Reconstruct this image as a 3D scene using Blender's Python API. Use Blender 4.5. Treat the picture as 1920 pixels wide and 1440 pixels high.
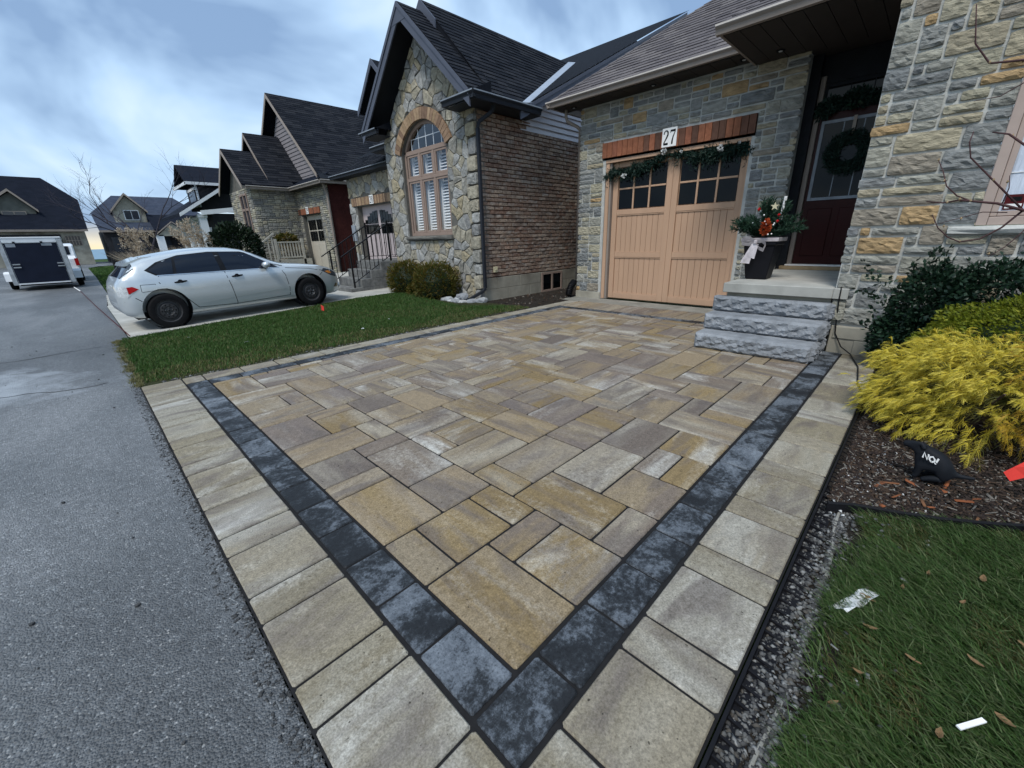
import bpy, bmesh, math, random
import numpy as np
from mathutils import Vector, Matrix
R = math.radians
scene = bpy.context.scene
for o in list(bpy.data.objects): bpy.data.objects.remove(o)
random.seed(7)
# ---------------------------------------------------------------- camera
YAW, PITCH, ROLL, FPX, CAMH = R(44.895), R(19.743), R(-1.649), 766.6, 1.33
fw = Vector((math.cos(YAW)*math.cos(PITCH), math.sin(YAW)*math.cos(PITCH), -math.sin(PITCH)))
rt = Vector((math.sin(YAW), -math.cos(YAW), 0)); up = rt.cross(fw)
rt2 = rt*math.cos(ROLL)+up*math.sin(ROLL); up2 = -rt*math.sin(ROLL)+up*math.cos(ROLL)
cam = bpy.data.cameras.new('camera'); camo = bpy.data.objects.new('camera', cam); scene.collection.objects.link(camo)
m = Matrix.Identity(4)
for i in range(3): m[i][0] = rt2[i]; m[i][1] = up2[i]; m[i][2] = -fw[i]
m.translation = Vector((0, 0, CAMH)); camo.matrix_world = m
cam.sensor_width = 36; cam.lens = 36*FPX/1920; cam.clip_start = .05; cam.clip_end = 9000
scene.camera = camo
# ---------------------------------------------------------------- sky and sun
SUN_EL, SUN_AZ = R(56), R(202)      # azimuth of the sun, from +X towards +Y
w = bpy.data.worlds.new('World'); scene.world = w; w.use_nodes = True
nt = w.node_tree; N = nt.nodes; L = nt.links; N.clear()
out = N.new('ShaderNodeOutputWorld'); mixs = N.new('ShaderNodeMixShader')
sky = N.new('ShaderNodeTexSky'); sky.sky_type = 'NISHITA'; sky.sun_disc = False
sky.sun_elevation = SUN_EL; sky.sun_rotation = R(90)-SUN_AZ; sky.air_density = 1.2; sky.dust_density = 2.0
b1 = N.new('ShaderNodeBackground'); b1.inputs[1].default_value = .08; L.new(sky.outputs[0], b1.inputs[0])
b2 = N.new('ShaderNodeBackground'); b2.inputs[1].default_value = 1.0
tc = N.new('ShaderNodeTexCoord'); sep = N.new('ShaderNodeSeparateXYZ'); L.new(tc.outputs['Generated'], sep.inputs[0])
ad = N.new('ShaderNodeMath'); ad.operation = 'ADD'; ad.inputs[1].default_value = .42; L.new(sep.outputs[2], ad.inputs[0])
mx = N.new('ShaderNodeMath'); mx.operation = 'MAXIMUM'; mx.inputs[1].default_value = .25; L.new(ad.outputs[0], mx.inputs[0])
dv = []
for k in (0, 1):
    d = N.new('ShaderNodeMath'); d.operation = 'DIVIDE'; L.new(sep.outputs[k], d.inputs[0]); L.new(mx.outputs[0], d.inputs[1]); dv.append(d)
cb = N.new('ShaderNodeCombineXYZ'); L.new(dv[0].outputs[0], cb.inputs[0]); L.new(dv[1].outputs[0], cb.inputs[1])
cb.inputs[2].default_value = 33.3
nz = N.new('ShaderNodeTexNoise'); nz.inputs['Scale'].default_value = 1.55; nz.inputs['Detail'].default_value = 5; nz.inputs['Roughness'].default_value = .52
nz.inputs['Distortion'].default_value = .35; L.new(cb.outputs[0], nz.inputs['Vector'])
cr = N.new('ShaderNodeValToRGB'); e = cr.color_ramp.elements
e[0].position = .38; e[0].color = (.15, .235, .375, 1); e[1].position = .64; e[1].color = (.50, .595, .665, 1)
x = cr.color_ramp.elements.new(.5); x.color = (.30, .425, .585, 1)
L.new(nz.outputs['Fac'], cr.inputs[0])
hr = N.new('ShaderNodeMapRange'); hr.inputs[1].default_value = .0; hr.inputs[2].default_value = .045; hr.inputs[3].default_value = .9; hr.inputs[4].default_value = 0
L.new(sep.outputs[2], hr.inputs[0])
hm = N.new('ShaderNodeMixRGB'); hm.inputs[2].default_value = (.72, .60, .36, 1); L.new(hr.outputs[0], hm.inputs[0]); L.new(cr.outputs[0], hm.inputs[1])
L.new(hm.outputs[0], b2.inputs[0])
mixs.inputs[0].default_value = .86
L.new(b1.outputs[0], mixs.inputs[1]); L.new(b2.outputs[0], mixs.inputs[2]); L.new(mixs.outputs[0], out.inputs[0])
sl = bpy.data.lights.new('sun', 'SUN'); sl.energy = 1.5; sl.angle = R(14); sl.color = (1, .965, .9)
so = bpy.data.objects.new('sun', sl); scene.collection.objects.link(so)
sd = Vector((math.cos(SUN_AZ)*math.cos(SUN_EL), math.sin(SUN_AZ)*math.cos(SUN_EL), math.sin(SUN_EL)))
so.rotation_euler = sd.to_track_quat('Z', 'Y').to_euler(); so.location = (0, 0, 30)
scene.view_settings.view_transform = 'Standard'; scene.view_settings.look = 'None'
scene.view_settings.exposure = 0.9; scene.view_settings.gamma = 1.0
scene.view_settings.use_curve_mapping = False
# ---------------------------------------------------------------- helpers
COL = scene.collection
ORG = {}
def tag(o, label=None, cat=None, group=None, kind=None):
    if label: o['label'] = label
    if cat: o['category'] = cat
    if group: o['group'] = group
    if kind: o['kind'] = kind
    return o
def thing(name, loc, label, cat, group=None):
    o = bpy.data.objects.new(name, None); COL.objects.link(o); o.location = loc; o.empty_display_size = .1
    ORG[o] = Vector(loc); tag(o, label, cat, group); return o
def link(o, parent, world=None):
    COL.objects.link(o)
    w_ = Vector(world) if world is not None else Vector((0, 0, 0))
    if parent is not None:
        o.parent = parent; o.location = w_-ORG[parent]
    else: o.location = w_
    ORG[o] = w_
    return o
class G:
    def __init__(s): s.v = []; s.f = []
    def add(s, vs, fs):
        n = len(s.v); s.v += [tuple(p) for p in vs]; s.f += [tuple(i+n for i in f) for f in fs]; return s
    def hexa(s, p):
        return s.add(p, [(3, 2, 1, 0), (4, 5, 6, 7), (0, 1, 5, 4), (1, 2, 6, 5), (2, 3, 7, 6), (3, 0, 4, 7)])
    def box(s, x0, x1, y0, y1, z0, z1):
        return s.hexa([(x0, y0, z0), (x1, y0, z0), (x1, y1, z0), (x0, y1, z0), (x0, y0, z1), (x1, y0, z1), (x1, y1, z1), (x0, y1, z1)])
    def prism(s, poly, ext):
        n = len(poly); a = [Vector(p) for p in poly]; e_ = Vector(ext); b = [p+e_ for p in a]
        fs = [tuple(range(n-1, -1, -1)), tuple(range(n, 2*n))]+[(i, (i+1) % n, n+(i+1) % n, n+i) for i in range(n)]
        return s.add(a+b, fs)
    def poly(s, pts): return s.add(pts, [tuple(range(len(pts)))])
    def tube(s, pts, r, n=8, cap=True):
        pts = [Vector(p) for p in pts]; k = len(pts)
        rs = r if isinstance(r, (list, tuple)) else [r]*k
        vs = []; prev = None
        for i, p in enumerate(pts):
            d = (pts[min(i+1, k-1)]-pts[max(i-1, 0)]).normalized()
            a = prev if prev is not None else (Vector((0, 0, 1)) if abs(d.z) < .9 else Vector((1, 0, 0)))
            u_ = (a-d*a.dot(d)).normalized(); v_ = d.cross(u_); prev = u_
            for j in range(n):
                t = 2*math.pi*(j+.5)/n; vs.append(p+(u_*math.cos(t)+v_*math.sin(t))*rs[i])
        fs = [(i*n+j, i*n+(j+1) % n, (i+1)*n+(j+1) % n, (i+1)*n+j) for i in range(k-1) for j in range(n)]
        if cap: fs += [tuple(range(n-1, -1, -1)), tuple((k-1)*n+j for j in range(n))]
        return s.add(vs, fs)
    def bar(s, p, q, w_, h, upv=(0, 0, 1)):
        p = Vector(p); q = Vector(q); d = (q-p).normalized(); u_ = Vector(upv); sd_ = d.cross(u_).normalized(); u_ = sd_.cross(d).normalized()
        a = sd_*w_/2; b = u_*h/2
        return s.hexa([p-a-b, p+a-b, q+a-b, q-a-b, p-a+b, p+a+b, q+a+b, q-a+b])
    def lathe(s, prof, c, n=20, axis='z', squash=1, cap=True):
        vs = []
        for r_, z_ in prof:
            for j in range(n):
                t = 2*math.pi*j/n; a, b = r_*math.cos(t), r_*math.sin(t)*squash
                vs.append({'z': (c[0]+a, c[1]+b, c[2]+z_), 'y': (c[0]+a, c[1]+z_, c[2]+b), 'x': (c[0]+z_, c[1]+a, c[2]+b)}[axis])
        k = len(prof)
        fs = [(i*n+j, i*n+(j+1) % n, (i+1)*n+(j+1) % n, (i+1)*n+j) for i in range(k-1) for j in range(n)]
        if cap: fs += [tuple(range(n)), tuple((k-1)*n+j for j in range(n-1, -1, -1))]
        return s.add(vs, fs)
    def mesh(s, name, org=(0, 0, 0), bevel=0, smooth=False):
        me = bpy.data.meshes.new(name); o_ = Vector(org)
        me.from_pydata([tuple(Vector(p)-o_) for p in s.v], [], s.f)
        bm = bmesh.new(); bm.from_mesh(me)
        bmesh.ops.recalc_face_normals(bm, faces=bm.faces)
        if bevel: bmesh.ops.bevel(bm, geom=bm.edges[:], offset=bevel, segments=1, affect='EDGES', clamp_overlap=True)
        bm.to_mesh(me); bm.free()
        if smooth: me.polygons.foreach_set('use_smooth', [True]*len(me.polygons))
        return me
    def build(s, name, mat, parent=None, bevel=0, smooth=False, kind=None, label=None):
        if parent is not None: org = ORG[parent]
        else:
            a = np.array(s.v); org = Vector((float(a[:, 0].mean()), float(a[:, 1].mean()), float(a[:, 2].min())))
        me = s.mesh(name, org, bevel, smooth); me.materials.append(MT[mat] if isinstance(mat, str) else mat)
        o = bpy.data.objects.new(name, me); link(o, parent, org)
        if kind: o['kind'] = kind
        if label: o['label'] = label
        return o
def npmesh(name, verts, faces, mat, parent=None, kind=None, smooth=False, org=None):
    """faces: int array (n,3) or (n,4)"""
    me = bpy.data.meshes.new(name); verts = np.asarray(verts, dtype=np.float32)
    if org is None: org = ORG[parent] if parent is not None else Vector((float(verts[:, 0].mean()), float(verts[:, 1].mean()), float(verts[:, 2].min())))
    verts = verts-np.array(org, dtype=np.float32); faces = np.asarray(faces, dtype=np.int32)
    k = faces.shape[1]
    me.vertices.add(len(verts)); me.vertices.foreach_set('co', verts.ravel())
    me.loops.add(faces.size); me.loops.foreach_set('vertex_index', faces.ravel())
    me.polygons.add(len(faces)); me.polygons.foreach_set('loop_start', np.arange(0, faces.size, k, dtype=np.int32))
    me.update(calc_edges=True); me.materials.append(MT[mat])
    if smooth: me.polygons.foreach_set('use_smooth', [True]*len(faces))
    o = bpy.data.objects.new(name, me); link(o, parent, org)
    if kind: o['kind'] = kind
    return o
def piece(name, me, loc, parent, rotz=0):
    o = bpy.data.objects.new(name, me); link(o, parent, loc)
    if rotz: o.rotation_euler.z = rotz
    return o
def clip(poly, a, b, c):
    """keep a*x+b*y<=c of a 2-D polygon"""
    res = []
    for i in range(len(poly)):
        p, q = poly[i], poly[(i+1) % len(poly)]; dp = a*p[0]+b*p[1]-c; dq = a*q[0]+b*q[1]-c
        if dp <= 0: res.append(p)
        if (dp < 0 < dq) or (dq < 0 < dp):
            t = dp/(dp-dq); res.append((p[0]+t*(q[0]-p[0]), p[1]+t*(q[1]-p[1])))
    return res
def area2(p): return .5*abs(sum(p[i][0]*p[(i+1) % len(p)][1]-p[(i+1) % len(p)][0]*p[i][1] for i in range(len(p))))
def clip_convex(poly, conv):
    """clip poly by convex CCW polygon"""
    for i in range(len(conv)):
        (x0, y0), (x1, y1) = conv[i], conv[(i+1) % len(conv)]
        a, b = (y1-y0), -(x1-x0); poly = clip(poly, a, b, a*x0+b*y0)
        if len(poly) < 3: return []
    return poly
def inset2(poly, d):
    n = len(poly); A = sum(poly[i][0]*poly[(i+1) % n][1]-poly[(i+1) % n][0]*poly[i][1] for i in range(n))
    if A < 0: poly = poly[::-1]
    r = [p for p in poly]
    for i in range(n):
        (x0, y0), (x1, y1) = poly[i], poly[(i+1) % n]; l_ = math.hypot(x1-x0, y1-y0)
        if l_ < 1e-6: continue
        a, b = (y1-y0)/l_, -(x1-x0)/l_; r = clip(r, a, b, a*x0+b*y0-d)
        if len(r) < 3: return []
    return r
def tile(nx, ny, occ, sizes, rng):
    res = []
    for j in range(ny):
        for i in range(nx):
            if (i, j) in occ: continue
            c = [s for s in sizes if i+s[0] <= nx and j+s[1] <= ny and all((i+a, j+b) not in occ for a in range(s[0]) for b in range(s[1]))]
            s = rng.choices(c, [q[2] for q in c])[0] if c else (1, 1, 1)
            for a in range(s[0]):
                for b in range(s[1]): occ.add((i+a, j+b))
            res.append((i, i+s[0], j, j+s[1]))
    return res
# ---------------------------------------------------------------- materials
MT = {}
def nodes(name):
    m_ = bpy.data.materials.new(name); m_.use_nodes = True; MT[name] = m_
    n_ = m_.node_tree.nodes; return m_, n_, m_.node_tree.links, n_['Principled BSDF']
def ramp(n_, cols, interp='LINEAR', pos=None):
    r_ = n_.new('ShaderNodeValToRGB'); r_.color_ramp.interpolation = interp; e_ = r_.color_ramp.elements
    k = len(cols)
    while len(e_) < k: e_.new(.5)
    for i, c in enumerate(cols):
        e_[i].position = pos[i] if pos else (i/k if interp == 'CONSTANT' else i/max(k-1, 1)); e_[i].color = (c[0], c[1], c[2], 1)
    return r_
def math_(n_, l_, op, a, b=None):
    q = n_.new('ShaderNodeMath'); q.operation = op
    for i, v in enumerate((a, b)):
        if v is None: continue
        if isinstance(v, (int, float)): q.inputs[i].default_value = v
        else: l_.new(v, q.inputs[i])
    return q.outputs[0]
def mixc(n_, l_, f, a, b, mode='MIX'):
    q = n_.new('ShaderNodeMixRGB'); q.blend_type = mode
    for i, v in enumerate((f, a, b)):
        if isinstance(v, (int, float)): q.inputs[i].default_value = v
        elif isinstance(v, (tuple, list)): q.inputs[i].default_value = (v[0], v[1], v[2], 1)
        else: l_.new(v, q.inputs[i])
    return q.outputs[0]
def rnd(n_, how):
    if how == 'obj': return n_.new('ShaderNodeObjectInfo').outputs['Random']
    return n_.new('ShaderNodeNewGeometry').outputs['Random Per Island']
def coords(n_, l_, how, scale=(1, 1, 1), src='Object'):
    t = n_.new('ShaderNodeTexCoord').outputs[src]
    mp = n_.new('ShaderNodeMapping'); mp.inputs['Scale'].default_value = scale; l_.new(t, mp.inputs[0])
    if how is None: return mp.outputs[0]
    k = n_.new('ShaderNodeVectorMath'); k.operation = 'SCALE'; cb_ = n_.new('ShaderNodeCombineXYZ')
    r_ = rnd(n_, how); l_.new(r_, cb_.inputs[0]); l_.new(math_(n_, l_, 'FRACT', math_(n_, l_, 'MULTIPLY', r_, 17.3)), cb_.inputs[1]); l_.new(r_, cb_.inputs[2])
    l_.new(cb_.outputs[0], k.inputs[0]); k.inputs['Scale'].default_value = 61
    a = n_.new('ShaderNodeVectorMath'); a.operation = 'ADD'; l_.new(mp.outputs[0], a.inputs[0]); l_.new(k.outputs[0], a.inputs[1])
    return a.outputs[0]
def noise(n_, l_, vec, scale, detail=4, rough=.55, dist=0):
    q = n_.new('ShaderNodeTexNoise'); q.inputs['Scale'].default_value = scale; q.inputs['Detail'].default_value = detail
    q.inputs['Roughness'].default_value = rough; q.inputs['Distortion'].default_value = dist; l_.new(vec, q.inputs['Vector']); return q.outputs['Fac']
def bump(n_, l_, b_, h, strength, dist):
    q = n_.new('ShaderNodeBump'); q.inputs['Strength'].default_value = strength; q.inputs['Distance'].default_value = dist
    l_.new(h, q.inputs['Height']); l_.new(q.outputs[0], b_.inputs['Normal'])
def pm(name, cols, how=None, rough=.8, nscale=6, var=(.75, 1.15), bscale=30, bstr=.4, bdist=.01, interp='CONSTANT', metal=0, spec=.12, dirt=None, stretch=(1, 1, 1)):
    m_, n_, l_, b_ = nodes(name)
    if len(cols) > 1 and how:
        r_ = ramp(n_, cols, interp); l_.new(rnd(n_, how), r_.inputs[0]); base = r_.outputs[0]
    elif len(cols) > 1:
        r_ = ramp(n_, cols, 'LINEAR', [.3+.4*i/(len(cols)-1) for i in range(len(cols))]); l_.new(noise(n_, l_, coords(n_, l_, None, stretch), nscale*.4, 4), r_.inputs[0]); base = r_.outputs[0]
    else: base = cols[0]
    vec = coords(n_, l_, how, stretch)
    f = noise(n_, l_, vec, nscale, 5, .6)
    vr = ramp(n_, [(var[0],)*3, (var[1],)*3], 'LINEAR', [.3, .7]); l_.new(f, vr.inputs[0])
    c = mixc(n_, l_, 1, base, vr.outputs[0], 'MULTIPLY')
    if dirt:
        dr = ramp(n_, [(0, 0, 0), (1, 1, 1)], 'LINEAR', [.5, .68]); l_.new(noise(n_, l_, vec, nscale*.35, 5), dr.inputs[0]); c = mixc(n_, l_, dr.outputs[0], c, dirt)
    l_.new(c, b_.inputs['Base Color']); b_.inputs['Roughness'].default_value = rough; b_.inputs['Metallic'].default_value = metal
    b_.inputs['Specular IOR Level'].default_value = spec
    if bstr: bump(n_, l_, b_, noise(n_, l_, vec, bscale, 6, .65), bstr, bdist)
    return m_
# pavers: two tones drifting along one axis, speckle, pitted face
TAN = [(0.247, 0.194, 0.125), (0.247, 0.180, 0.090), (0.212, 0.184, 0.148), (0.141, 0.115, 0.096), (0.297, 0.259, 0.198), (0.226, 0.174, 0.113), (0.177, 0.141, 0.111), (0.258, 0.200, 0.129), (0.206, 0.171, 0.134), (0.206, 0.148, 0.073), (0.170, 0.138, 0.117), (0.233, 0.187, 0.125)]
def paver_mat(name, stretch, pal=TAN):
    m_, n_, l_, b_ = nodes(name)
    r0 = rnd(n_, 'obj'); r1 = math_(n_, l_, 'FRACT', math_(n_, l_, 'MULTIPLY', r0, 7.31)); r2 = math_(n_, l_, 'FRACT', math_(n_, l_, 'MULTIPLY', r0, 23.7))
    a = ramp(n_, pal, 'CONSTANT'); l_.new(r0, a.inputs[0]); b = ramp(n_, pal, 'CONSTANT'); l_.new(r1, b.inputs[0])
    vec = coords(n_, l_, 'obj', stretch); vec2 = coords(n_, l_, 'obj'); gr = noise(n_, l_, vec2, 38, 9, .82)
    def fld(sc, dist, lo, hi, amt=.30):
        f = math_(n_, l_, 'ADD', noise(n_, l_, vec, sc, 4, .55, dist), math_(n_, l_, 'MULTIPLY', math_(n_, l_, 'SUBTRACT', gr, .5), amt))
        q = ramp(n_, [(0, 0, 0), (1, 1, 1)], 'LINEAR', [lo, hi]); l_.new(f, q.inputs[0]); return q.outputs[0]
    c = mixc(n_, l_, fld(1.3, .3, .40, .60), a.outputs[0], b.outputs[0])
    c = mixc(n_, l_, math_(n_, l_, 'MULTIPLY', fld(1.0, .6, .50, .72), math_(n_, l_, 'MULTIPLY', r2, .9)), c, (.50, .49, .45))
    c = mixc(n_, l_, math_(n_, l_, 'MULTIPLY', fld(1.9, .8, .50, .66), .68), c, (.12, .10, .09))
    sp = ramp(n_, [(.50, .48, .46), (.95, .95, .95), (1.0, 1.0, 1.0), (1.55, 1.55, 1.54)], 'LINEAR', [.30, .47, .53, .74]); l_.new(gr, sp.inputs[0])
    fi = ramp(n_, [(.70, .70, .70), (1, 1, 1), (1.28, 1.28, 1.28)], 'LINEAR', [.3, .5, .7]); l_.new(noise(n_, l_, vec2, 150, 2, .6), fi.inputs[0])
    c = mixc(n_, l_, 1, c, sp.outputs[0], 'MULTIPLY'); c = mixc(n_, l_, 1, c, fi.outputs[0], 'MULTIPLY')
    pt = ramp(n_, [(.25, .24, .23), (1, 1, 1)], 'LINEAR', [.22, .26]); l_.new(noise(n_, l_, vec2, 60, 1, .5), pt.inputs[0]); c = mixc(n_, l_, 1, c, pt.outputs[0], 'MULTIPLY')
    l_.new(c, b_.inputs['Base Color']); b_.inputs['Roughness'].default_value = .7; b_.inputs['Specular IOR Level'].default_value = .3
    bump(n_, l_, b_, gr, .7, .006)
paver_mat('paver_x', (1.0, 4.2, 1)); paver_mat('paver_y', (4.2, 1.0, 1))
PALE = [(0.288, 0.266, 0.212), (0.223, 0.192, 0.133), (0.259, 0.238, 0.192), (0.202, 0.174, 0.123), (0.317, 0.298, 0.253), (0.256, 0.223, 0.164)]
paver_mat('border_x', (1.2, 3.2, 1), PALE); paver_mat('border_y', (3.2, 1.2, 1), PALE)
def dark_mat():
    m_, n_, l_, b_ = nodes('band'); r0 = rnd(n_, 'obj'); vec = coords(n_, l_, 'obj'); gr = noise(n_, l_, vec, 46, 8, .8)
    thr = math_(n_, l_, 'ADD', math_(n_, l_, 'MULTIPLY', r0, .17), -.10)
    f = math_(n_, l_, 'ADD', math_(n_, l_, 'ADD', noise(n_, l_, vec, 5, 6, .6, .7), thr), math_(n_, l_, 'MULTIPLY', math_(n_, l_, 'SUBTRACT', gr, .5), .85))
    r_ = ramp(n_, [(.014, .016, .019), (.030, .035, .041), (.085, .098, .115), (.20, .225, .255)], 'LINEAR', [.36, .46, .54, .84]); l_.new(f, r_.inputs[0])
    sp = ramp(n_, [(.4, .4, .4), (1, 1, 1), (1.2, 1.2, 1.2)], 'LINEAR', [.30, .46, .75]); l_.new(noise(n_, l_, vec, 120, 3, .7), sp.inputs[0])
    l_.new(mixc(n_, l_, 1, r_.outputs[0], sp.outputs[0], 'MULTIPLY'), b_.inputs['Base Color']); b_.inputs['Roughness'].default_value = .6
    b_.inputs['Specular IOR Level'].default_value = .25
    bump(n_, l_, b_, gr, .6, .005)
dark_mat()
def asphalt_mat():
    m_, n_, l_, b_ = nodes('asphalt'); vec = coords(n_, l_, None, (1, 1, 1))
    big = noise(n_, l_, coords(n_, l_, None, (.7, .28, 1)), .9, 6, .6, .4)
    br = ramp(n_, [(.075, .080, .085), (.125, .133, .140), (.21, .218, .226)], 'LINEAR', [.34, .5, .66]); l_.new(big, br.inputs[0])
    vo = n_.new('ShaderNodeTexVoronoi'); vo.inputs['Scale'].default_value = 150; l_.new(vec, vo.inputs['Vector'])
    vr = ramp(n_, [(.55, .55, .55), (.9, .9, .9), (1.0, 1.0, 1.0), (2.1, 2.1, 2.05)], 'LINEAR', [.1, .5, .78, .97]); l_.new(vo.outputs['Color'], vr.inputs[0])
    c = mixc(n_, l_, 1, br.outputs[0], vr.outputs[0], 'MULTIPLY')
    fn = ramp(n_, [(.75, .75, .75), (1.2, 1.2, 1.2)], 'LINEAR', [.35, .65]); l_.new(noise(n_, l_, vec, 22, 5, .7), fn.inputs[0]); c = mixc(n_, l_, 1, c, fn.outputs[0], 'MULTIPLY')
    v2 = n_.new('ShaderNodeTexVoronoi'); v2.inputs['Scale'].default_value = 75; l_.new(vec, v2.inputs['Vector']); s2 = ramp(n_, [(0, 0, 0), (1, 1, 1)], 'CONSTANT', [0, .80]); l_.new(v2.outputs['Color'], s2.inputs[0])
    e2 = ramp(n_, [(1, 1, 1), (0, 0, 0)], 'LINEAR', [.28, .36]); l_.new(v2.outputs['Distance'], e2.inputs[0]); c = mixc(n_, l_, math_(n_, l_, 'MULTIPLY', math_(n_, l_, 'MULTIPLY', s2.outputs[0], e2.outputs[0]), .55), c, (.42, .42, .41))
    # pale dusty stain on the road, with a ragged rim
    ps = n_.new('ShaderNodeNewGeometry').outputs['Position']; mp = n_.new('ShaderNodeMapping'); mp.inputs['Location'].default_value = (1.2, -5.4, 0); mp.inputs['Scale'].default_value = (.62, .82, 1); l_.new(ps, mp.inputs[0])
    ln_ = n_.new('ShaderNodeVectorMath'); ln_.operation = 'LENGTH'; l_.new(mp.outputs[0], ln_.inputs[0])
    sd2 = math_(n_, l_, 'ADD', ln_.outputs['Value'], math_(n_, l_, 'MULTIPLY', noise(n_, l_, vec, 2.2, 6, .65, .5), 1.5))
    sr = ramp(n_, [(.8, .8, .8), (0, 0, 0)], 'LINEAR', [.62, .82]); l_.new(math_(n_, l_, 'MULTIPLY', sd2, .45), sr.inputs[0]); c = mixc(n_, l_, sr.outputs[0], c, (.36, .39, .42))
    l_.new(c, b_.inputs['Base Color']); b_.inputs['Roughness'].default_value = .55; b_.inputs['Specular IOR Level'].default_value = .5
    h = math_(n_, l_, 'ADD', math_(n_, l_, 'MULTIPLY', vo.outputs['Distance'], -1.4), noise(n_, l_, vec, 60, 5, .7))
    bump(n_, l_, b_, h, .8, .006)
asphalt_mat()
pm('asphalt_dust', [(.30, .33, .36), (.40, .43, .46)], rough=.8, nscale=3, bscale=60, bstr=.4, bdist=.004)
pm('asphalt_edge', [(.045, .048, .052), (.09, .09, .09)], rough=.85, nscale=9, bscale=70, bstr=1, bdist=.012)
pm('joint_sand', [(.018, .018, .019)], rough=.95, nscale=30)
pm('soil', [(.022, .018, .015), (.04, .034, .028)], rough=.95, nscale=12, bscale=40, bstr=1, bdist=.03)
pm('turf_soil', [(.03, .035, .016), (.045, .05, .02)], rough=.95, nscale=8, bscale=40, bstr=1, bdist=.03)
pm('turf_far', [(.030, .062, .014), (.05, .085, .02)], rough=.9, nscale=7, bscale=60, bstr=1, bdist=.03)
pm('concrete', [(.34, .34, .31), (.42, .41, .38)], rough=.8, nscale=2.5, bscale=50, bstr=.3, bdist=.004)
pm('concrete_rough', [(.20, .20, .18), (.30, .29, .26)], rough=.9, nscale=4, bscale=60, bstr=.8, bdist=.01)
pm('step_agg', [(.11, .11, .11), (.2, .2, .19)], rough=.9, nscale=14, bscale=90, bstr=.8, bdist=.01)
pm('foundation', [(.30, .28, .23), (.38, .36, .30)], rough=.85, nscale=2.5, bscale=35, bstr=.4, bdist=.006, dirt=(.17, .15, .12))
pm('mortar', [(.42, .425, .40), (.50, .50, .475)], rough=.95, nscale=6, bscale=60, bstr=.7, bdist=.008)
pm('mortar_warm', [(.11, .105, .095), (.15, .145, .13)], rough=.95, nscale=6, bscale=60, bstr=.7, bdist=.008)
STONE = [(0.291, 0.290, 0.260), (0.330, 0.325, 0.281), (0.233, 0.240, 0.233), (0.369, 0.345, 0.260), (0.262, 0.270, 0.265), (0.388, 0.345, 0.249), (0.242, 0.250, 0.249), (0.320, 0.315, 0.281), (0.204, 0.215, 0.217), (0.407, 0.285, 0.154), (0.339, 0.330, 0.276), (0.281, 0.285, 0.270), (0.378, 0.350, 0.265), (0.291, 0.260, 0.212), (0.310, 0.310, 0.281), (0.252, 0.260, 0.254), (0.349, 0.310, 0.228), (0.223, 0.230, 0.233)]
pm('stone', STONE, 'obj', rough=.9, nscale=8, var=(.60, 1.25), bscale=17, bstr=1.0, bdist=.030, stretch=(1, .8, 2.4))
pm('fieldstone', [(.33, .30, .235), (.29, .29, .275), (.36, .33, .26), (.25, .25, .245), (.31, .285, .225), (.35, .35, .335), (.34, .295, .205), (.28, .27, .24)], 'obj', rough=.9, nscale=11, var=(.62, 1.25), bscale=24, bstr=.9, bdist=.022)
pm('fieldstone_isl', [(.33, .30, .235), (.29, .29, .275), (.36, .33, .26), (.25, .25, .245), (.31, .285, .225), (.35, .35, .335)], 'isl', rough=.9, nscale=11, var=(.62, 1.25), bscale=24, bstr=.9, bdist=.022)
pm('stone_far', [(.31, .295, .24), (.25, .24, .215), (.38, .355, .28), (.21, .205, .19), (.33, .30, .23), (.28, .27, .24)], 'isl', rough=.9, nscale=9, bscale=26, bstr=.5, bdist=.015)
BRK = [(0.202, 0.144, 0.112), (0.260, 0.194, 0.151), (0.169, 0.125, 0.101), (0.227, 0.156, 0.118), (0.293, 0.225, 0.174), (0.195, 0.125, 0.095)]
for k, h in (('brick', 'obj'), ('brick_isl', 'isl')):
    pm(k, BRK, h, rough=.85, nscale=14, var=(.6, 1.5), bscale=30, bstr=.7, bdist=.01, dirt=(.33, .29, .255), stretch=(1, 1, 2.2))
pm('brick_red', [(0.265, 0.106, 0.060), (0.236, 0.098, 0.057), (0.103, 0.056, 0.041), (0.287, 0.112, 0.064), (0.247, 0.098, 0.060), (0.138, 0.069, 0.048)], 'obj', rough=.85, nscale=16, bscale=50, bstr=.5, bdist=.006)
pm('brick_arch', [(.30, .21, .13), (.36, .25, .16), (.20, .13, .09), (.27, .18, .12)], 'obj', rough=.85, nscale=16, bscale=50, bstr=.6, bdist=.008)
pm('brick_dark', [(.045, .013, .012), (.065, .020, .017)], rough=.9, nscale=20, bscale=40, bstr=.5)
pm('rockface', [(.20, .215, .235), (.28, .295, .315)], rough=.8, nscale=7, var=(.7, 1.15), bscale=22, bstr=.7, bdist=.02)
pm('shingle', [(0.121, 0.110, 0.115), (0.140, 0.128, 0.131), (0.105, 0.096, 0.102), (0.129, 0.118, 0.123), (0.156, 0.142, 0.143)], 'obj', rough=.95, nscale=25, bscale=120, bstr=.8, bdist=.006)
pm('shingle_isl', [(0.121, 0.110, 0.115), (0.140, 0.128, 0.131), (0.105, 0.096, 0.102), (0.129, 0.118, 0.123)], 'isl', rough=.95, nscale=25, bscale=120, bstr=.8, bdist=.006)
pm('shingle_blue', [(.011, .013, .019), (.017, .019, .025), (.008, .010, .015), (.014, .016, .022), (.022, .024, .030)], 'isl', rough=.9, nscale=25, bscale=120, bstr=.8, bdist=.006)
pm('shingle_far', [(.006, .009, .017), (.010, .013, .023)], rough=.9, nscale=3, bscale=14, bstr=.6, bdist=.03, stretch=(1, 1, 4))
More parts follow.
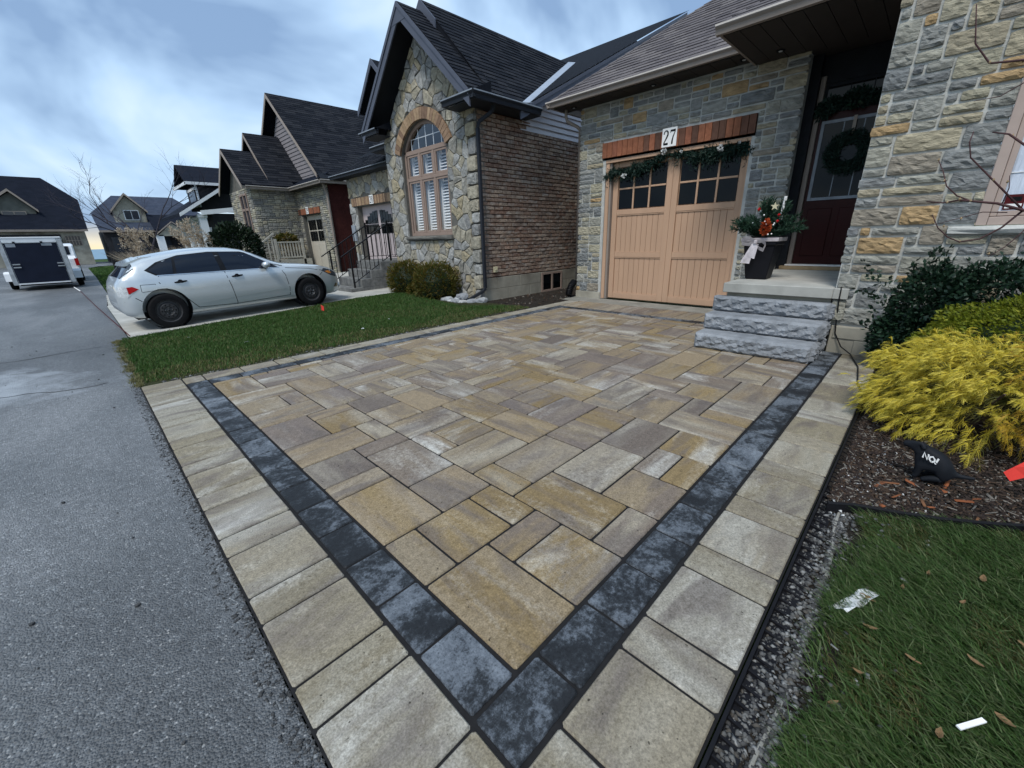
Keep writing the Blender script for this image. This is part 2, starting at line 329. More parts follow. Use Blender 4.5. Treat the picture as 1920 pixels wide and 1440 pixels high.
pm('shingle_grey', [(.04, .052, .08), (.058, .07, .10)], rough=.9, nscale=3, bscale=14, bstr=.6, bdist=.03, stretch=(1, 1, 4))
pm('trim_taupe', [(.25, .215, .19)], rough=.45, nscale=3, var=(.9, 1.06), bstr=0)
pm('trim_slate', [(.085, .095, .125)], rough=.45, nscale=3, var=(.9, 1.06), bstr=0)
pm('trim_black', [(.022, .025, .032)], rough=.45, nscale=3, var=(.9, 1.1), bstr=0)
pm('trim_white', [(.72, .74, .76)], rough=.5, nscale=3, var=(.92, 1.03), bstr=0)
pm('trim_beige', [(.30, .255, .22)], rough=.5, nscale=4, var=(.9, 1.05), bstr=0)
pm('gutter_lip', [(.55, .51, .47)], rough=.4, nscale=3, var=(.9, 1.05), bstr=0)
pm('flashing', [(.55, .58, .62)], rough=.35, metal=.6, nscale=3, var=(.85, 1.05), bstr=0)
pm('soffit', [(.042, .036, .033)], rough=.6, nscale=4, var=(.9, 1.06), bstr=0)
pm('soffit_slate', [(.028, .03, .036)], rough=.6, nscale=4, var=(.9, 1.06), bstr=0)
pm('siding', [(.56, .55, .58)], rough=.55, nscale=3, var=(.93, 1.04), bscale=30, bstr=.1, bdist=.003)
pm('siding_far', [(.22, .205, .215)], rough=.6, nscale=3, var=(.93, 1.04), bstr=0)
pm('siding_olive', [(.10, .105, .095), (.13, .135, .12)], rough=.7, nscale=2, bstr=0)
pm('siding_black', [(.03, .03, .034)], rough=.7, nscale=2, bstr=0)
pm('door_paint', [(.47, .305, .205)], rough=.55, nscale=5, var=(.92, 1.05), bscale=60, bstr=.12, bdist=.002, stretch=(1, 1, .15))
pm('door_cream', [(.48, .44, .37)], rough=.55, nscale=5, var=(.92, 1.05), bstr=0)
pm('door_mauve', [(.42, .36, .36)], rough=.55, nscale=5, var=(.92, 1.05), bstr=0)
pm('door_red', [(.030, .006, .006)], rough=.35, nscale=5, var=(.9, 1.08), bstr=0)
pm('window_frame', [(.27, .20, .165)], rough=.5, nscale=5, var=(.93, 1.05), bstr=0)
pm('window_pink', [(.40, .32, .28)], rough=.5, nscale=5, var=(.93, 1.05), bstr=0)
pm('louver', [(.74, .77, .80)], rough=.5, nscale=3, var=(.95, 1.03), bstr=0)
pm('curtain', [(.62, .68, .78), (.5, .56, .66)], rough=.9, nscale=5, bscale=6, bstr=.5, bdist=.02, stretch=(1, 6, .5))
pm('dark_room', [(.008, .008, .010)], rough=.9, nscale=3, bstr=0)
pm('iron', [(.010, .010, .011)], rough=.5, nscale=8, bstr=0)
pm('rail_white', [(.45, .43, .38)], rough=.6, nscale=5, bstr=0)
pm('black_plastic', [(.010, .010, .012)], rough=.45, nscale=8, var=(.8, 1.2), bscale=40, bstr=.2, bdist=.004)
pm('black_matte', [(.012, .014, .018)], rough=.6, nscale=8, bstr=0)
pm('white_paint', [(.80, .80, .79)], rough=.6, nscale=5, var=(.95, 1.02), bstr=0)
pm('white_trailer', [(.66, .69, .72)], rough=.45, nscale=3, var=(.9, 1.02), bstr=0)
pm('trailer_navy', [(.010, .014, .028)], rough=.5, nscale=3, bstr=0)
pm('alu', [(.42, .44, .46)], rough=.4, metal=.7, nscale=6, bstr=0)
pm('ink', [(.006, .006, .007)], rough=.6, nscale=5, bstr=0)
pm('grey_box', [(.25, .28, .32)], rough=.5, nscale=5, bstr=0)
pm('cream_plastic', [(.55, .50, .34)], rough=.5, nscale=5, bstr=0)
pm('flag', [(.90, .075, .06)], rough=.5, nscale=6, var=(.95, 1.05), bstr=0)
pm('wood', [(.30, .22, .13)], rough=.8, nscale=10, bstr=0)
pm('string', [(.075, .010, .012)], rough=.7, nscale=5, bstr=0)
pm('ribbon', [(.62, .57, .58), (.45, .40, .41)], rough=.35, metal=.15, nscale=18, bscale=40, bstr=.4, bdist=.003)
pm('pot', [(.006, .006, .009)], rough=.5, spec=.2, nscale=6, bstr=0)
pm('bark', [(.06, .04, .035), (.10, .07, .06)], rough=.9, nscale=20, bscale=40, bstr=.5, bdist=.004)
pm('twig', [(.055, .028, .03), (.085, .045, .045)], rough=.6, nscale=14, bstr=0)
pm('twig_far', [(.05, .045, .055)], rough=.9, nscale=4, bstr=0)
pm('gravel', [(0.105, 0.105, 0.102), (0.068, 0.068, 0.068), (0.149, 0.149, 0.143), (0.043, 0.043, 0.043), (0.223, 0.223, 0.217), (0.081, 0.074, 0.065), (0.093, 0.093, 0.093), (0.056, 0.056, 0.056)], 'isl', rough=.85, nscale=30, bscale=60, bstr=.4, bdist=.003)
pm('mulch', [(.035, .026, .022), (.055, .038, .028), (.022, .018, .016), (.075, .05, .034), (.045, .033, .028), (.17, .155, .135), (.03, .022, .02), (.04, .03, .026)], 'isl', rough=.9, nscale=30, bscale=60, bstr=.5, bdist=.003)
pm('rock', [(.52, .54, .55), (.38, .40, .42), (.60, .60, .60)], 'isl', rough=.85, nscale=14, bscale=30, bstr=.7, bdist=.01)
pm('rock_obj', [(.34, .355, .36), (.25, .26, .275), (.42, .42, .42)], 'obj', rough=.85, nscale=14, bscale=30, bstr=.7, bdist=.01)
def leafm(name, cols, rough=.55, trans=.25):
    m_, n_, l_, b_ = nodes(name); r_ = ramp(n_, cols, 'LINEAR'); l_.new(rnd(n_, 'isl'), r_.inputs[0]); l_.new(r_.outputs[0], b_.inputs['Base Color'])
    b_.inputs['Roughness'].default_value = rough; b_.inputs['Specular IOR Level'].default_value = .25
    if trans:
        t = n_.new('ShaderNodeBsdfTranslucent'); l_.new(r_.outputs[0], t.inputs[0]); mx_ = n_.new('ShaderNodeMixShader'); mx_.inputs[0].default_value = trans
        o_ = n_['Material Output']; l_.new(b_.outputs[0], mx_.inputs[1]); l_.new(t.outputs[0], mx_.inputs[2]); l_.new(mx_.outputs[0], o_.inputs[0])
leafm('grass', [(.035, .08, .016), (.05, .11, .025), (.085, .145, .042), (.03, .065, .016), (.17, .20, .095), (.06, .115, .03)])
leafm('grass_dry', [(.16, .145, .06), (.22, .19, .09), (.09, .10, .03), (.12, .13, .04)])
leafm('grass_left', [(.028, .075, .013), (.04, .10, .018), (.06, .12, .024), (.085, .12, .035)])
leafm('gold', [(.68, .55, .05), (.52, .41, .03), (.82, .70, .15), (.38, .32, .03), (.62, .49, .04), (.22, .21, .03), (.76, .64, .10), (.48, .36, .03)], trans=.35)
leafm('gold_rust', [(.42, .25, .03), (.50, .32, .03), (.34, .22, .03), (.58, .42, .03)], trans=.3)
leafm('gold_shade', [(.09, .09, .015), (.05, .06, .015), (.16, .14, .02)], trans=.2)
leafm('moss', [(0.125, 0.159, 0.013), (0.175, 0.201, 0.015), (0.088, 0.122, 0.011), (0.250, 0.250, 0.020)])
leafm('dark_leaf', [(.008, .022, .012), (.014, .034, .018), (.020, .045, .025), (.006, .016, .010)], rough=.35, trans=.1)
leafm('thuja', [(.07, .075, .012), (.11, .085, .015), (.045, .07, .012), (.15, .095, .02), (.03, .05, .01)])
leafm('spruce', [(.012, .035, .020), (.02, .055, .03), (.03, .07, .045), (.008, .025, .015)], trans=.1)
leafm('garland', [(.006, .018, .014), (.010, .03, .022), (.014, .04, .028)], trans=.1)
leafm('conifer_dark', [(.006, .014, .007), (.010, .022, .010), (.014, .03, .012)], trans=.05)
leafm('pampas', [(.50, .42, .32), (.58, .50, .40), (.40, .32, .23), (.30, .22, .14)], rough=.9, trans=.3)
leafm('dead_leaf', [(.26, .16, .075), (.36, .26, .14), (.18, .10, .05), (.42, .33, .20)], rough=.8, trans=.2)
leafm('bark_chip', [(.28, .09, .035), (.20, .07, .03), (.16, .08, .04)], rough=.9, trans=0)
leafm('paper', [(.78, .79, .78), (.66, .68, .68)], rough=.7, trans=.2)
leafm('poin', [(.34, .05, .012), (.45, .08, .02), (.26, .03, .01)], rough=.5, trans=.1)
def glassm(name, tint=(.01, .012, .016), rough=.03, see=0.0, spec=.5):
    m_, n_, l_, b_ = nodes(name)
    b_.inputs['Base Color'].default_value = (*tint, 1); b_.inputs['Roughness'].default_value = rough; b_.inputs['Specular IOR Level'].default_value = spec
    if see:
        t = n_.new('ShaderNodeBsdfTransparent'); g = n_.new('ShaderNodeBsdfGlossy'); g.inputs['Roughness'].default_value = rough
        fr_ = n_.new('ShaderNodeLayerWeight'); fr_.inputs[0].default_value = .5
        a = math_(n_, l_, 'MINIMUM', math_(n_, l_, 'ADD', math_(n_, l_, 'MULTIPLY', math_(n_, l_, 'POWER', fr_.outputs['Facing'], 5), .9), 1-see), 1.0)
        mx_ = n_.new('ShaderNodeMixShader'); l_.new(a, mx_.inputs[0]); l_.new(t.outputs[0], mx_.inputs[1]); l_.new(g.outputs[0], mx_.inputs[2]); l_.new(mx_.outputs[0], n_['Material Output'].inputs[0])
glassm('glass_dark', (.003, .004, .005), .02, 0, .16); glassm('glass_see', see=.86); glassm('glass_car', (.006, .010, .020), .05, 0, .35); glassm('glass_far', (.03, .035, .045), .1)
def paint(name, c, metal, rough, coat=1):
    m_, n_, l_, b_ = nodes(name); vec = coords(n_, l_, None)
    b_.inputs['Base Color'].default_value = (*c, 1); b_.inputs['Metallic'].default_value = metal; b_.inputs['Roughness'].default_value = rough
    b_.inputs['Coat Weight'].default_value = coat; b_.inputs['Coat Roughness'].default_value = .06
    bump(n_, l_, b_, noise(n_, l_, vec, 600, 2), .02, .001)
paint('car_silver', (.56, .60, .62), .5, .34); paint('truck_white', (.75, .77, .80), 0, .4)
pm('tyre', [(.010, .010, .011)], rough=.8, nscale=20, bscale=60, bstr=.3, bdist=.004)
pm('rim_steel', [(.032, .032, .035)], rough=.45, spec=.5, nscale=10, bstr=0)
pm('chrome', [(.7, .7, .7)], rough=.2, metal=1, bstr=0)
pm('lamp_clear', [(.55, .58, .60)], rough=.15, nscale=40, var=(.6, 1.2), bscale=60, bstr=.5, bdist=.004)
pm('lamp_red', [(.35, .008, .010)], rough=.15, bstr=0); pm('lamp_amber', [(.65, .24, .05)], rough=.2, bstr=0)
pm('lamp_dark', [(.05, .06, .07)], rough=.15, bstr=0)
def water_mat():
    m_, n_, l_, b_ = nodes('lake'); b_.inputs['Base Color'].default_value = (.10, .20, .27, 1); b_.inputs['Roughness'].default_value = .35
    bump(n_, l_, b_, noise(n_, l_, coords(n_, l_, None, (.05, .2, 1)), 2, 4), .2, .3)
water_mat()
# ---------------------------------------------------------------- ground sheets
def sheet(name, pts, z, mat, kind='structure', parent=None):
    o = G().poly([(x_, y_, z) for x_, y_ in pts]).build(name, mat, parent)
    if kind: o['kind'] = kind
    return o
sheet('ground', [(-900, -900), (900, -900), (900, 1500), (-900, 1500)], -.07, 'turf_far')
sheet('lake', [(-2500, 84), (2500, 84), (2500, 6000), (-2500, 6000)], -.02, 'lake')
sheet('road', [(-16, -8), (.118, -8), (.118, 8.6), (.26, 8.75), (.24, 14.1), (.42, 17.8), (.5, 30), (.5, 46), (1.2, 49.5), (3, 51), (30, 52), (30, 66), (-16, 66)], -.014, 'asphalt')
rg = random.Random(3)
def blob(cx, cy, rx, ry, n=22, j=.25, rg=rg):
    ph = rg.random()*6
    return [(cx+rx*(1+j*(rg.random()-.5)+.12*math.sin(3*t+ph))*math.cos(t), cy+ry*(1+j*(rg.random()-.5)+.1*math.sin(2*t+ph))*math.sin(t)) for t in [2*math.pi*i/n for i in range(n)]]
# broken dark rim of the asphalt against the pavers
e_ = [(.121, .0)]+[(.121, 5.45)]
rim = []
y_ = -.3
while y_ < 5.5: rim.append((.118-.006-.022*rg.random()-.02*(rg.random()<.15), y_)); y_ += .02+.03*rg.random()
# dark loose bits on the road
g = G()
for k in range(90):
    x_, yy = -2.4*rg.random(), 1.2+rg.random()**1.5*9; r_ = .003+.007*rg.random()
    pts = [(x_+r_*(.6+.6*rg.random())*math.cos(t), yy+r_*(.6+.6*rg.random())*math.sin(t), -.013) for t in (0, 1.2, 2.5, 3.8, 5)]
    g.prism(pts, (0, 0, r_*.8))
g.build('road_crumbs', 'asphalt_edge', kind='stuff')
def ribbon_sheet(name, pts, w_, z, mat, rg=random.Random(6)):
    a = []; b = []
    for x_, y_ in pts: q = w_*(.5+rg.random()); a.append((x_, y_-q/2)); b.append((x_, y_+q/2))
    return sheet(name, a+b[::-1], z, mat)
cr_ = random.Random(9)
ribbon_sheet('road_seam', [(-5+k*.17, 7.95+.06*math.sin(k*.7)+.05*cr_.random()+.012*k) for k in range(30)], .022, -.011, 'asphalt_edge')
ribbon_sheet('road_seam', [(-1.2+k*.1, 6.05+.12*math.sin(k*.5)+.05*cr_.random()) for k in range(12)], .014, -.011, 'asphalt_edge')
ribbon_sheet('chalk_line', [(-2.9+k*.2, 5.0+.115*k+.02*cr_.random()) for k in range(11)], .016, -.011, 'concrete')
ribbon_sheet('chalk_line', [(-3.4+k*.2, 6.55+.05*k+.02*cr_.random()) for k in range(7)], .014, -.011, 'concrete')
SLP = .023                        # the neighbouring drive climbs gently
def gz_(x, y): return SLP*max(x, 0)*min(max((y-5.5)/3.2, 0), 1)
o = G().poly([(a, b, SLP*a) for a, b in [(.27, 8.75), (1.43, 8.94), (2.53, 9.04), (3.98, 9.35), (4.81, 9.30), (6.0, 9.35), (6.0, 12.2), (8.15, 12.2), (8.15, 17.2), (.42, 15.6), (.24, 14.1)]]).build('concrete_drive', 'concrete'); o['kind'] = 'structure'
# paved strip at the next drive (joints built)
sd_ = sheet('paved_apron', [(.24, 14.2), (3.4, 14.2), (3.4, 17.7), (.4, 17.7)], -.004, 'joint_sand')
slab = G()
for k in range(5):
    slab = G().box(.28+.02*k, 3.3, 14.25+.68*k, 14.25+.68*k+.62, -.03, .012); slab.build('apron_slab', 'concrete', sd_, bevel=.006)
sheet('mulch_strip', [(5.15, 5.45), (8.2, 5.45), (11, 5.72), (11, 6.9), (6.1, 6.9), (6.1, 10.2), (5.3, 10.1), (5.0, 8.6), (5.3, 7.0), (5.6, 6.2)], -.006, 'soil')
g = G(); lx = [.121, .27, 1.43, 2.53, 3.98, 4.81, 5.3, 6.0]; lt = [8.68, 8.72, 8.92, 9.02, 9.32, 9.28, 8.4, 6.15]
for i in range(len(lx)-1):
    for j in range(6):
        q = [(lx[i], 5.44+(lt[i]-5.44)*j/6), (lx[i+1], 5.44+(lt[i+1]-5.44)*j/6), (lx[i+1], 5.44+(lt[i+1]-5.44)*(j+1)/6), (lx[i], 5.44+(lt[i]-5.44)*(j+1)/6)]; g.poly([(a, b, gz_(a, b)-.010) for a, b in q])
o = g.build('left_lawn_soil', 'turf_soil'); o['kind'] = 'structure'
sheet('far_lawn_soil', [(.45, 17.9), (5.8, 17.9), (6.5, 30), (6.5, 46), (3.6, 50), (1.6, 48.5), (.6, 45)], -.004, 'turf_far')
sheet('right_soil', [(-1.2, .145), (5.76, .145), (5.76, -6), (-1.2, -6)], -.030, 'soil')
# ---------------------------------------------------------------- driveway, paver by paver
UX, UY, PX, PY = .1709, .1698, .651, .672
drive = sheet('driveway', [(.122, .148), (5.76, .148), (5.76, .68), (7.9, .68), (7.9, 5.72), (7.2, 5.45), (.122, 5.45)], -.0085, 'joint_sand')
PM = {}
def paver_mesh(wx, wy, mat, th=.05, prg=random.Random(11)):
    key = (round(wx, 3), round(wy, 3), mat, prg.randrange(3))
    if key in PM: return PM[key]
    j = lambda a: a*(prg.random()-.5)
    gp = .0055; a, b = wx/2-gp, wy/2-gp; c = .007; ou = []
    for sx, sy, f in ((-1, -1, 0), (1, -1, 1), (1, 1, 0), (-1, 1, 1)):
        q = [(sx*a+j(.003), sy*(b-c)+j(.002)), (sx*(a-c)+j(.002), sy*b+j(.003))]
        ou += q if f == 0 else q[::-1]
    inn = [(x_-math.copysign(.0045, x_), y_-math.copysign(.0045, y_)) for x_, y_ in ou]
    G_ = G(); n = 8
    vs = [(x_, y_, -th) for x_, y_ in ou]+[(x_, y_, -.006) for x_, y_ in ou]+[(x_, y_, j(.0012)) for x_, y_ in inn]
    fs = [(i, (i+1) % n, n+(i+1) % n, n+i) for i in range(n)]+[(n+i, n+(i+1) % n, 2*n+(i+1) % n, 2*n+i) for i in range(n)]+[tuple(range(2*n, 3*n))]
    G_.add(vs, fs); me = G_.mesh('paver'); me.materials.append(MT[mat]); PM[key] = me; return me
prg = random.Random(5)
def lay(x0, x1, y0, y1, mat=None, name='paver'):
    wx, wy = x1-x0, y1-y0
    if mat is None: mat = ('paver_x' if wx > wy+.01 else 'paver_y' if wy > wx+.01 else prg.choice(('paver_x', 'paver_y')))
    elif mat == 'border': mat = 'border_x' if wx > wy else 'border_y'
    o = piece(name, paver_mesh(wx, wy, mat), ((x0+x1)/2, (y0+y1)/2, .002*(prg.random()-.5)), drive)
    o.rotation_euler = (.004*(prg.random()-.5), .004*(prg.random()-.5), .006*(prg.random()-.5))
    return o
KNOWN = '''0-2,0-3 2-4,0-2 2-4,2-3 4-6,0-1 4-6,1-4 6-8,0-2 8-10,0-1 8-10,1-2 6-9,2-4 9-12,2-4 10-12,0-2 12-14,0-3 12-15,3-5 14-16,2-3 14-15,0-2 15-17,0-2 16-18,2-4 15-16,3-5
16-18,4-7 13-16,5-7 12-13,5-7 18-20,2-5 17-20,0-2 8-10,4-6 10-11,4-6 11-12,4-6 4-5,4-6 5-8,4-6 2-4,5-7 1-3,3-5 3-4,3-5 0-1,3-5 0-2,5-8 0-2,8-9 0-2,9-11 2-4,7-10 0-2,22-25 2-5,22-24
0-3,20-22 0-2,18-20 2-3,18-20 0-3,16-18 0-2,13-16 3-5,19-22 3-5,16-19 2-4,15-16 2-4,13-15 0-3,11-13 3-4,11-13 5-7,21-24 5-7,20-21 5-8,18-20 5-7,16-18 4-6,14-16 4-6,12-14 7-10,20-22
8-10,18-20 8-10,17-18 8-10,14-17 8-10,12-14 7-8,16-18 6-8,15-16 6-8,12-15 4-7,10-12 2-4,10-11 4-5,8-10 5-7,8-10 4-7,6-8 7-9,9-12 9-11,10-12 10-12,22-24 10-12,19-22 10-12,16-19 10-12,14-16
12-14,16-18 12-15,18-20 10-12,13-14 10-12,12-13 7-9,6-9 9-10,8-10 10-12,8-10 9-12,6-8 11-13,10-12 13-14,10-12 12-14,7-10 14-15,9-11 15-18,9-11 14-16,11-14 16-17,12-14 17-20,12-14 16-18,11-12
18-20,9-12 15-17,14-16 14-16,17-18 14-17,7-9 17-19,7-9 19-22,7-9 20-22,9-11 22-24,10-11 22-24,7-10 24-26,8-11 18-21,5-7 21-24,5-7 23-25,3-5 20-23,3-5 20-22,1-3 22-24,0-3 20-22,0-1 24-25,0-2 2-4,24-25'''
NI, NJ = 34, 25
occ = set(); rects = []
for t in KNOWN.split():
    a, b = t.split(','); i0, i1 = map(int, a.split('-')); j0, j1 = map(int, b.split('-'))
    c = {(i, j) for i in range(i0, i1) for j in range(j0, j1)}
    if c & occ: continue
    occ |= c; rects.append((i0, i1, j0, j1))
hid = {(i, j) for i in range(26, 34) for j in range(0, 7)}      # under the steps and porch
occ |= hid
rects += tile(NI, NJ, occ, [(2, 3, 4), (3, 2, 4), (2, 2, 4), (1, 2, 2), (2, 1, 2)], random.Random(21))
for i0, i1, j0, j1 in rects: lay(PX+i0*UX, PX+i1*UX, PY+j0*UY, PY+j1*UY)
YL = PY+NJ*UY                     # trimmed row against the left band
x_ = PX; k = 0
LB0 = 5.005
while x_ < PX+NI*UX-.05:
    l_ = (.34, .17, .34, .26)[k % 4]; x2 = min(x_+l_, PX+NI*UX); lay(x_, x2, YL, LB0-.004); x_ = x2; k += 1
XE = PX+NI*UX                     # 6.46
BW = .184
# dark bands
y_ = .668
while y_ < 5.1:
    l_ = .284; lay(.463, .463+BW, y_, min(y_+l_, 5.19), 'band', 'band_paver'); y_ += l_
x_ = .463
while x_ < 5.6:
    lay(x_, min(x_+.285, 5.75), .482, .482+BW, 'band', 'band_paver'); x_ += .285
x_ = .463+BW+.003
while x_ < XE-.02:
    x2 = min(x_+.285, XE); lay(x_, x2, LB0, LB0+BW, 'band', 'band_paver'); x_ = x2
y_ = LB0+BW
while y_ > 1.95:
    lay(XE+.003, XE+.003+BW, y_-.285, y_, 'band', 'band_paver'); y_ -= .285
# outer soldier course: street side, right side, left side
y_ = .15; seq = [.16, .34]+[.33, .17]*12; ys = [.15, .31, .65]
for k in range(10): ys += [ys[-1]+.33, ys[-1]+.50]
ys = [v for v in ys if v < 5.2]+[5.45]
for a, b in zip(ys, ys[1:]): lay(.125, .457, a, b, 'border')
xs = [.459, .63]
for k in range(10): xs += [xs[-1]+.335, xs[-1]+.508]
xs = [v for v in xs if v < 5.6]+[5.755]
for a, b in zip(xs, xs[1:]): lay(a, b, .15, .476, 'border')
x_ = .459; k = 0
while x_ < 7.15:
    x2 = x_+(.18, .36, .36, .2, .34)[k % 5]; lay(x_, x2, LB0+BW+.004, 5.45, 'border'); x_ = x2; k += 1
y_ = LB0+BW
k = 0
while y_ > 2.0:
    y2 = max(y_-(.34, .17, .26, .40)[k % 4], 1.88); lay(XE+BW+.006, XE+BW+.72, y2, y_, None); y_ = y2; k += 1
G().box(XE+BW+.73, 7.92, 1.9, 5.72, -.05, -.003).build('garage_apron', 'concrete_rough', drive)
# ---------------------------------------------------------------- right edge: plastic restraint, gravel, grit
er = thing('edge_restraint', (3, .13, 0), 'black plastic paver edge restraint along the garden side of the driveway', 'edging')
g = G().box(-.6, 5.6, .132, .142, -.03, .006); g.build('lip', 'black_plastic', er)
g = G().box(-.6, 5.6, .072, .131, -.032, -.024); g.build('flange', 'black_plastic', er)
bme = None
for k in range(95):
    xx = -.55+k*.064; g = G().hexa([(xx, .075, -.023), (xx+.012, .075, -.023), (xx+.012, .131, -.023), (xx, .131, -.023), (xx, .079, -.022), (xx+.006, .079, -.022), (xx+.006, .131, -.010), (xx, .131, -.010)]); g.build('brace', 'black_plastic', er)
g = G(); yy = .075                # concrete haunch showing as a pale crooked ridge
pts = []
xx = -.6
while xx < 3.2: pts.append((xx, .035+.012*math.sin(xx*3)+.008*math.sin(xx*9), -.020)); xx += .12
g.tube([(a, b+.004*rg.random(), c-.006-.005*rg.random()) for a, b, c in pts], [.006+.004*rg.random() for p in pts], 6); rdg = g.build('concrete_ridge', 'concrete_rough'); tag(rdg, 'thin pale concrete ridge running beside the gravel trench', 'concrete ridge')
def scatter(name, n, fn, rmin, rmax, mat, seed, flat=.6, parent=None):
    r_ = np.random.default_rng(seed)
    base = np.array([(1, 0, 0), (-1, 0, 0), (0, 1, 0), (0, -1, 0), (0, 0, 1), (0, 0, -1)], float)
    tri = np.array([(0, 2, 4), (2, 1, 4), (1, 3, 4), (3, 0, 4), (2, 0, 5), (1, 2, 5), (3, 1, 5), (0, 3, 5)])
    vs = []; fs = []
    P = fn(r_, n)
    for k in range(len(P)):
        s = (rmin+(rmax-rmin)*r_.random()**2.2); q = base*s*(.7+.6*r_.random((6, 3))); q[:, 2] *= flat; q[:, 0] *= 1+.6*r_.random()
        a = r_.random()*6.28; c, s_ = math.cos(a), math.sin(a); q = np.c_[q[:, 0]*c-q[:, 1]*s_, q[:, 0]*s_+q[:, 1]*c, q[:, 2]]
        q += r_.normal(0, s*.12, (6, 3)); vs.append(q+P[k]); fs.append(tri+6*k)
    return npmesh(name, np.concatenate(vs), np.concatenate(fs), mat, parent, kind='stuff')
def fg(r_, n):
    x_ = -.2+4.4*r_.random(n)**1.6; y_ = .04-.055*np.abs(r_.normal(0, .6, n)); y_ = np.where(r_.random(n) < .6, .02+.108*r_.random(n)**1.3, y_)
    return np.c_[x_, y_, np.full(n, -.024)]
scatter('road_edge_crumbs', 2600, lambda r, n: np.c_[.121-.07*r.random(n)**2.2, .0+5.5*r.random(n), np.full(n, -.013)], .002, .008, 'asphalt_edge', 2)
scatter('gravel', 12000, fg, .002, .012, 'gravel', 3)
# mulch bed
sheet('mulch_bed_soil', [(2.42, .07), (2.5, -.28), (2.72, -.6), (3.1, -1.2), (3.9, -2.4), (5.75, -2.6), (5.75, .14), (2.6, .13)], -.018, 'soil')
def chips(name, n, mat, seed, fn, l0, l1, w0, w1, zt=.012):
    r_ = np.random.default_rng(seed); P = fn(r_, n); a = r_.random(n)*6.28; l_ = l0+(l1-l0)*r_.random(n)**2; w_ = w0+(w1-w0)*r_.random(n)
    d = np.c_[np.cos(a), np.sin(a), r_.normal(0, .25, n)]; s = np.c_[-np.sin(a), np.cos(a), r_.normal(0, .3, n)]
    d *= l_[:, None]/2; s *= w_[:, None]/2; P = P+np.c_[np.zeros(n), np.zeros(n), r_.random(n)*zt]
    t = np.array([0, 0, .004])
    V8 = np.stack([P-d-s, P+d-s*.6, P+d*.9+s, P-d+s*.7, P-d-s+t, P+d-s*.6+t, P+d*.9+s+t, P-d+s*.7+t], 1).reshape(-1, 3)
    F = np.array([(0, 1, 2, 3), (4, 5, 6, 7), (0, 1, 5, 4), (1, 2, 6, 5), (2, 3, 7, 6), (3, 0, 4, 7)])
    return npmesh(name, V8, (F[None]+8*np.arange(n)[:, None, None]).reshape(-1, 4), mat, None, kind='stuff')
def fm(r_, n):
    P = np.c_[2.45+2.2*r_.random(n*3)**1.4, .1-1.9*r_.random(n*3)**1.3, np.full(n*3, -.016)]
    ok = (P[:, 1] > -.28-.9*(P[:, 0]-2.45)) | (P[:, 0] > 2.8); ok &= P[:, 1] > -.25-1.25*(P[:, 0]-2.42)
    return P[ok][:n]
r_ = np.random.default_rng(1)
def wrapn(f):
    def g_(r, n):
        P = f(r, n)
        while len(P) < n: P = np.concatenate([P, f(r, n)])[:n]
        return P
    return g_
chips('mulch', 16000, 'mulch', 5, wrapn(fm), .010, .05, .003, .009)
chips('bark_chips', 16, 'bark_chip', 6, lambda r, n: np.c_[2.5+.5*r.random(n), -.05-.45*r.random(n), np.full(n, -.008)], .03, .09, .008, .02)
def fpeb(r, n): return np.c_[2.3+1.1*r.random(n), .09-.42*r.random(n)**1.6, np.full(n, -.012)]
scatter('white_pebbles', 260, fpeb, .003, .013, 'rock', 8)
# crescent of black lawn edging between the grass and the mulch
g = G(); pts = [(2.33, .10), (2.40, .0), (2.46, -.15), (2.53, -.30), (2.63, -.46), (2.76, -.64), (3.0, -.95), (3.4, -1.5)]
for (a, b), (c, d) in zip(pts, pts[1:]):
    g.hexa([(a, b, -.03), (c, d, -.03), (c+.012, d+.004, -.03), (a+.012, b+.004, -.03), (a, b, .022), (c, d, .022), (c+.012, d+.004, .022), (a+.012, b+.004, .022)])
g.tube([(a+.006, b+.002, .024) for a, b in pts], .008, 6)
o = g.build('lawn_edging', 'black_plastic'); tag(o, 'curved black plastic lawn edging between the grass and the mulch bed', 'edging')
# ---------------------------------------------------------------- grass blades
def blades(name, P, hmin, hmax, wd, mat, seed, lean=.5, dirx=None):
    r_ = np.random.default_rng(seed); n = len(P); a = r_.random(n)*6.28; h = hmin+(hmax-hmin)*r_.random(n)
    ld = r_.random(n)*6.28 if dirx is None else dirx+r_.normal(0, .8, n)
    l_ = h*lean*(.3+r_.random(n)); d = np.c_[np.cos(ld)*l_, np.sin(ld)*l_, np.zeros(n)]; s = np.c_[np.cos(a), np.sin(a), np.zeros(n)]*(wd*(.6+.8*r_.random(n)))[:, None]/2
    Z = np.array([0, 0, 1.]); P = np.asarray(P)
    v = np.stack([P-s, P+s, P+d*.35+Z*(h*.6)[:, None]-s*.8, P+d*.35+Z*(h*.6)[:, None]+s*.8, P+d*1.1+Z*(h*.93)[:, None]], 1).reshape(-1, 3)
    f = np.array([(0, 1, 3), (0, 3, 2), (2, 3, 4)]); F = (f[None]+5*np.arange(n)[:, None, None]).reshape(-1, 3)
    return npmesh(name, v, F, mat, None, kind='stuff')
r_ = np.random.default_rng(12)
n = 190000; X_ = .6+2.5*r_.random(n); Y_ = .0-1.7*r_.random(n)**1.15
edge = .005+.03*np.sin(X_*5)+.03*np.sin(X_*13+1); ok = (Y_ < edge-.015) & ((X_ < 2.33) | (Y_ < -.05-1.6*(X_-2.40)))
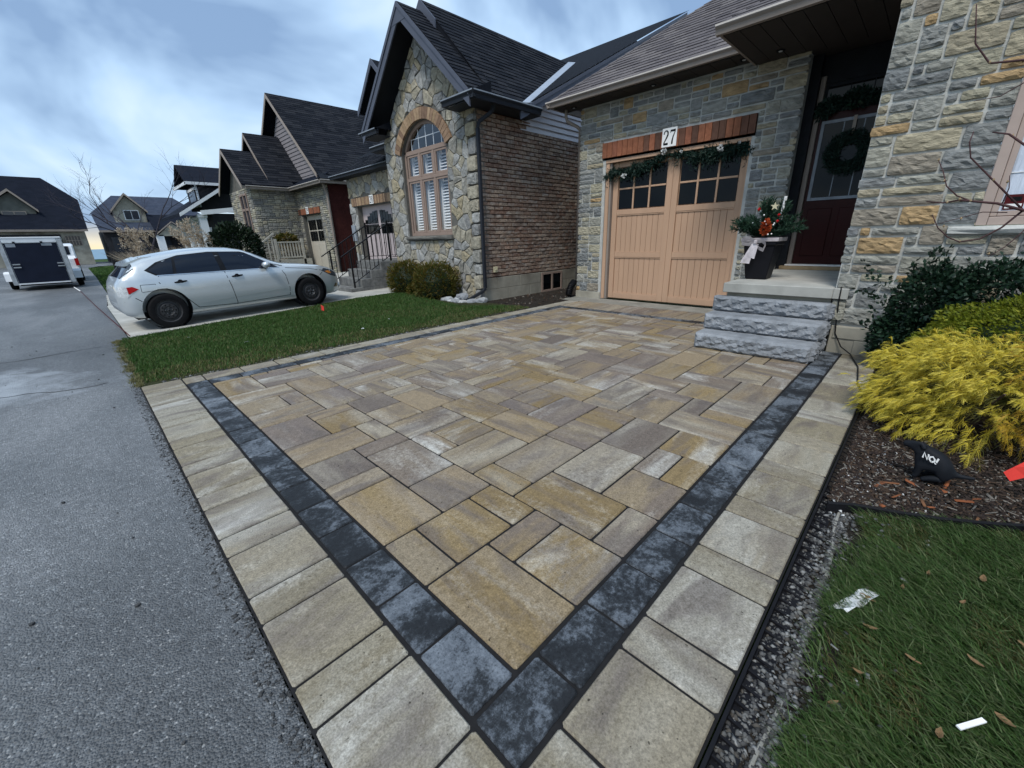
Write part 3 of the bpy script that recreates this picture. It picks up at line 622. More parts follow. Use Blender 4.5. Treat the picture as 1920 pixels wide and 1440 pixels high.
# clumpy thinning beside the grit
cl = np.sin(X_*9+2*np.sin(Y_*7))+np.sin(Y_*11+1.3*np.sin(X_*8)); ok &= ~((Y_ > -.05+.03*cl) & (r_.random(n) < .8))
P = np.c_[X_, Y_, np.full(n, -.030)][ok]
d_ = np.hypot(P[:, 0], P[:, 1]); P = P[r_.random(len(P)) < np.clip(2.2/d_, .4, 1)]
dry = (np.sin(P[:, 0]*7+1)*np.sin(P[:, 1]*9) > .35) & (r_.random(len(P)) < .6)
blades('lawn_grass', P[~dry], .035, .075, .0036, 'grass', 13, 1.0, 2.2)
blades('lawn_grass', P[dry], .02, .05, .0032, 'grass_dry', 14, 1.0, 2.2)
n = 130000; X_ = .13+6.2*r_.random(n); Y_ = 5.4+4.8*r_.random(n)
def lawn_top(x): return np.interp(x, [.1, .27, 1.47, 2.65, 4.3, 5.35, 6.3], [8.66, 8.70, 8.90, 9.0, 9.28, 9.2, 5.4])
bt = 5.54+.05*np.sin(X_*4)+.04*np.sin(X_*11)
ok = (Y_ < lawn_top(X_)) & (Y_ > bt) & (X_ < 5.35-.12*np.sin(Y_*2)+np.clip((6.6-Y_)*.7, 0, .6)) & (X_ > .15+.03*np.sin(Y_*6))
P = np.c_[X_, Y_, SLP*X_*np.clip((Y_-5.5)/3.2, 0, 1)-.012][ok]
dry = ((P[:, 1] < 6.0+.15*np.sin(P[:, 0]*3)) & (r_.random(len(P)) < .5)) | (r_.random(len(P)) < .05+.22*(np.sin(P[:, 0]*2.1+1.5*np.sin(P[:, 1]*1.7))+np.sin(P[:, 1]*3.3+P[:, 0]) > .7))
blades('lawn_grass', P[~dry], .03, .055, .007, 'grass_left', 15, .6)
blades('lawn_grass', P[dry], .02, .045, .007, 'grass_dry', 16, .7)
n = 5000; P = np.c_[.155-.06*np.abs(r_.normal(0, .7, n)), 5.5+3.2*r_.random(n), np.full(n, -.013)]; P = P[(np.sin(P[:, 1]*9)+np.sin(P[:, 1]*23)+r_.normal(0, 1, n)) > .2]
blades('lawn_grass', P, .015, .04, .006, 'grass_dry', 21, 1.2)
n = 16000; P = np.c_[.5+4.5*r_.random(n), 18+27*r_.random(n)**1.3, np.full(n, -.004)]
blades('lawn_grass', P, .05, .09, .03, 'grass_left', 17, .5)
scatter('lawn_edge_stones', 420, lambda r, n: np.c_[.3+5.2*r.random(n), 5.47+.05*np.abs(r.normal(0, 1, n)), np.full(n, -.006)], .006, .02, 'gravel', 18)
scatter('mulch_stones', 420, lambda r, n: np.c_[5.9+3.5*r.random(n), 5.6+1.25*r.random(n), np.full(n, -.004)], .008, .035, 'mulch', 19)
# ---------------------------------------------------------------- masonry helpers
SR = random.Random(17)
def stone_geo(g, u0, u1, z0, z1, frame, depth=.035, gap=.007, rough=1.0, rng=SR):
    """rough ashlar block; frame(u, z, d) -> world point, d outwards"""
    w_, h = u1-u0, z1-z0; nx = max(3, min(9, int(w_/.038)+1)); nz = max(2, min(6, int(h/.034)+1))
    vs = []; dd = depth*(.75+.6*rng.random()); tu = (rng.random()-.5)*.6*rough; tv = (rng.random()-.5)*.7*rough; p1, p2 = rng.random()*6, rng.random()*6
    for j in range(nz+1):
        for i in range(nx+1):
            u_ = u0+gap+(w_-2*gap)*i/nx; z_ = z0+gap+(h-2*gap)*j/nz; ed = i in (0, nx) or j in (0, nz)
            if not ed: u_ += w_/nx*.5*(rng.random()-.5); z_ += h/nz*.5*(rng.random()-.5)
            else:
                u_ += .004*(rng.random()-.5); z_ += .004*(rng.random()-.5)
                if i in (0, nx) and j in (0, nz): u_ += .006*(1 if i == 0 else -1); z_ += .006*(1 if j == 0 else -1)
            d = dd*(.70 if ed else .90+rough*(.22*rng.random()+.16*math.sin(i*1.3+j*2.1+p1)+.12*math.sin(i*2.3-j*1.7+p2))+tu*(i/nx-.5)+tv*(j/nz-.5))
            vs.append(frame(u_, z_, d))
    W_ = nx+1; fs = [(j*W_+i, j*W_+i+1, (j+1)*W_+i+1, (j+1)*W_+i) for j in range(nz) for i in range(nx)]
    ring = [i for i in range(nx+1)]+[j*W_+nx for j in range(1, nz+1)]+[nz*W_+i for i in range(nx-1, -1, -1)]+[j*W_ for j in range(nz-1, 0, -1)]
    n0 = len(vs)
    for idx in ring:
        i, j = idx % W_, idx//W_; vs.append(frame(u0+gap+(w_-2*gap)*i/nx, z0+gap+(h-2*gap)*j/nz, -.002))
    k = len(ring); fs += [(ring[a], ring[(a+1) % k], n0+(a+1) % k, n0+a) for a in range(k)]
    g.add(vs, fs)
def frX(xp): return lambda u_, z_, d: (xp-d, u_, z_)       # faces the street (-X)
def frY(yp): return lambda u_, z_, d: (u_, yp-d, z_)       # faces -Y
ASH = [(4, 2, 1.8), (3, 2, 2.6), (3, 1, 5), (4, 1, 4), (5, 1, 2), (2, 1, 4), (2, 2, 2.2), (5, 2, .7), (1, 1, .8), (2, 3, .3)]
def ashlar(parent, u0, u1, z0, z1, cu, cz, frame, hole, mat, rng, depth=.035, jag=None, name='stone'):
    nx, nz = round((u1-u0)/cu), round((z1-z0)/cz); cu, cz = (u1-u0)/nx, (z1-z0)/nz; occ_ = set()
    for i in range(nx):
        for j in range(nz):
            a, b = u0+(i+.5)*cu, z0+(j+.5)*cz
            if any(h[0] < a < h[1] and h[2] < b < h[3] for h in hole): occ_.add((i, j))
    for i0, i1, j0, j1 in tile(nx, nz, occ_, ASH, rng):
        a, b, c, d = u0+i0*cu, u0+i1*cu, z0+j0*cz, z0+j1*cz
        if jag and i1 == nx: b += .03*(rng.random()-.35)
        g = G(); stone_geo(g, a, b, c, d, frame, depth, .007+.008*rng.random(), 1, rng)
        g.build(name, mat, parent, smooth=False)
def soldier(parent, u0, u1, z0, z1, xp, n, mat, rng, thick=.06):
    w_ = (u1-u0)/n
    for k in range(n):
        x_ = xp-.004*rng.random(); G().box(x_, xp+thick, u0+k*w_+.004, u0+(k+1)*w_-.004, z0+.003*rng.random(), z1-.003*rng.random()).build('brick', mat, parent, bevel=.003)
def stroke(g, pts, ws, frame, d0=.0, d1=.003):
    """ribbon lettering; pts in plane coordinates, ws widths"""
    L_ = []; R_ = []
    for i, p in enumerate(pts):
        a = pts[max(i-1, 0)]; b = pts[min(i+1, len(pts)-1)]; dx, dy = b[0]-a[0], b[1]-a[1]; l_ = math.hypot(dx, dy) or 1
        nx, ny = -dy/l_, dx/l_; w_ = ws[i]/2 if isinstance(ws, (list, tuple)) else ws/2
        L_.append((p[0]+nx*w_, p[1]+ny*w_)); R_.append((p[0]-nx*w_, p[1]-ny*w_))
    for i in range(len(pts)-1):
        q = [L_[i], L_[i+1], R_[i+1], R_[i]]
        g.hexa([frame(*p, d0) for p in q]+[frame(*p, d1) for p in q])
DIG = {
 '2': ([(.08, .74), (.10, .86), (.24, .96), (.42, .95), (.54, .84), (.54, .68), (.42, .5), (.25, .3), (.08, .10), (.08, .07), (.60, .07)], [.14, .10, .07, .09, .15, .16, .14, .10, .07, .12, .14]),
 '7': ([(.04, .78), (.06, .92), (.62, .92), (.58, .84), (.38, .5), (.30, .22), (.29, .02)], [.06, .12, .14, .07, .12, .16, .17]),
 '8': ([(.32, .52), (.10, .66), (.12, .88), (.32, .97), (.52, .88), (.53, .66), (.32, .52), (.06, .34), (.08, .10), (.32, .03), (.56, .10), (.57, .34), (.32, .52)], [.08, .14, .12, .06, .12, .14, .08, .15, .13, .06, .13, .15, .08]),
 '9': ([(.12, .1), (.3, .03), (.5, .2), (.56, .6), (.5, .88), (.32, .97), (.12, .88), (.06, .66), (.16, .48), (.34, .44), (.52, .56)], [.08, .06, .14, .15, .12, .06, .12, .15, .12, .06, .1])}
def number_plate(parent, text, y0, y1, z0, z1, xp):
    pl = G().box(xp-.012, xp, y0, y1, z0, z1).build('number_plate', 'white_paint', parent, bevel=.002)
    n = len(text); cw = (y1-y0)/n*.92; m_ = (y1-y0)*.04
    for k, ch in enumerate(text):
        pts, ws = DIG[ch]; s = (z1-z0)*.78; oy = y1-m_-k*cw
        g = G(); fr_ = lambda u_, v_, d: (xp-.0125-d, oy-.012-u_*cw*1.25, z0+(z1-z0)*.11+v_*s)
        stroke(g, pts, [q*1.05 for q in ws], fr_); g.build('numeral', 'ink', pl)
    return pl
# shingles on a planar polygon
def shingles(parent, P0, U, Vv, poly, mat, limit=0, expo=.135, wid=.30, name='shingle', rng=random.Random(9), thick=.012):
    """P0 origin, U unit along the eave, Vv unit up the slope, poly = convex CCW in (s,t)"""
    P0, U, Vv = Vector(P0), Vector(U).normalized(), Vector(Vv).normalized(); Nn = U.cross(Vv)
    if Nn.z < 0: Nn = -Nn
    ts = [p[1] for p in poly]; ss = [p[0] for p in poly]; t = min(ts); row = 0; parts = []
    while t < max(ts):
        s_ = min(ss)-wid*rng.random()
        while s_ < max(ss):
            w_ = wid*(.7+.6*rng.random()); q = clip_convex([(s_+.002, t), (s_+w_-.002, t), (s_+w_-.002, t+expo), (s_+.002, t+expo)], poly)
            if len(q) >= 3 and area2(q) > .0008:
                lift = thick*(.75+.6*rng.random()); vs = []
                for a, b in q:
                    h = lift*(1-(b-t)/expo)+.004; vs.append(P0+U*a+Vv*b+Nn*h)
                for a, b in q: vs.append(P0+U*a+Vv*b-Nn*.004)
                n = len(q); fs = [tuple(range(n))]+[(i, (i+1) % n, n+(i+1) % n, n+i) for i in range(n)]
                parts.append((vs, fs))
            s_ += w_
        t += expo; row += 1
    # largest in view = nearest the camera
    c0 = Vector((0, 0, CAMH)); parts.sort(key=lambda p: (sum((Vector(v) for v in p[0]), Vector())/len(p[0])-c0).length)
    for vs, fs in parts[:limit]: G().add(vs, fs).build(name, mat, parent)
    if parts[limit:]:
        g = G()
        for vs, fs in parts[limit:]: g.add(vs, fs)
        g.build(name+'s' if limit == 0 else 'distant_shingles', 'shingle_isl' if mat == 'shingle' else mat, parent, kind='stuff')
def gutter(g, gl, p, q, outw, h=.10, d=.10):
    """open K-style trough; outw = horizontal outward unit"""
    p, q, o_ = Vector(p), Vector(q), Vector(outw); Z = Vector((0, 0, 1))
    prof = [(0, 0), (d*.55, -h+.0), (d*.75, -h*.55), (d, -h*.3), (d, 0)]
    prof = [(0, -h), (d*.6, -h), (d*.72, -h*.5), (d, -h*.25), (d, 0), (d-.008, 0), (d-.008, -h*.22), (.004, -h+.012), (.004, 0), (0, 0)]
    for a, b in ((p, q),):
        g.prism([a+o_*x_+Z*z_ for x_, z_ in prof], b-a)
    gl.prism([p+o_*(d+.002)+Z*(-.016), p+o_*(d+.006)+Z*(-.016), p+o_*(d+.006)+Z*.004, p+o_*(d-.010)+Z*.004, p+o_*(d-.010)+Z*.001, p+o_*(d+.002)+Z*.001], q-p)
# ---------------------------------------------------------------- house 27
H = thing('stone_house', (7.9, 2.6, 0), 'grey ashlar stone house numbered 27 with tan garage door and recessed front door', 'house')
XW = 7.925; r27 = random.Random(41)
wg = G().box(XW, XW+.25, 5.06, 5.67, 0, 3.72).box(XW, XW+.25, 1.83, 2.42, 0, 3.72).box(XW, XW+.25, 2.42, 5.06, 2.72, 3.72)
gw = wg.build('garage_wall', 'mortar', H)
ashlar(gw, 1.79, 5.70, .14, 3.70, .098, .0915, frX(XW), [(2.37, 5.14, 0, 3.03)], 'stone', r27, .022)
G().box(XW-.03, XW, 5.07, 5.70, -.02, .135).build('base_block', 'foundation', gw, bevel=.006)
G().box(XW+.26, 13, 5.45, 5.69, 0, 3.7).box(8.6, 13, 1.4, 1.6, 0, 3.7).build('side_wall', 'mortar', H)
ln = G().box(XW+.0, XW+.07, 2.37, 5.14, 2.722, 3.03).build('lintel', 'mortar', H)
soldier(ln, 2.375, 5.135, 2.755, 3.025, XW-.035, 25, 'brick_red', r27, .034)
number_plate(H, '27', 3.62, 3.885, 2.765, 3.06, XW-.045)
# garage door
gd = G().box(8.085, 8.12, 2.43, 5.05, 0, 2.72).build('garage_door', 'door_paint', H)
def dpart(name, y0, y1, z0, z1, x0=8.03, x1=8.083, mat='door_paint', b=.004): return G().box(x0, x1, y0, y1, z0, z1).build(name, mat, gd, bevel=b)
for y0, y1 in ((2.45, 2.56), (3.575, 3.688), (3.692, 3.805), (4.82, 4.93)): dpart('stile', y0, y1, .02, 2.66)
for y0, y1 in ((2.562, 3.573), (3.807, 4.818)):
    for z0, z1 in ((.02, .13), (.875, .965), (1.70, 1.795), (2.57, 2.66)): dpart('rail', y0, y1, z0, z1, 8.034)
    for z0, z1 in ((.132, .873), (.967, 1.698)):
        n = 9; w_ = (y1-y0)/n
        for k in range(n): dpart('board', y0+k*w_+.003, y0+(k+1)*w_-.003, z0, z1, 8.055, 8.083, b=.003)
        G().box(8.040, 8.054, y0, y1, z0, z0+.016).box(8.040, 8.054, y0, y1, z1-.016, z1).build('bead', 'door_paint', gd)
    pw, ph = (y1-y0)/3, (2.568-1.797)/2
    for a in range(3):
        for b in range(2):
            G().box(8.066, 8.072, y0+a*pw+.014, y0+(a+1)*pw-.014, 1.797+b*ph+.014, 1.797+(b+1)*ph-.014).build('pane', 'glass_dark', gd)
    for a in (1, 2): dpart('muntin', y0+a*pw-.016, y0+a*pw+.016, 1.797, 2.568, 8.045)
    for a in range(3): dpart('muntin', y0+a*pw+.017, y0+(a+1)*pw-.017, 1.797+ph-.016, 1.797+ph+.016, 8.047)
G().box(7.97, 8.082, 4.94, 5.055, 0, 2.7).box(7.97, 8.082, 2.425, 2.445, 0, 2.7).build('jamb', 'trim_taupe', gd)
G().box(7.945, 8.0, 4.985, 5.058, 0, 2.72).box(7.945, 8.0, 2.422, 2.45, 0, 2.72).box(7.93, 8.02, 2.42, 5.06, 2.665, 2.72).build('casing', 'door_paint', gd, bevel=.004)
# eave, soffit, hip roof over the garage
EX, EZ, EY = 7.50, 3.84, 6.10
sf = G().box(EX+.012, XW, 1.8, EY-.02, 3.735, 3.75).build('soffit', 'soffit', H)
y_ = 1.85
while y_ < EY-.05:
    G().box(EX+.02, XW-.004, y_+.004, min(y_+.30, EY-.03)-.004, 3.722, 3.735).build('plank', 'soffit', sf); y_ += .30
for yy in (5.72, 4.05, 2.62):
    g = G().lathe([(.055, 0), (.055, -.012), (.040, -.014), (.036, .0)], (7.71, yy, 3.722), 16); g.build('pot_light', 'black_matte', sf)
    G().lathe([(.026, 0), (.022, -.006)], (7.71, yy, 3.714), 12).build('lens', 'lamp_clear', sf)
g = G(); gl = G()
gutter(g, gl, (EX, 2.45, EZ), (EX, EY+.1, EZ), (-1, 0, 0)); gutter(g, gl, (EX-.1, EY, EZ), (13, EY, EZ), (0, 1, 0))
gt = g.build('gutter', 'trim_taupe', H); gl.build('gutter_edge', 'gutter_lip', gt)
S27 = .72; c_, s_ = 1/math.hypot(1, S27), S27/math.hypot(1, S27)
rf = G(); T = 4.6
a = (EX-.03, EY+.03, EZ+.01); top = (EX-.03+T, EY+.03-T, EZ+.01+S27*T)
rf.poly([(EX-.03, 1.0, EZ+.01), a, top, (EX-.03+T, 1.0, EZ+.01+S27*T)])
rf.poly([a, (14, EY+.03, EZ+.01), (14, EY+.03-T, EZ+.01+S27*T), top])
roof = rf.build('roof', 'shingle_isl', H)
Ls = T*math.hypot(1, S27)
shingles(roof, (EX-.035, EY+.03, EZ+.015), (0, -1, 0), (c_, 0, s_), [(0, 0), (3.62, 0), (3.62, Ls*.62), (T*.62, Ls*.62)], 'shingle', 300)
n = 26
for k in range(n):
    t0 = T*.64*k/n; t1 = T*.64*(k+1)/n+.03; q = []
    for t, lf in ((t0, .035), (t1, .022)):
        p = Vector((EX-.03+t, EY+.03-t, EZ+.01+S27*t)); q.append((p, lf))
    d1 = Vector((0, -1, 0))*.11; d2 = Vector((1, 0, 0))*.11
    (p0, l0), (p1, l1) = q; Z = Vector((0, 0, 1))
    G().add([p0+Z*l0, p1+Z*l1, p1+d1+Z*(l1-.0), p0+d1+Z*l0*.9, p1+d2+Z*l1, p0+d2+Z*l0*.9, p0+d1-Z*.01, p0+d2-Z*.01], [(0, 1, 2, 3), (1, 0, 5, 4), (0, 3, 6), (0, 6, 7), (0, 7, 5)]).build('hip_cap', 'shingle', roof)
# downspout elbow at the left corner
G().tube([(7.72, 5.92, 3.74), (7.72, 5.92, 3.60), (7.74, 5.90, 3.52), (7.90, 5.76, 3.42), (7.97, 5.745, 3.36), (7.98, 5.745, .3)], .032, 8).build('downspout', 'trim_taupe', H, smooth=True)
# porch canopy
CX, CZ = 6.46, 3.76
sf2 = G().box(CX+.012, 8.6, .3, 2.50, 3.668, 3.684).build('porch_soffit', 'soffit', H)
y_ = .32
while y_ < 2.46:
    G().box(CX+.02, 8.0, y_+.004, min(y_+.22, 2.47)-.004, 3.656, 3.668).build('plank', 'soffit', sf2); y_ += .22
g = G().lathe([(.055, 0), (.055, -.012), (.040, -.014), (.036, .0)], (7.55, 2.1, 3.655), 16); g.build('pot_light', 'black_matte', sf2)
G().lathe([(.026, 0), (.022, -.006)], (7.55, 2.1, 3.646), 12).build('lens', 'lamp_clear', sf2)
g = G(); gl = G(); gutter(g, gl, (CX, -.4, CZ), (CX, 2.56, CZ), (-1, 0, 0)); g.box(CX+.0, CX+1.6, 2.50, 2.53, 3.66, CZ); gt = g.build('gutter', 'trim_taupe', H); gl.build('gutter_edge', 'gutter_lip', gt)
T2 = 2.2; S2 = .62
pr = G().poly([(CX-.03, -.5, CZ+.01), (CX-.03, 2.55, CZ+.01), (CX-.03+T2, 2.55-T2, CZ+.01+S2*T2), (CX-.03+T2, -.5, CZ+.01+S2*T2)]).poly([(CX-.03, 2.55, CZ+.01), (CX+3, 2.55, CZ+.01), (CX+3, 2.55-T2, CZ+.01+S2*T2), (CX-.03+T2, 2.55-T2, CZ+.01+S2*T2)]).build('porch_roof', 'shingle_isl', H)
l2 = math.hypot(1, S2); shingles(pr, (CX-.035, 2.55, CZ+.015), (0, -1, 0), (1/l2, 0, S2/l2), [(0, 0), (3, 0), (3, T2*l2), (T2, T2*l2)], 'shingle', 0)
# wing
XR = 5.785
wh = [(-1.62, -.215, 1.31, 2.82)]
ww = G().box(XR, XR+.2, -.22, .675, .30, 4.2).box(XR, XR+.2, -6, -1.62, .30, 4.2).box(XR, XR+.2, -1.62, -.22, .30, 1.31).box(XR, XR+.2, -1.62, -.22, 2.82, 4.2).box(XR+.2, 8.6, .50, .672, .3, 4.2).build('wing_wall', 'mortar', H)
ashlar(ww, -2.1, .68, .325, 3.80, .093, .0915, frX(XR), wh+[(-2.2, -.05, 1.24, 1.32)], 'stone', random.Random(77), .025, True)
fd = G().box(XR-.03, XR+.2, -6, .63, -.05, .30).box(5.9, 8.6, .5, .66, -.05, .30).build('foundation', 'foundation', H, bevel=.004)
for y0, y1 in ((.12, .60), (-.40, .10), (-.92, -.42)): G().box(XR-.042, XR-.031, y0, y1, .165, .292).box(XR-.042, XR-.031, y0-.2, y1-.2, .0, .155).build('block', 'foundation', fd, bevel=.003)
# wing window
wn = G().box(XR+.03, XR+.09, -1.60, -.235, 1.32, 2.81).build('window', 'dark_room', H)
for y0, y1, z0, z1 in ((-.29, -.222, 1.315, 2.815), (-1.615, -1.555, 1.315, 2.815), (-1.553, -.292, 1.315, 1.385), (-1.553, -.292, 2.75, 2.815)): G().box(XR-.03, XR+.029, y0, y1, z0, z1).build('frame', 'window_pink', wn, bevel=.004)
for y0, y1, z0, z1 in ((-.335, -.293, 1.39, 2.75), (-1.55, -.337, 1.39, 1.43)): G().box(XR-.012, XR+.028, y0, y1, z0, z1).build('sash', 'window_pink', wn, bevel=.003)
G().box(XR+.012, XR+.027, -1.55, -.337, 1.43, 2.75).build('blind', 'curtain', wn)
for k in range(5): G().box(XR+.006, XR+.011, -1.55, -.337, 1.50+k*.23, 1.508+k*.23).build('grille', 'trim_white', wn)
stk = G().box(XR+.003, XR+.005, -.47, -.355, 1.44, 1.56).build('sticker', 'string', wn)
G().box(XR+.001, XR+.0028, -.46, -.365, 1.45, 1.485).build('label_strip', 'white_paint', stk); G().box(XR+.001, XR+.0028, -.45, -.39, 1.505, 1.54).build('mark', 'ink', stk)
sg = G(); stone_geo(sg, -2.2, -.055, 1.245, 1.312, frX(XR-.005), .055, .001, .3, random.Random(2)); sg.build('sill', 'mortar', H)
# porch slab and entrance
pz = .71
G().box(5.705, 8.34, .68, 1.815, .595, pz).box(5.705, 5.74, .545, .679, .595, pz).build('porch_slab', 'concrete', H, bevel=.006)
G().box(5.78, 8.3, .69, 1.78, 0, .594).build('porch_base', 'foundation', H)
g = G(); stone_geo(g, .545, .675, .36, .59, frX(5.755), .03, .006); g.build('return_stone', 'stone', ww)
G().box(8.176, 8.40, 1.70, 2.1, .0, 3.66).build('niche_wall', 'black_matte', gw)  # pier return coloured black so the entry recess reads as deep shade
dr = G().box(8.31, 8.36, .76, 1.63, .79, 2.92).build('front_door', 'door_red', H)
for y0, y1 in ((.84, 1.15), (1.24, 1.55)):
    G().box(8.295, 8.308, y0, y1, .92, 1.62).build('panel', 'door_red', dr, bevel=.006)
for y0, y1, z0, z1 in ((.80, .84, 1.74, 2.82), (1.55, 1.59, 1.74, 2.82), (.842, 1.548, 1.74, 1.78), (.842, 1.548, 2.78, 2.82)): G().box(8.285, 8.309, y0, y1, z0, z1).build('glass_trim', 'grey_box', dr)
G().box(8.298, 8.304, .842, 1.548, 1.782, 2.778).build('pane', 'glass_dark', dr)
for k in range(13): G().hexa([(8.306, .85, 1.80+k*.03), (8.309, .85, 1.80+k*.03), (8.309, 1.54, 1.80+k*.03), (8.306, 1.54, 1.80+k*.03), (8.3055, .85, 1.822+k*.03), (8.3085, .85, 1.822+k*.03), (8.3085, 1.54, 1.822+k*.03), (8.3055, 1.54, 1.822+k*.03)]).build('blind_slat', 'louver', dr)
for k in (1, 2): G().box(8.292, 8.297, .842+k*.235-.006, .842+k*.235+.006, 1.785, 2.775).build('muntin', 'grey_box', dr)
tr = G().box(8.31, 8.36, .76, 1.63, 2.98, 3.30).build('transom', 'black_matte', H)
G().box(8.302, 8.308, .80, 1.59, 3.02, 3.25).build('pane', 'glass_dark', tr)
for k in (1, 2): G().box(8.296, 8.301, .80+k*.263-.006, .80+k*.263+.006, 3.02, 3.25).build('muntin', 'black_matte', tr)
G().box(8.27, 8.37, 1.635, 1.70, .74, 3.40).box(8.24, 8.37, 1.701, 1.785, .74, 3.40).box(8.27, 8.37, .69, .755, .74, 3.40).build('door_frame', 'trim_taupe', H, bevel=.004)
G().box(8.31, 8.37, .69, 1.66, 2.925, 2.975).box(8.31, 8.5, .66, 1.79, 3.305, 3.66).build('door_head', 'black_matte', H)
G().box(8.16, 8.34, .75, 1.70, .77, .788).build('threshold', 'white_paint', H); G().box(8.10, 8.34, .70, 1.76, .712, .768).build('door_step', 'wood', H, bevel=.004)
# ---------------------------------------------------------------- rock-faced steps
ST = thing('stone_steps', (5.04, 1.26, 0), 'three rock-faced grey stone steps leading up to the porch of number 27', 'steps')
def rock_block(x0, x1, y0, y1, z0, z1, seed):
    r_ = random.Random(seed); g = G(); ny, nz = 46, 7
    def f(u_, v_):  # ridge field
        s = 0
        for k in range(4):
            cx = (u_*5.2+seed*1.7+k*2.3); s += abs(((cx+v_*(1.3-.7*k)+.35*math.sin(7*v_+k+seed)) % 1)-.5)*(.5**(k*.6))
        return s
    def skin(pt, n_u, n_v, edge_in):
        base = len(g.v); vs = []
        for j in range(n_v+1):
            for i in range(n_u+1):
                u_, v_ = i/n_u, j/n_v; ed = j in (0, n_v) or i in (0, n_u)
                d = (.004 if j == n_v else .012 if ed else .008+.046*f(u_, v_)+.014*r_.random())
                ju = 0 if ed else (r_.random()-.5)*.6/n_u; jv = 0 if ed else (r_.random()-.5)*.7/n_v
                vs.append(pt(u_+ju, v_+jv, d))
        W_ = n_u+1; fs = []
        for j in range(n_v):
            for i in range(n_u):
                a, b, c, d = j*W_+i, j*W_+i+1, (j+1)*W_+i+1, (j+1)*W_+i
                fs += [(a, b, c), (a, c, d)] if (i+j) % 2 else [(a, b, d), (b, c, d)]
        g.add(vs, fs)
    skin(lambda u_, v_, d: (x0+.02-d, y0+(y1-y0)*u_, z0+(z1-z0)*v_), ny, nz, 0)
    skin(lambda u_, v_, d: (x1+(x0+.016-x1)*u_, y0+.012-d, z0+(z1-z0)*v_), max(8, int((x1-x0)*34)), nz, 0)
    t = z1+.0005
    g.add([(x0+.016, y0+.008, t), (x1, y0+.008, t), (x1, y1, t), (x0+.016, y1, t), (x0+.016, y1, z0), (x1, y1, z0)], [(0, 1, 2, 3), (3, 2, 5, 4)])
    return g
for k in range(3):
    rock_block(5.045+.295*k, 5.77, .675-.005*k, 1.85+.02*k, .183*k+.002, .183*(k+1)-.003, 3+k).build('step', 'rockface', ST)
# ---------------------------------------------------------------- house 28
H8 = thing('fieldstone_house', (6.1, 8.6, 0), 'house numbered 28 with steep fieldstone gable, tall arched window and brown brick side', 'house')
XF = 6.13; r28 = random.Random(28)
GY, GA, GS = 8.57, 5.43, 1.03
def ztop(y): return GA-GS*abs(y-GY)
WY0, WY1, WZ0, WZS, RISE = 7.87, 9.62, 1.42, 3.27, .56
WC = (WY0+WY1)/2; HW = (WY1-WY0)/2; AR = (HW*HW+RISE*RISE)/(2*RISE); AZ = WZS+RISE-AR
def arc(y, r_=AR): return AZ+math.sqrt(max(r_*r_-(y-WC)**2, 0))
ys = sorted(set([6.9, GY, 10.3, WY0, WY1]+[6.9+3.4*k/34 for k in range(35)]+[WY0+(WY1-WY0)*k/20 for k in range(21)]))
g = G()
for a, b in zip(ys, ys[1:]):
    if b-a < 1e-5: continue
    m_ = (a+b)/2
    if WY0 < m_ < WY1:
        g.prism([(XF, a, 0), (XF, b, 0), (XF, b, WZ0), (XF, a, WZ0)], (.22, 0, 0)); za, zb = arc(a), arc(b)
    else: za = zb = 0
    g.prism([(XF, a, za), (XF, b, zb), (XF, b, ztop(b)), (XF, a, ztop(a))], (.22, 0, 0))
g.box(XF+.22, 8.3, 10.05, 10.3, 0, 3.7)
fw8 = g.build('gable_wall', 'mortar_warm', H8)
def voronoi(x0, x1, y0, y1, sp, rng, jit=.42):
    nx, ny = max(1, round((x1-x0)/sp)), max(1, round((y1-y0)/sp)); P = []
    for i in range(-1, nx+1):
        for j in range(-1, ny+1):
            P.append((x0+(i+.5+(.5 if j % 2 else 0)+jit*(rng.random()-.5)*2)*(x1-x0)/nx, y0+(j+.5+jit*(rng.random()-.5)*2)*(y1-y0)/ny))
    P = [p for p in P if rng.random() > .12]
    for p in P:
        c = [(x0, y0), (x1, y0), (x1, y1), (x0, y1)]
        for q in P:
            if q is p: continue
            dx, dy = q[0]-p[0], q[1]-p[1]
            if dx*dx+dy*dy > (sp*3.6)**2: continue
            c = clip(c, dx, dy, (q[0]**2+q[1]**2-p[0]**2-p[1]**2)/2)
            if len(c) < 3: break
        if len(c) >= 3: yield p, c
def fieldstone(g, poly, frame, rng, depth=.030, gap=.0045):
    p0 = inset2(poly, gap)
    if len(p0) < 3 or area2(p0) < .0015: return False
    # wobble long edges
    q = []
    for i in range(len(p0)):
        a, b = p0[i], p0[(i+1) % len(p0)]; l_ = math.hypot(b[0]-a[0], b[1]-a[1]); q.append(a)
        if l_ > .11:
            t = .35+.3*rng.random(); w_ = .010*(rng.random()-.75); nx, ny = (b[1]-a[1])/l_, -(b[0]-a[0])/l_; q.append((a[0]+t*(b[0]-a[0])+nx*w_, a[1]+t*(b[1]-a[1])+ny*w_))
    cx, cy = sum(p[0] for p in q)/len(q), sum(p[1] for p in q)/len(q); n = len(q); dd = depth*(.6+.7*rng.random()); tx, ty = (rng.random()-.5)*.10, (rng.random()-.5)*.10
    ring = lambda s, d, j: [frame(cx+(p[0]-cx)*s, cy+(p[1]-cy)*s, d+tx*(p[0]-cx)+ty*(p[1]-cy)+j*rng.random()) for p in q]
    vs = ring(1.0, -.003, 0)+ring(1.0, dd*.45, .004)+ring(.94, dd*.95, .006)+ring(.5, dd, .016)+[frame(cx, cy, dd+.014*rng.random())]
    fs = [(k*n+i, k*n+(i+1) % n, (k+1)*n+(i+1) % n, (k+1)*n+i) for k in range(3) for i in range(n)]+[(3*n+i, 3*n+(i+1) % n, 4*n) for i in range(n)]
    g.add(vs, fs); return True
RO = AR+.235
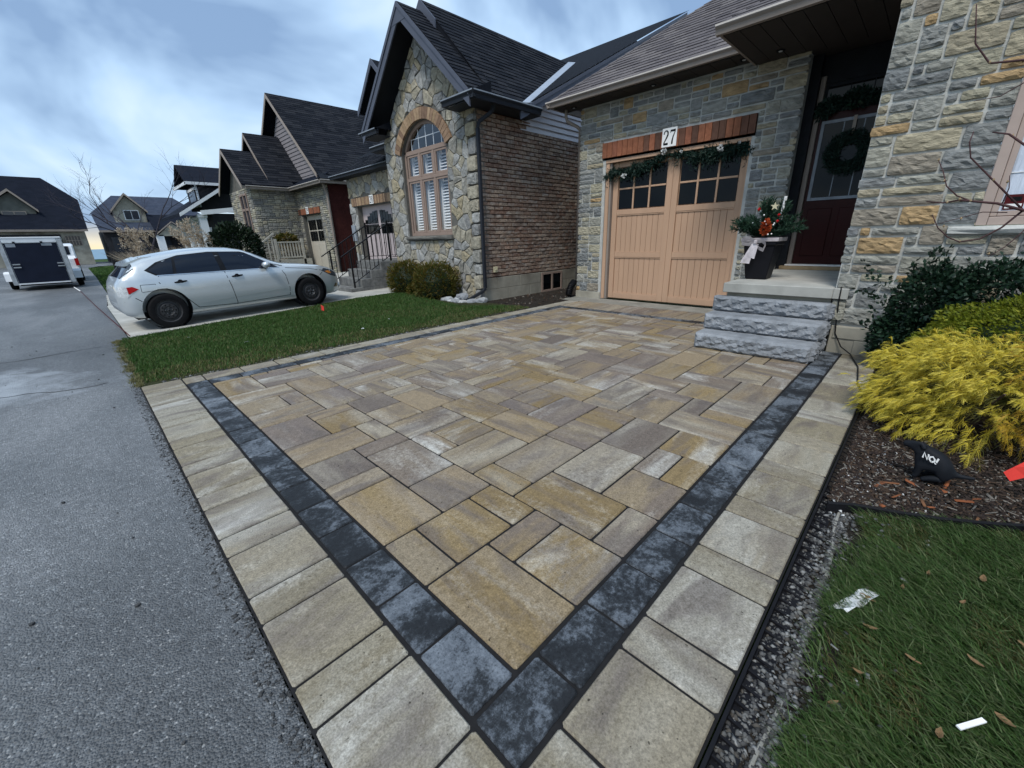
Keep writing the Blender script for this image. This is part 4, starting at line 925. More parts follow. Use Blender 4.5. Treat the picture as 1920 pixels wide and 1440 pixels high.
gable = [(6.9, -.02), (10.33, -.02), (10.33, ztop(10.33)), (GY, GA), (6.9, ztop(6.9))]
z_ = .02; quo = []
while z_ < 3.55:
    h = .22+.16*r28.random(); w_ = .20+.10*r28.random(); quo.append((z_, min(z_+h, 3.6), w_)); z_ += h
for z0, z1, w_ in quo:
    j = lambda: .02*(r28.random()-.5)
    q = [(6.875, z0+.03), (6.90, z0+j()), (6.9+w_*.5, z0+j()), (6.9+w_+j(), z0+.02), (6.9+w_+j(), z1-.03), (6.9+w_*.6, z1+j()), (6.895, z1+j()), (6.875, z1-.04)]
    g = G(); fieldstone(g, q, frX(XF), r28, .07, .008); g.build('quoin', 'fieldstone', fw8)
for p, c in voronoi(6.9, 10.33, -.02, 5.45, .215, r28, .66):
    c = clip_convex(c, gable)
    if len(c) < 3: continue
    y, z = p; bad = False
    if WY0-.02 < y < WY1+.02 and WZ0-.1 < z < WZS: continue
    dc = math.hypot(y-WC, z-AZ)
    if z > WZS-.15 and dc < RO and WY0-.2 < y < WY1+.2: continue
    if z > WZS-.05 or (z > 2.9 and WY0-.25 < y < WY1+.25):
        if dc < RO+.8 and z > WZS-.2:
            nx, nz = (y-WC)/dc, (z-AZ)/dc; c = clip(c, -nx, -nz, -(nx*WC+nz*AZ+RO))
    if len(c) >= 3 and z < WZS+.35:
        if y >= WY1-.02: c = clip(c, -1, 0, -(WY1+.01))
        elif y <= WY0+.02: c = clip(c, 1, 0, WY0-.01)
        elif z < WZ0: c = clip(c, 0, 1, WZ0-.11)
    # quoin column
    zq = [w_ for a, b, w_ in quo if a <= z <= b]
    if z < 3.6 and zq:
        if y < 6.9+zq[0]*.8: continue
        c = clip(c, -1, 0, -(6.9+zq[0]+.005))
    if len(c) < 3: continue
    g = G()
    if fieldstone(g, c, frX(XF), r28): g.build('stone', 'fieldstone', fw8)
# brick arch
ar = thing_arch = G().box(XF+.01, XF+.05, WC-.05, WC+.05, arc(WC)+.02, arc(WC)+.2).build('brick_arch', 'mortar_warm', H8)
th = math.asin(HW/AR)*1.04; n = 25
for k in range(n):
    a0, a1 = -th+2*th*k/n+.004, -th+2*th*(k+1)/n-.004; q = []
    for r_, a in ((AR+.004, a0), (AR+.004, a1), (AR+.225, a1), (AR+.225, a0)): q.append((XF-.05-.006*r28.random(), WC+r_*math.sin(a), AZ+r_*math.cos(a)))
    G().prism(q, (.09, 0, 0)).build('brick', 'brick_arch', ar)
# arched window
wn = G().box(6.75, 6.78, WY0-.1, WY1+.1, 1.3, 3.9).build('arched_window', 'dark_room', H8)
XN = 6.20
def fr8(y0, y1, z0, z1, x0=XN, x1=XN+.07, nm='frame', mat='window_frame', b=.004): return G().box(x0, x1, y0, y1, z0, z1).build(nm, mat, wn, bevel=b)
fr8(WY0, WY0+.06, WZ0, WZS); fr8(WY1-.06, WY1, WZ0, WZS); fr8(WY0+.061, WY1-.061, WZ0, WZ0+.07); fr8(WY0+.061, WY1-.061, WZS-.05, WZS+.04); fr8(WY0+.061, WY1-.061, 2.66, 2.73)
c3 = (WY1-WY0-.12)/3
for k in (1, 2): fr8(WY0+.06+k*c3-.035, WY0+.06+k*c3+.035, WZ0+.072, 2.658); fr8(WY0+.06+k*c3-.035, WY0+.06+k*c3+.035, 2.732, WZS-.052)
g = G(); n = 20; pr_ = [(WC+(AR)*math.sin(-math.asin(HW/AR)+2*math.asin(HW/AR)*k/n), AZ+AR*math.cos(-math.asin(HW/AR)+2*math.asin(HW/AR)*k/n)) for k in range(n+1)]
for (a, b), (c, d) in zip(pr_, pr_[1:]):
    s = lambda y, z: (WC+(y-WC)*.93, AZ+(z-AZ)*.93); q = [(a, b), (c, d), s(c, d), s(a, b)]; g.prism([(XN, max(min(y, WY1), WY0), max(z, WZS+.042)) for y, z in q], (.07, 0, 0))
g.build('arch_frame', 'window_frame', wn)
g = G(); pa = [(y*.94+WC*.06, AZ+(z-AZ)*.94) for y, z in pr_]; g.poly([(XN+.03, y, max(z, WZS+.04)) for y, z in pa]); g.build('arch_pane', 'glass_see', wn)
for k in range(1, 6):
    y = WY0+(WY1-WY0)*k/6; fr8(y-.008, y+.008, WZS+.042, arc(y)-.06, XN+.036, XN+.044, 'grille', 'trim_white', 0)
fr8(WY0+.15, WY1-.15, WZS+.26, WZS+.275, XN+.045, XN+.052, 'grille', 'trim_white', 0)
for k in range(3):
    a, b = WY0+.06+k*c3+.036, WY0+.06+(k+1)*c3-.036
    for z0, z1 in ((WZ0+.072, 2.658), (2.732, WZS-.052)):
        for q in ((a, a+.045, z0, z1), (b-.045, b, z0, z1), (a+.046, b-.046, z0, z0+.045), (a+.046, b-.046, z1-.045, z1)): fr8(*q, XN+.012, XN+.06, 'sash')
        G().poly([(XN+.032, a+.04, z0+.04), (XN+.032, a+.04, z1-.04), (XN+.032, b-.04, z1-.04), (XN+.032, b-.04, z0+.04)]).build('pane', 'glass_see', wn)
        zz = z0+.07
        while zz < z1-.06:
            G().hexa([(XN+.13, a+.05, zz), (XN+.135, a+.05, zz+.004), (XN+.135, b-.05, zz+.004), (XN+.13, b-.05, zz), (XN+.17, a+.05, zz+.036), (XN+.175, a+.05, zz+.04), (XN+.175, b-.05, zz+.04), (XN+.17, b-.05, zz+.036)]).build('louver', 'louver', wn); zz += .062
        G().box(XN+.12, XN+.19, a+.0, a+.05, z0, z1).box(XN+.12, XN+.19, b-.05, b, z0, z1).build('shutter_stile', 'louver', wn)
sg = G(); stone_geo(sg, WY0-.06, WY1+.06, WZ0-.10, WZ0-.005, frX(XF-.01), .08, .001, .3, random.Random(2)); sg.build('sill', 'mortar_warm', H8)
# brick flank
YB = 6.9
bw = G().box(6.16, 7.5, YB+.012, YB+.2, .49, 3.72).box(7.5, 10.6, YB+.012, YB+.2, .49, 3.49).build('brick_wall', 'dark_room', H8); bw.data.materials[0] = MT['brick_dark']
rb = random.Random(66); bl = []
hc = .0815; z_ = .50; row = 0
while z_ < 3.62:
    x_ = 6.16-(.13 if row % 2 else 0)
    while x_ < 9.9:
        a, b = max(x_, 6.145), x_+.258
        if not (a > 7.6 and z_ > 3.50): bl.append((a+.005, b-.005, z_+.006, z_+hc-.005))
        x_ += .262
    z_ += hc; row += 1
bl.sort(key=lambda q: math.hypot(q[0], YB))
def brick_g(g, q):
    d = .010*rb.random(); x0, x1, z0, z1 = q; e = .004
    if x1-x0 < .02: return
    xm = x0+(x1-x0)*(.35+.3*rb.random()); dz = .006*rb.random()
    g.add([(x0, YB+.012, z0), (x1, YB+.012, z0), (x1, YB+.012, z1), (x0, YB+.012, z1), (x0+e, YB-d, z0+e+dz), (xm, YB-d-.012*rb.random(), z0+e), (x1-e, YB-d, z0+e), (x1-e, YB-d+.003, z1-e), (xm, YB-d-.010*rb.random(), z1-e), (x0+e, YB-d, z1-e)],
          [(4, 5, 8, 9), (5, 6, 7, 8), (0, 1, 6, 5, 4), (1, 2, 7, 6), (2, 3, 9, 8, 7), (3, 0, 4, 9)])
for q in bl[:300]:
    g = G(); brick_g(g, q)
    if g.v: g.build('brick', 'brick', bw)
g = G()
for q in bl[300:]: brick_g(g, q)
g.build('distant_bricks', 'brick_isl', bw, kind='stuff')
fd = G().box(6.14, 10.6, YB-.002, YB+.2, -.1, .488).build('foundation', 'foundation', H8)
for r_, z0, z1 in ((0, -.05, .235), (1, .245, .486)):
    x_ = 6.145-.35*r_
    while x_ < 9.8:
        a, b = max(x_, 6.142), min(x_+.74, 9.9)
        for c, d in (((a, min(b, 8.06)), (max(a, 8.90), b))):
            if d-c > .05: G().box(c+.003, d-.003, YB-.014, YB-.003, z0, z1).build('block', 'foundation', fd, bevel=.003)
        x_ += .75
bwn = G().box(8.08, 8.88, YB-.012, YB-.003, .02, .47).build('basement_window', 'glass_dark', H8)
for q in ((8.06, 8.12, -.02, .47), (8.84, 8.90, -.02, .47), (8.45, 8.51, .04, .42), (8.121, 8.839, .42, .47), (8.121, 8.839, -.02, .04)): G().box(q[0], q[1], YB-.035, YB-.013, q[2], q[3]).build('frame', 'window_frame', bwn, bevel=.003)
ob = G().box(6.42, 6.53, YB-.055, YB-.012, .60, .72).build('outlet_box', 'cream_plastic', H8, bevel=.006); G().lathe([(.022, 0), (.022, -.012), (.012, -.014)], (6.475, YB-.055, .66), 10, 'y').build('cover', 'cream_plastic', ob)
# siding gable end behind
RS = .497; RX0, RZ0, RY = 7.08, 3.80, 6.50
def rake(x): return RZ0+RS*(x-RX0)
sg = G().poly([(7.55, YB+.06, 3.45), (12.5, YB+.06, 3.45), (12.5, YB+.06, rake(12.5)-.1)]).build('siding', 'siding_far', H8)
z_ = 3.50
while z_ < 6.2:
    x0 = max(7.5, RX0+(z_+.14-RZ0)/RS)
    if x0 < 12.3:
        G().hexa([(x0-.12, YB-.012, z_), (12.4, YB-.012, z_), (12.4, YB+.05, z_), (x0-.12, YB+.05, z_), (x0+.05, YB+.030, z_+.122), (12.4, YB+.030, z_+.122), (12.4, YB+.05, z_+.122), (x0+.05, YB+.05, z_+.122)]).build('siding_board', 'siding', sg)
    z_ += .118
g = G(); g.hexa([(RX0-.1, RY-.02, rake(RX0-.1)-.20), (14, RY-.02, rake(14)-.20), (14, RY+.01, rake(14)-.20), (RX0-.1, RY+.01, rake(RX0-.1)-.20), (RX0-.1, RY-.02, rake(RX0-.1)-.03), (14, RY-.02, rake(14)-.03), (14, RY+.01, rake(14)-.03), (RX0-.1, RY+.01, rake(RX0-.1)-.03)])
g.hexa([(RX0-.1, RY-.035, rake(RX0-.1)-.09), (14, RY-.035, rake(14)-.09), (14, RY-.021, rake(14)-.09), (RX0-.1, RY-.021, rake(RX0-.1)-.09), (RX0-.1, RY-.035, rake(RX0-.1)-.02), (14, RY-.035, rake(14)-.02), (14, RY-.021, rake(14)-.02), (RX0-.1, RY-.021, rake(RX0-.1)-.02)])
g.build('rake_board', 'trim_slate', H8)
G().hexa([(7.4, RY+.012, rake(7.4)-.19), (14, RY+.012, rake(14)-.19), (14, YB+.05, rake(14)-.19), (7.4, YB+.05, rake(7.4)-.19), (7.4, RY+.012, rake(7.4)-.175), (14, RY+.012, rake(14)-.175), (14, YB+.05, rake(14)-.175), (7.4, YB+.05, rake(7.4)-.175)]).build('rake_soffit', 'soffit_slate', H8)
# roofs
EYR, EZR, RDY, RDZ = 6.50, 3.80, 8.57, 5.93
sl = (RDZ-EZR)/(RDY-EYR); ll = math.hypot(1, sl)
EYL = 2*RDY-EYR
FX = 5.72
rear = G().poly([(RX0, RY, rake(RX0)), (14.2, RY, rake(14.2)), (14.2, 14, rake(14.2)), (RX0, 14, rake(RX0))]).build('rear_roof', 'shingle_blue', H8)
l3 = math.hypot(1, RS); shingles(rear, (RX0, RY, RZ0+.004), (0, 1, 0), (1/l3, 0, RS/l3), [(0, 0), (4.5, 4.5*sl/RS*l3*.98), (4.5, 7*l3), (0, 7*l3)], 'shingle_blue', 0)
main = G().poly([(6.3, EYR, EZR), (RX0, EYR, EZR), (11.4, RDY, RDZ), (6.3, RDY, RDZ)]).poly([(6.3, EYL, EZR), (6.3, RDY, RDZ), (12, RDY, RDZ), (12, EYL, EZR)]).build('roof', 'shingle_blue', H8)
W3 = (RDY-EYR)*ll
shingles(main, (6.28, EYR, EZR+.004), (1, 0, 0), (0, 1/ll, sl/ll), [(0, 0), (RX0-6.28, 0), (11.4-6.28, W3), (0, W3)], 'shingle_blue', 0)
RZF = 5.74; sf_ = (RZF-EZR)/(RDY-EYR); lf_ = math.hypot(1, sf_); W4 = (RDY-EYR)*lf_
fr_ = G().hexa([(FX, EYR, EZR-.03), (6.45, EYR, EZR-.03), (6.45, RDY, RZF-.03), (FX, RDY, RZF-.03), (FX, EYR, EZR), (6.45, EYR, EZR), (6.45, RDY, RZF), (FX, RDY, RZF)]).hexa([(FX, EYL, EZR-.03), (6.45, EYL, EZR-.03), (6.45, RDY, RZF-.03), (FX, RDY, RZF-.03), (FX, EYL, EZR), (6.45, EYL, EZR), (6.45, RDY, RZF), (FX, RDY, RZF)]).build('gable_roof', 'soffit_slate', H8)
shingles(fr_, (FX-.02, EYR, EZR+.004), (1, 0, 0), (0, 1/lf_, sf_/lf_), [(0, 0), (.60, 0), (.66, W4), (0, W4)], 'shingle_blue', 0)
shingles(fr_, (FX-.02, EYL, EZR+.004), (1, 0, 0), (0, -1/lf_, sf_/lf_), [(0, 0), (.6, 0), (.6, W4), (0, W4)], 'shingle_blue', 0)
def rakeb(x, y0, z0, y1, z1, wd, th_, nm, mat, dx=0):
    G().hexa([(x, y0, z0-wd), (x+th_, y0, z0-wd), (x+th_, y1, z1-wd), (x, y1, z1-wd), (x, y0, z0), (x+th_, y0, z0), (x+th_, y1, z1), (x, y1, z1)]).build(nm, mat, H8)
for ye in (EYR+.05, EYL-.05):
    rakeb(FX-.03, ye, EZR+.04, RDY, RZF-.005, .26, .03, 'barge_board', 'trim_slate'); rakeb(FX-.05, ye, EZR+.045, RDY, RZF+.0, .09, .018, 'barge_cap', 'trim_slate')
    rakeb(6.24, ye+(1.55 if ye < RDY else -1.55), EZR+sl*1.60+.03, RDY, RDZ+.01, .20, .03, 'upper_barge_board', 'trim_slate')
    G().prism([(6.29, ye, EZR), (6.29, RDY, RZF-.02), (6.29, RDY, RDZ)], (.02, 0, 0)).build('roof_step', 'shingle_blue', H8)
G().prism([(FX-.035, RDY-.34, RZF-.34), (FX-.035, RDY+.34, RZF-.34), (FX-.035, RDY+.05, RZF-.06), (FX-.035, RDY-.05, RZF-.06)], (.02, 0, 0)).build('gable_peak', 'trim_slate', H8)
g = G().hexa([(RX0-.02, EYR+.02, EZR+.05), (RX0+.30, EYR, EZR+.10), (11.75, RDY-.02, RDZ+.12), (11.3, RDY+.04, RDZ+.05), (RX0-.02, EYR+.02, EZR+.065), (RX0+.30, EYR, EZR+.115), (11.75, RDY-.02, RDZ+.135), (11.3, RDY+.04, RDZ+.065)]); g.build('valley_flashing', 'flashing', H8)
# cornice returns and gutters
def ret(y0, y1, x0, x1, z):
    a = G().box(x0+.03, x1, y0+.03, y1-.03, z-.13, z-.12).build('return_soffit', 'soffit_slate', H8)
    g = G(); gl = G(); gutter(g, gl, (x0+.05, y0, z), (x0+.05, y1, z), (-1, 0, 0), .11, .09); q = g.build('return_gutter', 'trim_black', H8); gl.build('gutter_edge', 'grey_box', q)
    G().add([(x0, y0, z+.004), (x0, y1, z+.004), (x1, y1, z+.20), (x1, y0, z+.20), (x1, y0, z), (x1, y1, z)], [(0, 1, 2, 3), (1, 5, 2), (0, 3, 4)]).build('return_roof', 'shingle_blue', H8)
ret(6.42, 7.36, 5.70, 6.13, 3.82); ret(9.92, 10.72, 5.70, 6.13, 3.82); ret(10.72, 11.55, 6.4, 7.0, 3.72)
g = G(); gl = G(); gutter(g, gl, (5.68, EYR, 3.82), (7.55, EYR, 3.82), (0, -1, 0), .12, .10); q = g.build('gutter', 'trim_black', H8); gl.build('gutter_edge', 'grey_box', q)
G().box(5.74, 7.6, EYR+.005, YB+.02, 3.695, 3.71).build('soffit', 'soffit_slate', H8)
ds = G(); sp = [(6.32, 6.55, 3.72), (6.30, 6.62, 3.60), (6.12, 6.80, 3.44), (6.10, 6.815, 3.34), (6.10, 6.815, .30), (6.06, 6.83, .24), (5.62, 6.985, .03)]
for a, b in zip(sp, sp[1:]): ds.bar(a, b, .062, .062, (0, 1, .01) if abs(a[2]-b[2]) > .5 else (0, 0, 1))
ds.build('downspout', 'trim_black', H8, bevel=.004)
# garage part, set back
XG8 = 8.23
g = G().box(XG8, XG8+.2, 16.45, 17.0, 0, 3.62).box(XG8, XG8+.2, 10.3, 13.95, 0, 3.62).box(XG8, XG8+.2, 13.95, 16.45, 2.60, 3.62).box(XG8+.2, 12, 16.8, 17.0, 0, 3.6)
gw8 = g.build('garage_wall', 'mortar_warm', H8)
for p, c in voronoi(11.6, 17.02, 0, 3.64, .30, r28):
    y, z = p
    if 13.85 < y < 16.6 and z < 2.6: continue
    if 13.6 < y < 16.85 and 2.55 < z < 2.95: continue
    if y > 16.5 and z < 2.9: c = clip(c, -1, 0, -16.47)
    elif y < 13.9 and z < 2.6: c = clip(c, 1, 0, 13.93)
    elif z > 2.9: c = clip(c, 0, -1, -2.94)
    if len(c) < 3: continue
    g = G()
    if fieldstone(g, c, frX(XG8), r28): g.build('stone', 'fieldstone', gw8)
ln = G().box(XG8-.005, XG8+.02, 13.7, 16.8, 2.62, 2.92).build('lintel', 'mortar_warm', H8)
soldier(ln, 13.7, 16.8, 2.63, 2.91, XG8-.05, 36, 'brick_arch', r28, .044)
number_plate(H8, '28', 15.02, 15.30, 2.63, 2.93, XG8-.06)
gd8 = G().box(8.42, 8.46, 13.95, 16.45, 0, 2.6).build('garage_door', 'door_mauve', H8)
for hx, (a, b) in enumerate(((15.24, 16.35), (14.05, 15.16))):
    for k in range(5):
        w_ = (b-a-.08)/5; y0, y1 = a+.04+k*w_, a+.04+(k+1)*w_; t = (4-k if hx == 0 else k)/4.0; top = 2.42-.30*(1-t)**2
        G().box(8.405, 8.418, y0+.012, y1-.012, 1.97, min(top, 2.42)).build('pane', 'glass_dark', gd8); G().box(8.405, 8.418, y0+.012, y1-.012, 1.60, 1.94).build('pane', 'glass_dark', gd8)
    for k in range(8): G().box(8.408, 8.419, a+k*(b-a)/8+.004, a+(k+1)*(b-a)/8-.004, .1, 1.5).build('board', 'door_mauve', gd8)
g = G(); gl = G(); gutter(g, gl, (7.85, 10.6, 3.74), (7.85, 17.55, 3.74), (-1, 0, 0), .12, .10); q = g.build('gutter', 'trim_black', H8); gl.build('gutter_edge', 'grey_box', q)
G().box(7.87, XG8+.02, 10.4, 17.5, 3.62, 3.635).build('soffit', 'soffit_slate', H8)
rg8 = G().poly([(7.82, 10.0, 3.75), (7.82, 17.55, 3.75), (10.5, 15.5, 5.5), (10.5, 10.0, 5.5)]).build('garage_roof', 'shingle_blue', H8)
shingles(rg8, (7.82, 10.2, 3.755), (0, 1, 0), (2.68/3.2, 0, 1.75/3.2), [(0, 0), (7.3, 0), (6.0, 2.2), (0, 2.2)], 'shingle_blue', 0, .15, .34)
# little gable on the far slope
g = G()
for sg_ in (-1, 1):
    ye = 13.74+sg_*1.22; g.hexa([(8.0, ye, 5.40), (10.5, ye, 5.40), (10.5, 13.74, 6.58), (8.0, 13.74, 6.58), (8.0, ye, 5.46), (10.5, ye, 5.46), (10.5, 13.74, 6.65), (8.0, 13.74, 6.65)])
sgr = g.build('small_gable_roof', 'shingle_blue', H8)
for ye in (14.96, 12.52): rakeb(7.97, ye, 5.47, 13.74, 6.66, .17, .03, 'small_barge_board', 'trim_slate')
G().prism([(8.3, 13.0, 4.0), (8.3, 14.3, 4.0), (8.3, 14.3, 5.8), (8.3, 13.74, 6.4), (8.3, 13.0, 5.8)], (2, 0, 0)).build('small_gable_wall', 'soffit_slate', H8)
G().box(8.12, 8.20, 16.72, 16.98, 1.35, 1.95).build('meter_box', 'grey_box', H8, bevel=.01)
# ---------------------------------------------------------------- stair and railing at 28
SS = thing('concrete_stair', (5.4, 11.0, .05), 'grey concrete entrance stair of number 28 beside the silver car', 'stair')
for k in range(4): G().box(4.72+.30*k, 6.10, 10.38, 11.75, (.205*k if k else -.02), .205*(k+1)).build('step', 'step_agg', SS, bevel=.008)
G().box(6.105, 8.2, 10.32, 12.0, 0, .82).build('landing', 'step_agg', SS)
RL = thing('stair_railing', (5.3, 10.45, 0), 'black iron railing along the concrete stair of number 28', 'railing')
for y in (10.46, 11.66):
    b0, b1 = (4.86, y, 0.2), (5.95, y, .82)
    G().bar((4.86, y, .2), (4.86, y, 1.12), .035, .035, (1, 0, 0)).build('post', 'iron', RL); G().bar((5.98, y, .82), (5.98, y, 1.83), .04, .04, (1, 0, 0)).build('post', 'iron', RL)
    G().bar((4.62, y, .98), (6.0, y, 1.76), .04, .022).build('handrail', 'iron', RL); G().bar((4.86, y, .32), (5.98, y, .96), .02, .015).build('bottom_rail', 'iron', RL)
    for k in range(1, 9):
        x = 4.86+1.12*k/9; za = .32+.64*k/9; zb = .98+.78*(x-4.62)/1.38
        G().bar((x, y, za), (x, y, zb), .014, .014, (1, 0, 0)).build('baluster', 'iron', RL)
        if k % 3 == 2: G().lathe([(.008, -.03), (.02, 0), (.008, .03)], (x, y, (za+zb)/2), 8).build('collar', 'iron', RL)
    G().bar((5.98, y, 1.74), (7.6, y, 1.74), .04, .022).build('landing_rail', 'iron', RL); G().bar((5.98, y, .92), (7.6, y, .92), .02, .015).build('landing_bottom_rail', 'iron', RL)
    for k in range(1, 11): G().bar((5.98+.15*k, y, .92), (5.98+.15*k, y, 1.74), .014, .014, (1, 0, 0)).build('baluster', 'iron', RL)
# ---------------------------------------------------------------- house 29
H9 = thing('gabled_stone_house', (7.5, 22.5, 0), 'house numbered 29 with three stepped dark gables, grey siding and a cream garage door', 'house')
r29 = random.Random(29)
def ashlar_stuff(parent, u0, u1, z0, z1, cu, cz, frame, hole, mat, rng, depth=.03):
    nx, nz = round((u1-u0)/cu), round((z1-z0)/cz); cu, cz = (u1-u0)/nx, (z1-z0)/nz; oc = set(); g = G()
    for i in range(nx):
        for j in range(nz):
            a, b = u0+(i+.5)*cu, z0+(j+.5)*cz
            if any(h[0] < a < h[1] and h[2] < b < h[3] for h in hole): oc.add((i, j))
    for i0, i1, j0, j1 in tile(nx, nz, oc, ASH, rng): stone_geo(g, u0+i0*cu, u0+i1*cu, z0+j0*cz, z0+j1*cz, frame, depth, .008, 1, rng)
    g.build('stones', mat, parent, kind='stuff')
X9 = 8.27
gw9 = G().box(X9, X9+.2, 18.95, 20.15, 0, 3.7).box(X9, X9+.2, 22.25, 23.4, 0, 3.7).box(X9, X9+.2, 20.15, 22.25, 2.58, 3.7).build('garage_wall', 'mortar_warm', H9)
ashlar_stuff(gw9, 18.95, 23.3, 0, 3.7, .10, .085, frX(X9), [(20.05, 22.3, 0, 2.88), (22.3, 22.8, 2.58, 2.88)], 'stone_far', r29)
G().box(X9+.0, 14, 18.93, 19.1, 0, 3.75).build('brick_flank', 'brick_dark', H9)
ln = G().box(X9-.01, X9+.05, 20.1, 22.75, 2.6, 2.87).build('lintel', 'brick_dark', H9); soldier(ln, 20.1, 22.75, 2.61, 2.86, X9-.05, 22, 'brick_red', r29, .038)
number_plate(H9, '29', 21.30, 21.58, 2.62, 2.93, X9-.06)
gd9 = G().box(8.44, 8.48, 20.15, 22.25, 0, 2.58).build('garage_door', 'door_cream', H9)
for a, b in ((20.25, 21.17), (21.23, 22.15)):
    for k in range(3):
        w_ = (b-a)/3
        for z0, z1 in ((1.42, 1.86), (1.92, 2.36)): G().box(8.425, 8.438, a+k*w_+.02, a+(k+1)*w_-.02, z0, z1).build('pane', 'glass_dark', gd9)
    G().box(8.425, 8.438, a+.08, b-.08, .15, 1.28).build('panel', 'door_cream', gd9, bevel=.01)
wg9 = G().box(6.35, 6.55, 22.65, 26.2, 0, 3.8).box(6.55, 8.4, 22.65, 22.85, 0, 3.8).prism([(6.35, 22.65, 3.8), (6.35, 26.2, 3.8), (6.35, 24.4, 5.3)], (.2, 0, 0)).build('wing_wall', 'mortar_warm', H9)
ashlar_stuff(wg9, 22.65, 26.2, 0, 3.8, .10, .085, frX(6.35), [(23.35, 24.45, 1.3, 3.55)], 'stone_far', r29)
ashlar_stuff(wg9, 6.35, 8.27, 0, 3.8, .10, .085, frY(22.65), [], 'stone_far', r29)
wn9 = G().box(6.32, 6.345, 23.35, 24.45, 1.3, 3.55).build('tall_window', 'glass_far', H9)
for y0, y1, z0, z1 in ((23.33, 23.41, 1.28, 3.58), (24.39, 24.47, 1.28, 3.58), (23.86, 23.93, 1.28, 3.58), (23.41, 24.39, 2.85, 2.95), (23.41, 24.39, 1.28, 1.36), (23.41, 24.39, 3.5, 3.58)): G().box(6.28, 6.319, y0, y1, z0, z1).build('frame', 'window_frame', wn9)
def gable(parent, x0, x1, yc, hw, zr, ze, nm, board='trim_beige', th_=.14, mat='shingle_far', lift=.05, left=True):
    s = (zr-ze)/hw; g = G()
    for sg_ in (-1, 1):
        ye = yc+sg_*hw; g.hexa([(x0, ye, ze), (x1, ye, ze), (x1, yc, zr), (x0, yc, zr), (x0, ye, ze+lift), (x1, ye, ze+lift), (x1, yc, zr+lift), (x0, yc, zr+lift)])
    rf_ = g.build(nm, mat, parent)
    for sg_ in (-1, 1):
        ye = yc+sg_*hw; G().hexa([(x0-.03, ye, ze-th_), (x0, ye, ze-th_), (x0, yc, zr-th_), (x0-.03, yc, zr-th_), (x0-.03, ye, ze+lift), (x0, ye, ze+lift), (x0, yc, zr+lift), (x0-.03, yc, zr+lift)]).build('barge_board', board, rf_)
    return rf_, s
R9 = []
for x0, x1, yc, hw, zr, ze in ((5.95, 8.2, 24.4, 2.05, 5.45, 3.8), (7.2, 9.5, 25.0, 2.35, 6.35, 4.05), (8.35, 17, 24.35, 4.35, 8.05, 4.15)):
    rf_, s = gable(H9, x0, x1, yc, hw, zr, ze, 'gable_roof'); ll_ = math.hypot(1, s)
    shingles(rf_, (x0-.02, yc-hw, ze+.06), (1, 0, 0), (0, 1/ll_, s/ll_), [(0, 0), (min(x1-x0, 5.0), 0), (min(x1-x0, 6.5), hw*ll_), (0, hw*ll_)], 'shingle_blue', 0, .17, .42)
sg9 = G().prism([(8.80, 20.6, 4.2), (8.80, 28, 4.2), (8.80, 24.35, 7.6)], (.1, 0, 0)).build('siding', 'siding_far', H9)
z_ = 4.2
while z_ < 7.4:
    t = (z_-4.2)/3.4; a, b = 20.6+3.75*t+.03, 28-3.65*t-.05
    if b-a > .2: G().hexa([(8.765, a, z_), (8.79, a, z_), (8.79, b, z_), (8.765, b, z_), (8.79, a+.1, z_+.16), (8.799, a+.1, z_+.16), (8.799, b-.1, z_+.16), (8.79, b-.1, z_+.16)]).build('siding_board', 'siding_far', sg9)
    z_ += .165
G().prism([(7.85, 19.6, 3.75), (7.85, 26.5, 3.75), (8.8, 26.5, 4.25), (8.8, 19.6, 4.25)], (0, 0, .03)).build('skirt_roof', 'shingle_far', H9)
g = G(); gl = G(); gutter(g, gl, (7.9, 18.6, 3.78), (7.9, 22.3, 3.78), (-1, 0, 0), .13, .12); gutter(g, gl, (7.8, 18.6, 3.78), (14, 18.6, 3.78), (0, -1, 0), .13, .12); gutter(g, gl, (6.05, 22.3, 3.80), (7.9, 22.3, 3.78), (0, -1, 0), .13, .12)
q = g.build('gutter', 'trim_taupe', H9); gl.build('gutter_edge', 'gutter_lip', q)
G().prism([(7.9, 18.65, 3.8), (8.4, 20.05, 4.2), (17, 20.05, 4.2), (17, 18.65, 3.8)], (0, 0, .04)).build('eave_roof', 'shingle_blue', H9)
G().box(7.95, 8.4, 18.65, 22.5, 3.64, 3.66).build('soffit', 'soffit', H9)
G().tube([(8.0, 18.75, 3.66), (8.1, 18.85, 3.45), (8.17, 18.88, 3.3), (8.17, 18.88, .1)], .055, 6).build('downspout', 'trim_taupe', H9)
pc = thing('porch_railing', (6.9, 22.1, 0), 'weathered white wooden railing of the porch at number 29', 'railing')
G().box(6.7, 8.2, 21.9, 22.6, 0, .62).build('deck', 'rail_white', pc)
G().bar((6.72, 21.95, 1.40), (7.85, 21.95, 1.40), .07, .06).build('top_rail', 'rail_white', pc); G().bar((6.72, 21.95, .72), (7.85, 21.95, .72), .06, .06).build('bottom_rail', 'rail_white', pc)
for k in range(9): G().box(6.78+.13*k, 6.83+.13*k, 21.93, 21.97, .75, 1.38).build('baluster', 'rail_white', pc)
for x in (6.70, 7.88): G().box(x-.05, x+.05, 21.9, 22.0, 0, 1.55).build('post', 'rail_white', pc)
G().bar((5.9, 21.95, 1.22), (6.7, 21.95, 1.80), .07, .06).build('stair_rail', 'rail_white', pc)
for k in range(4): G().box(6.0+.18*k, 6.05+.18*k, 21.93, 21.97, .1, 1.28+.13*k).build('stair_baluster', 'rail_white', pc)
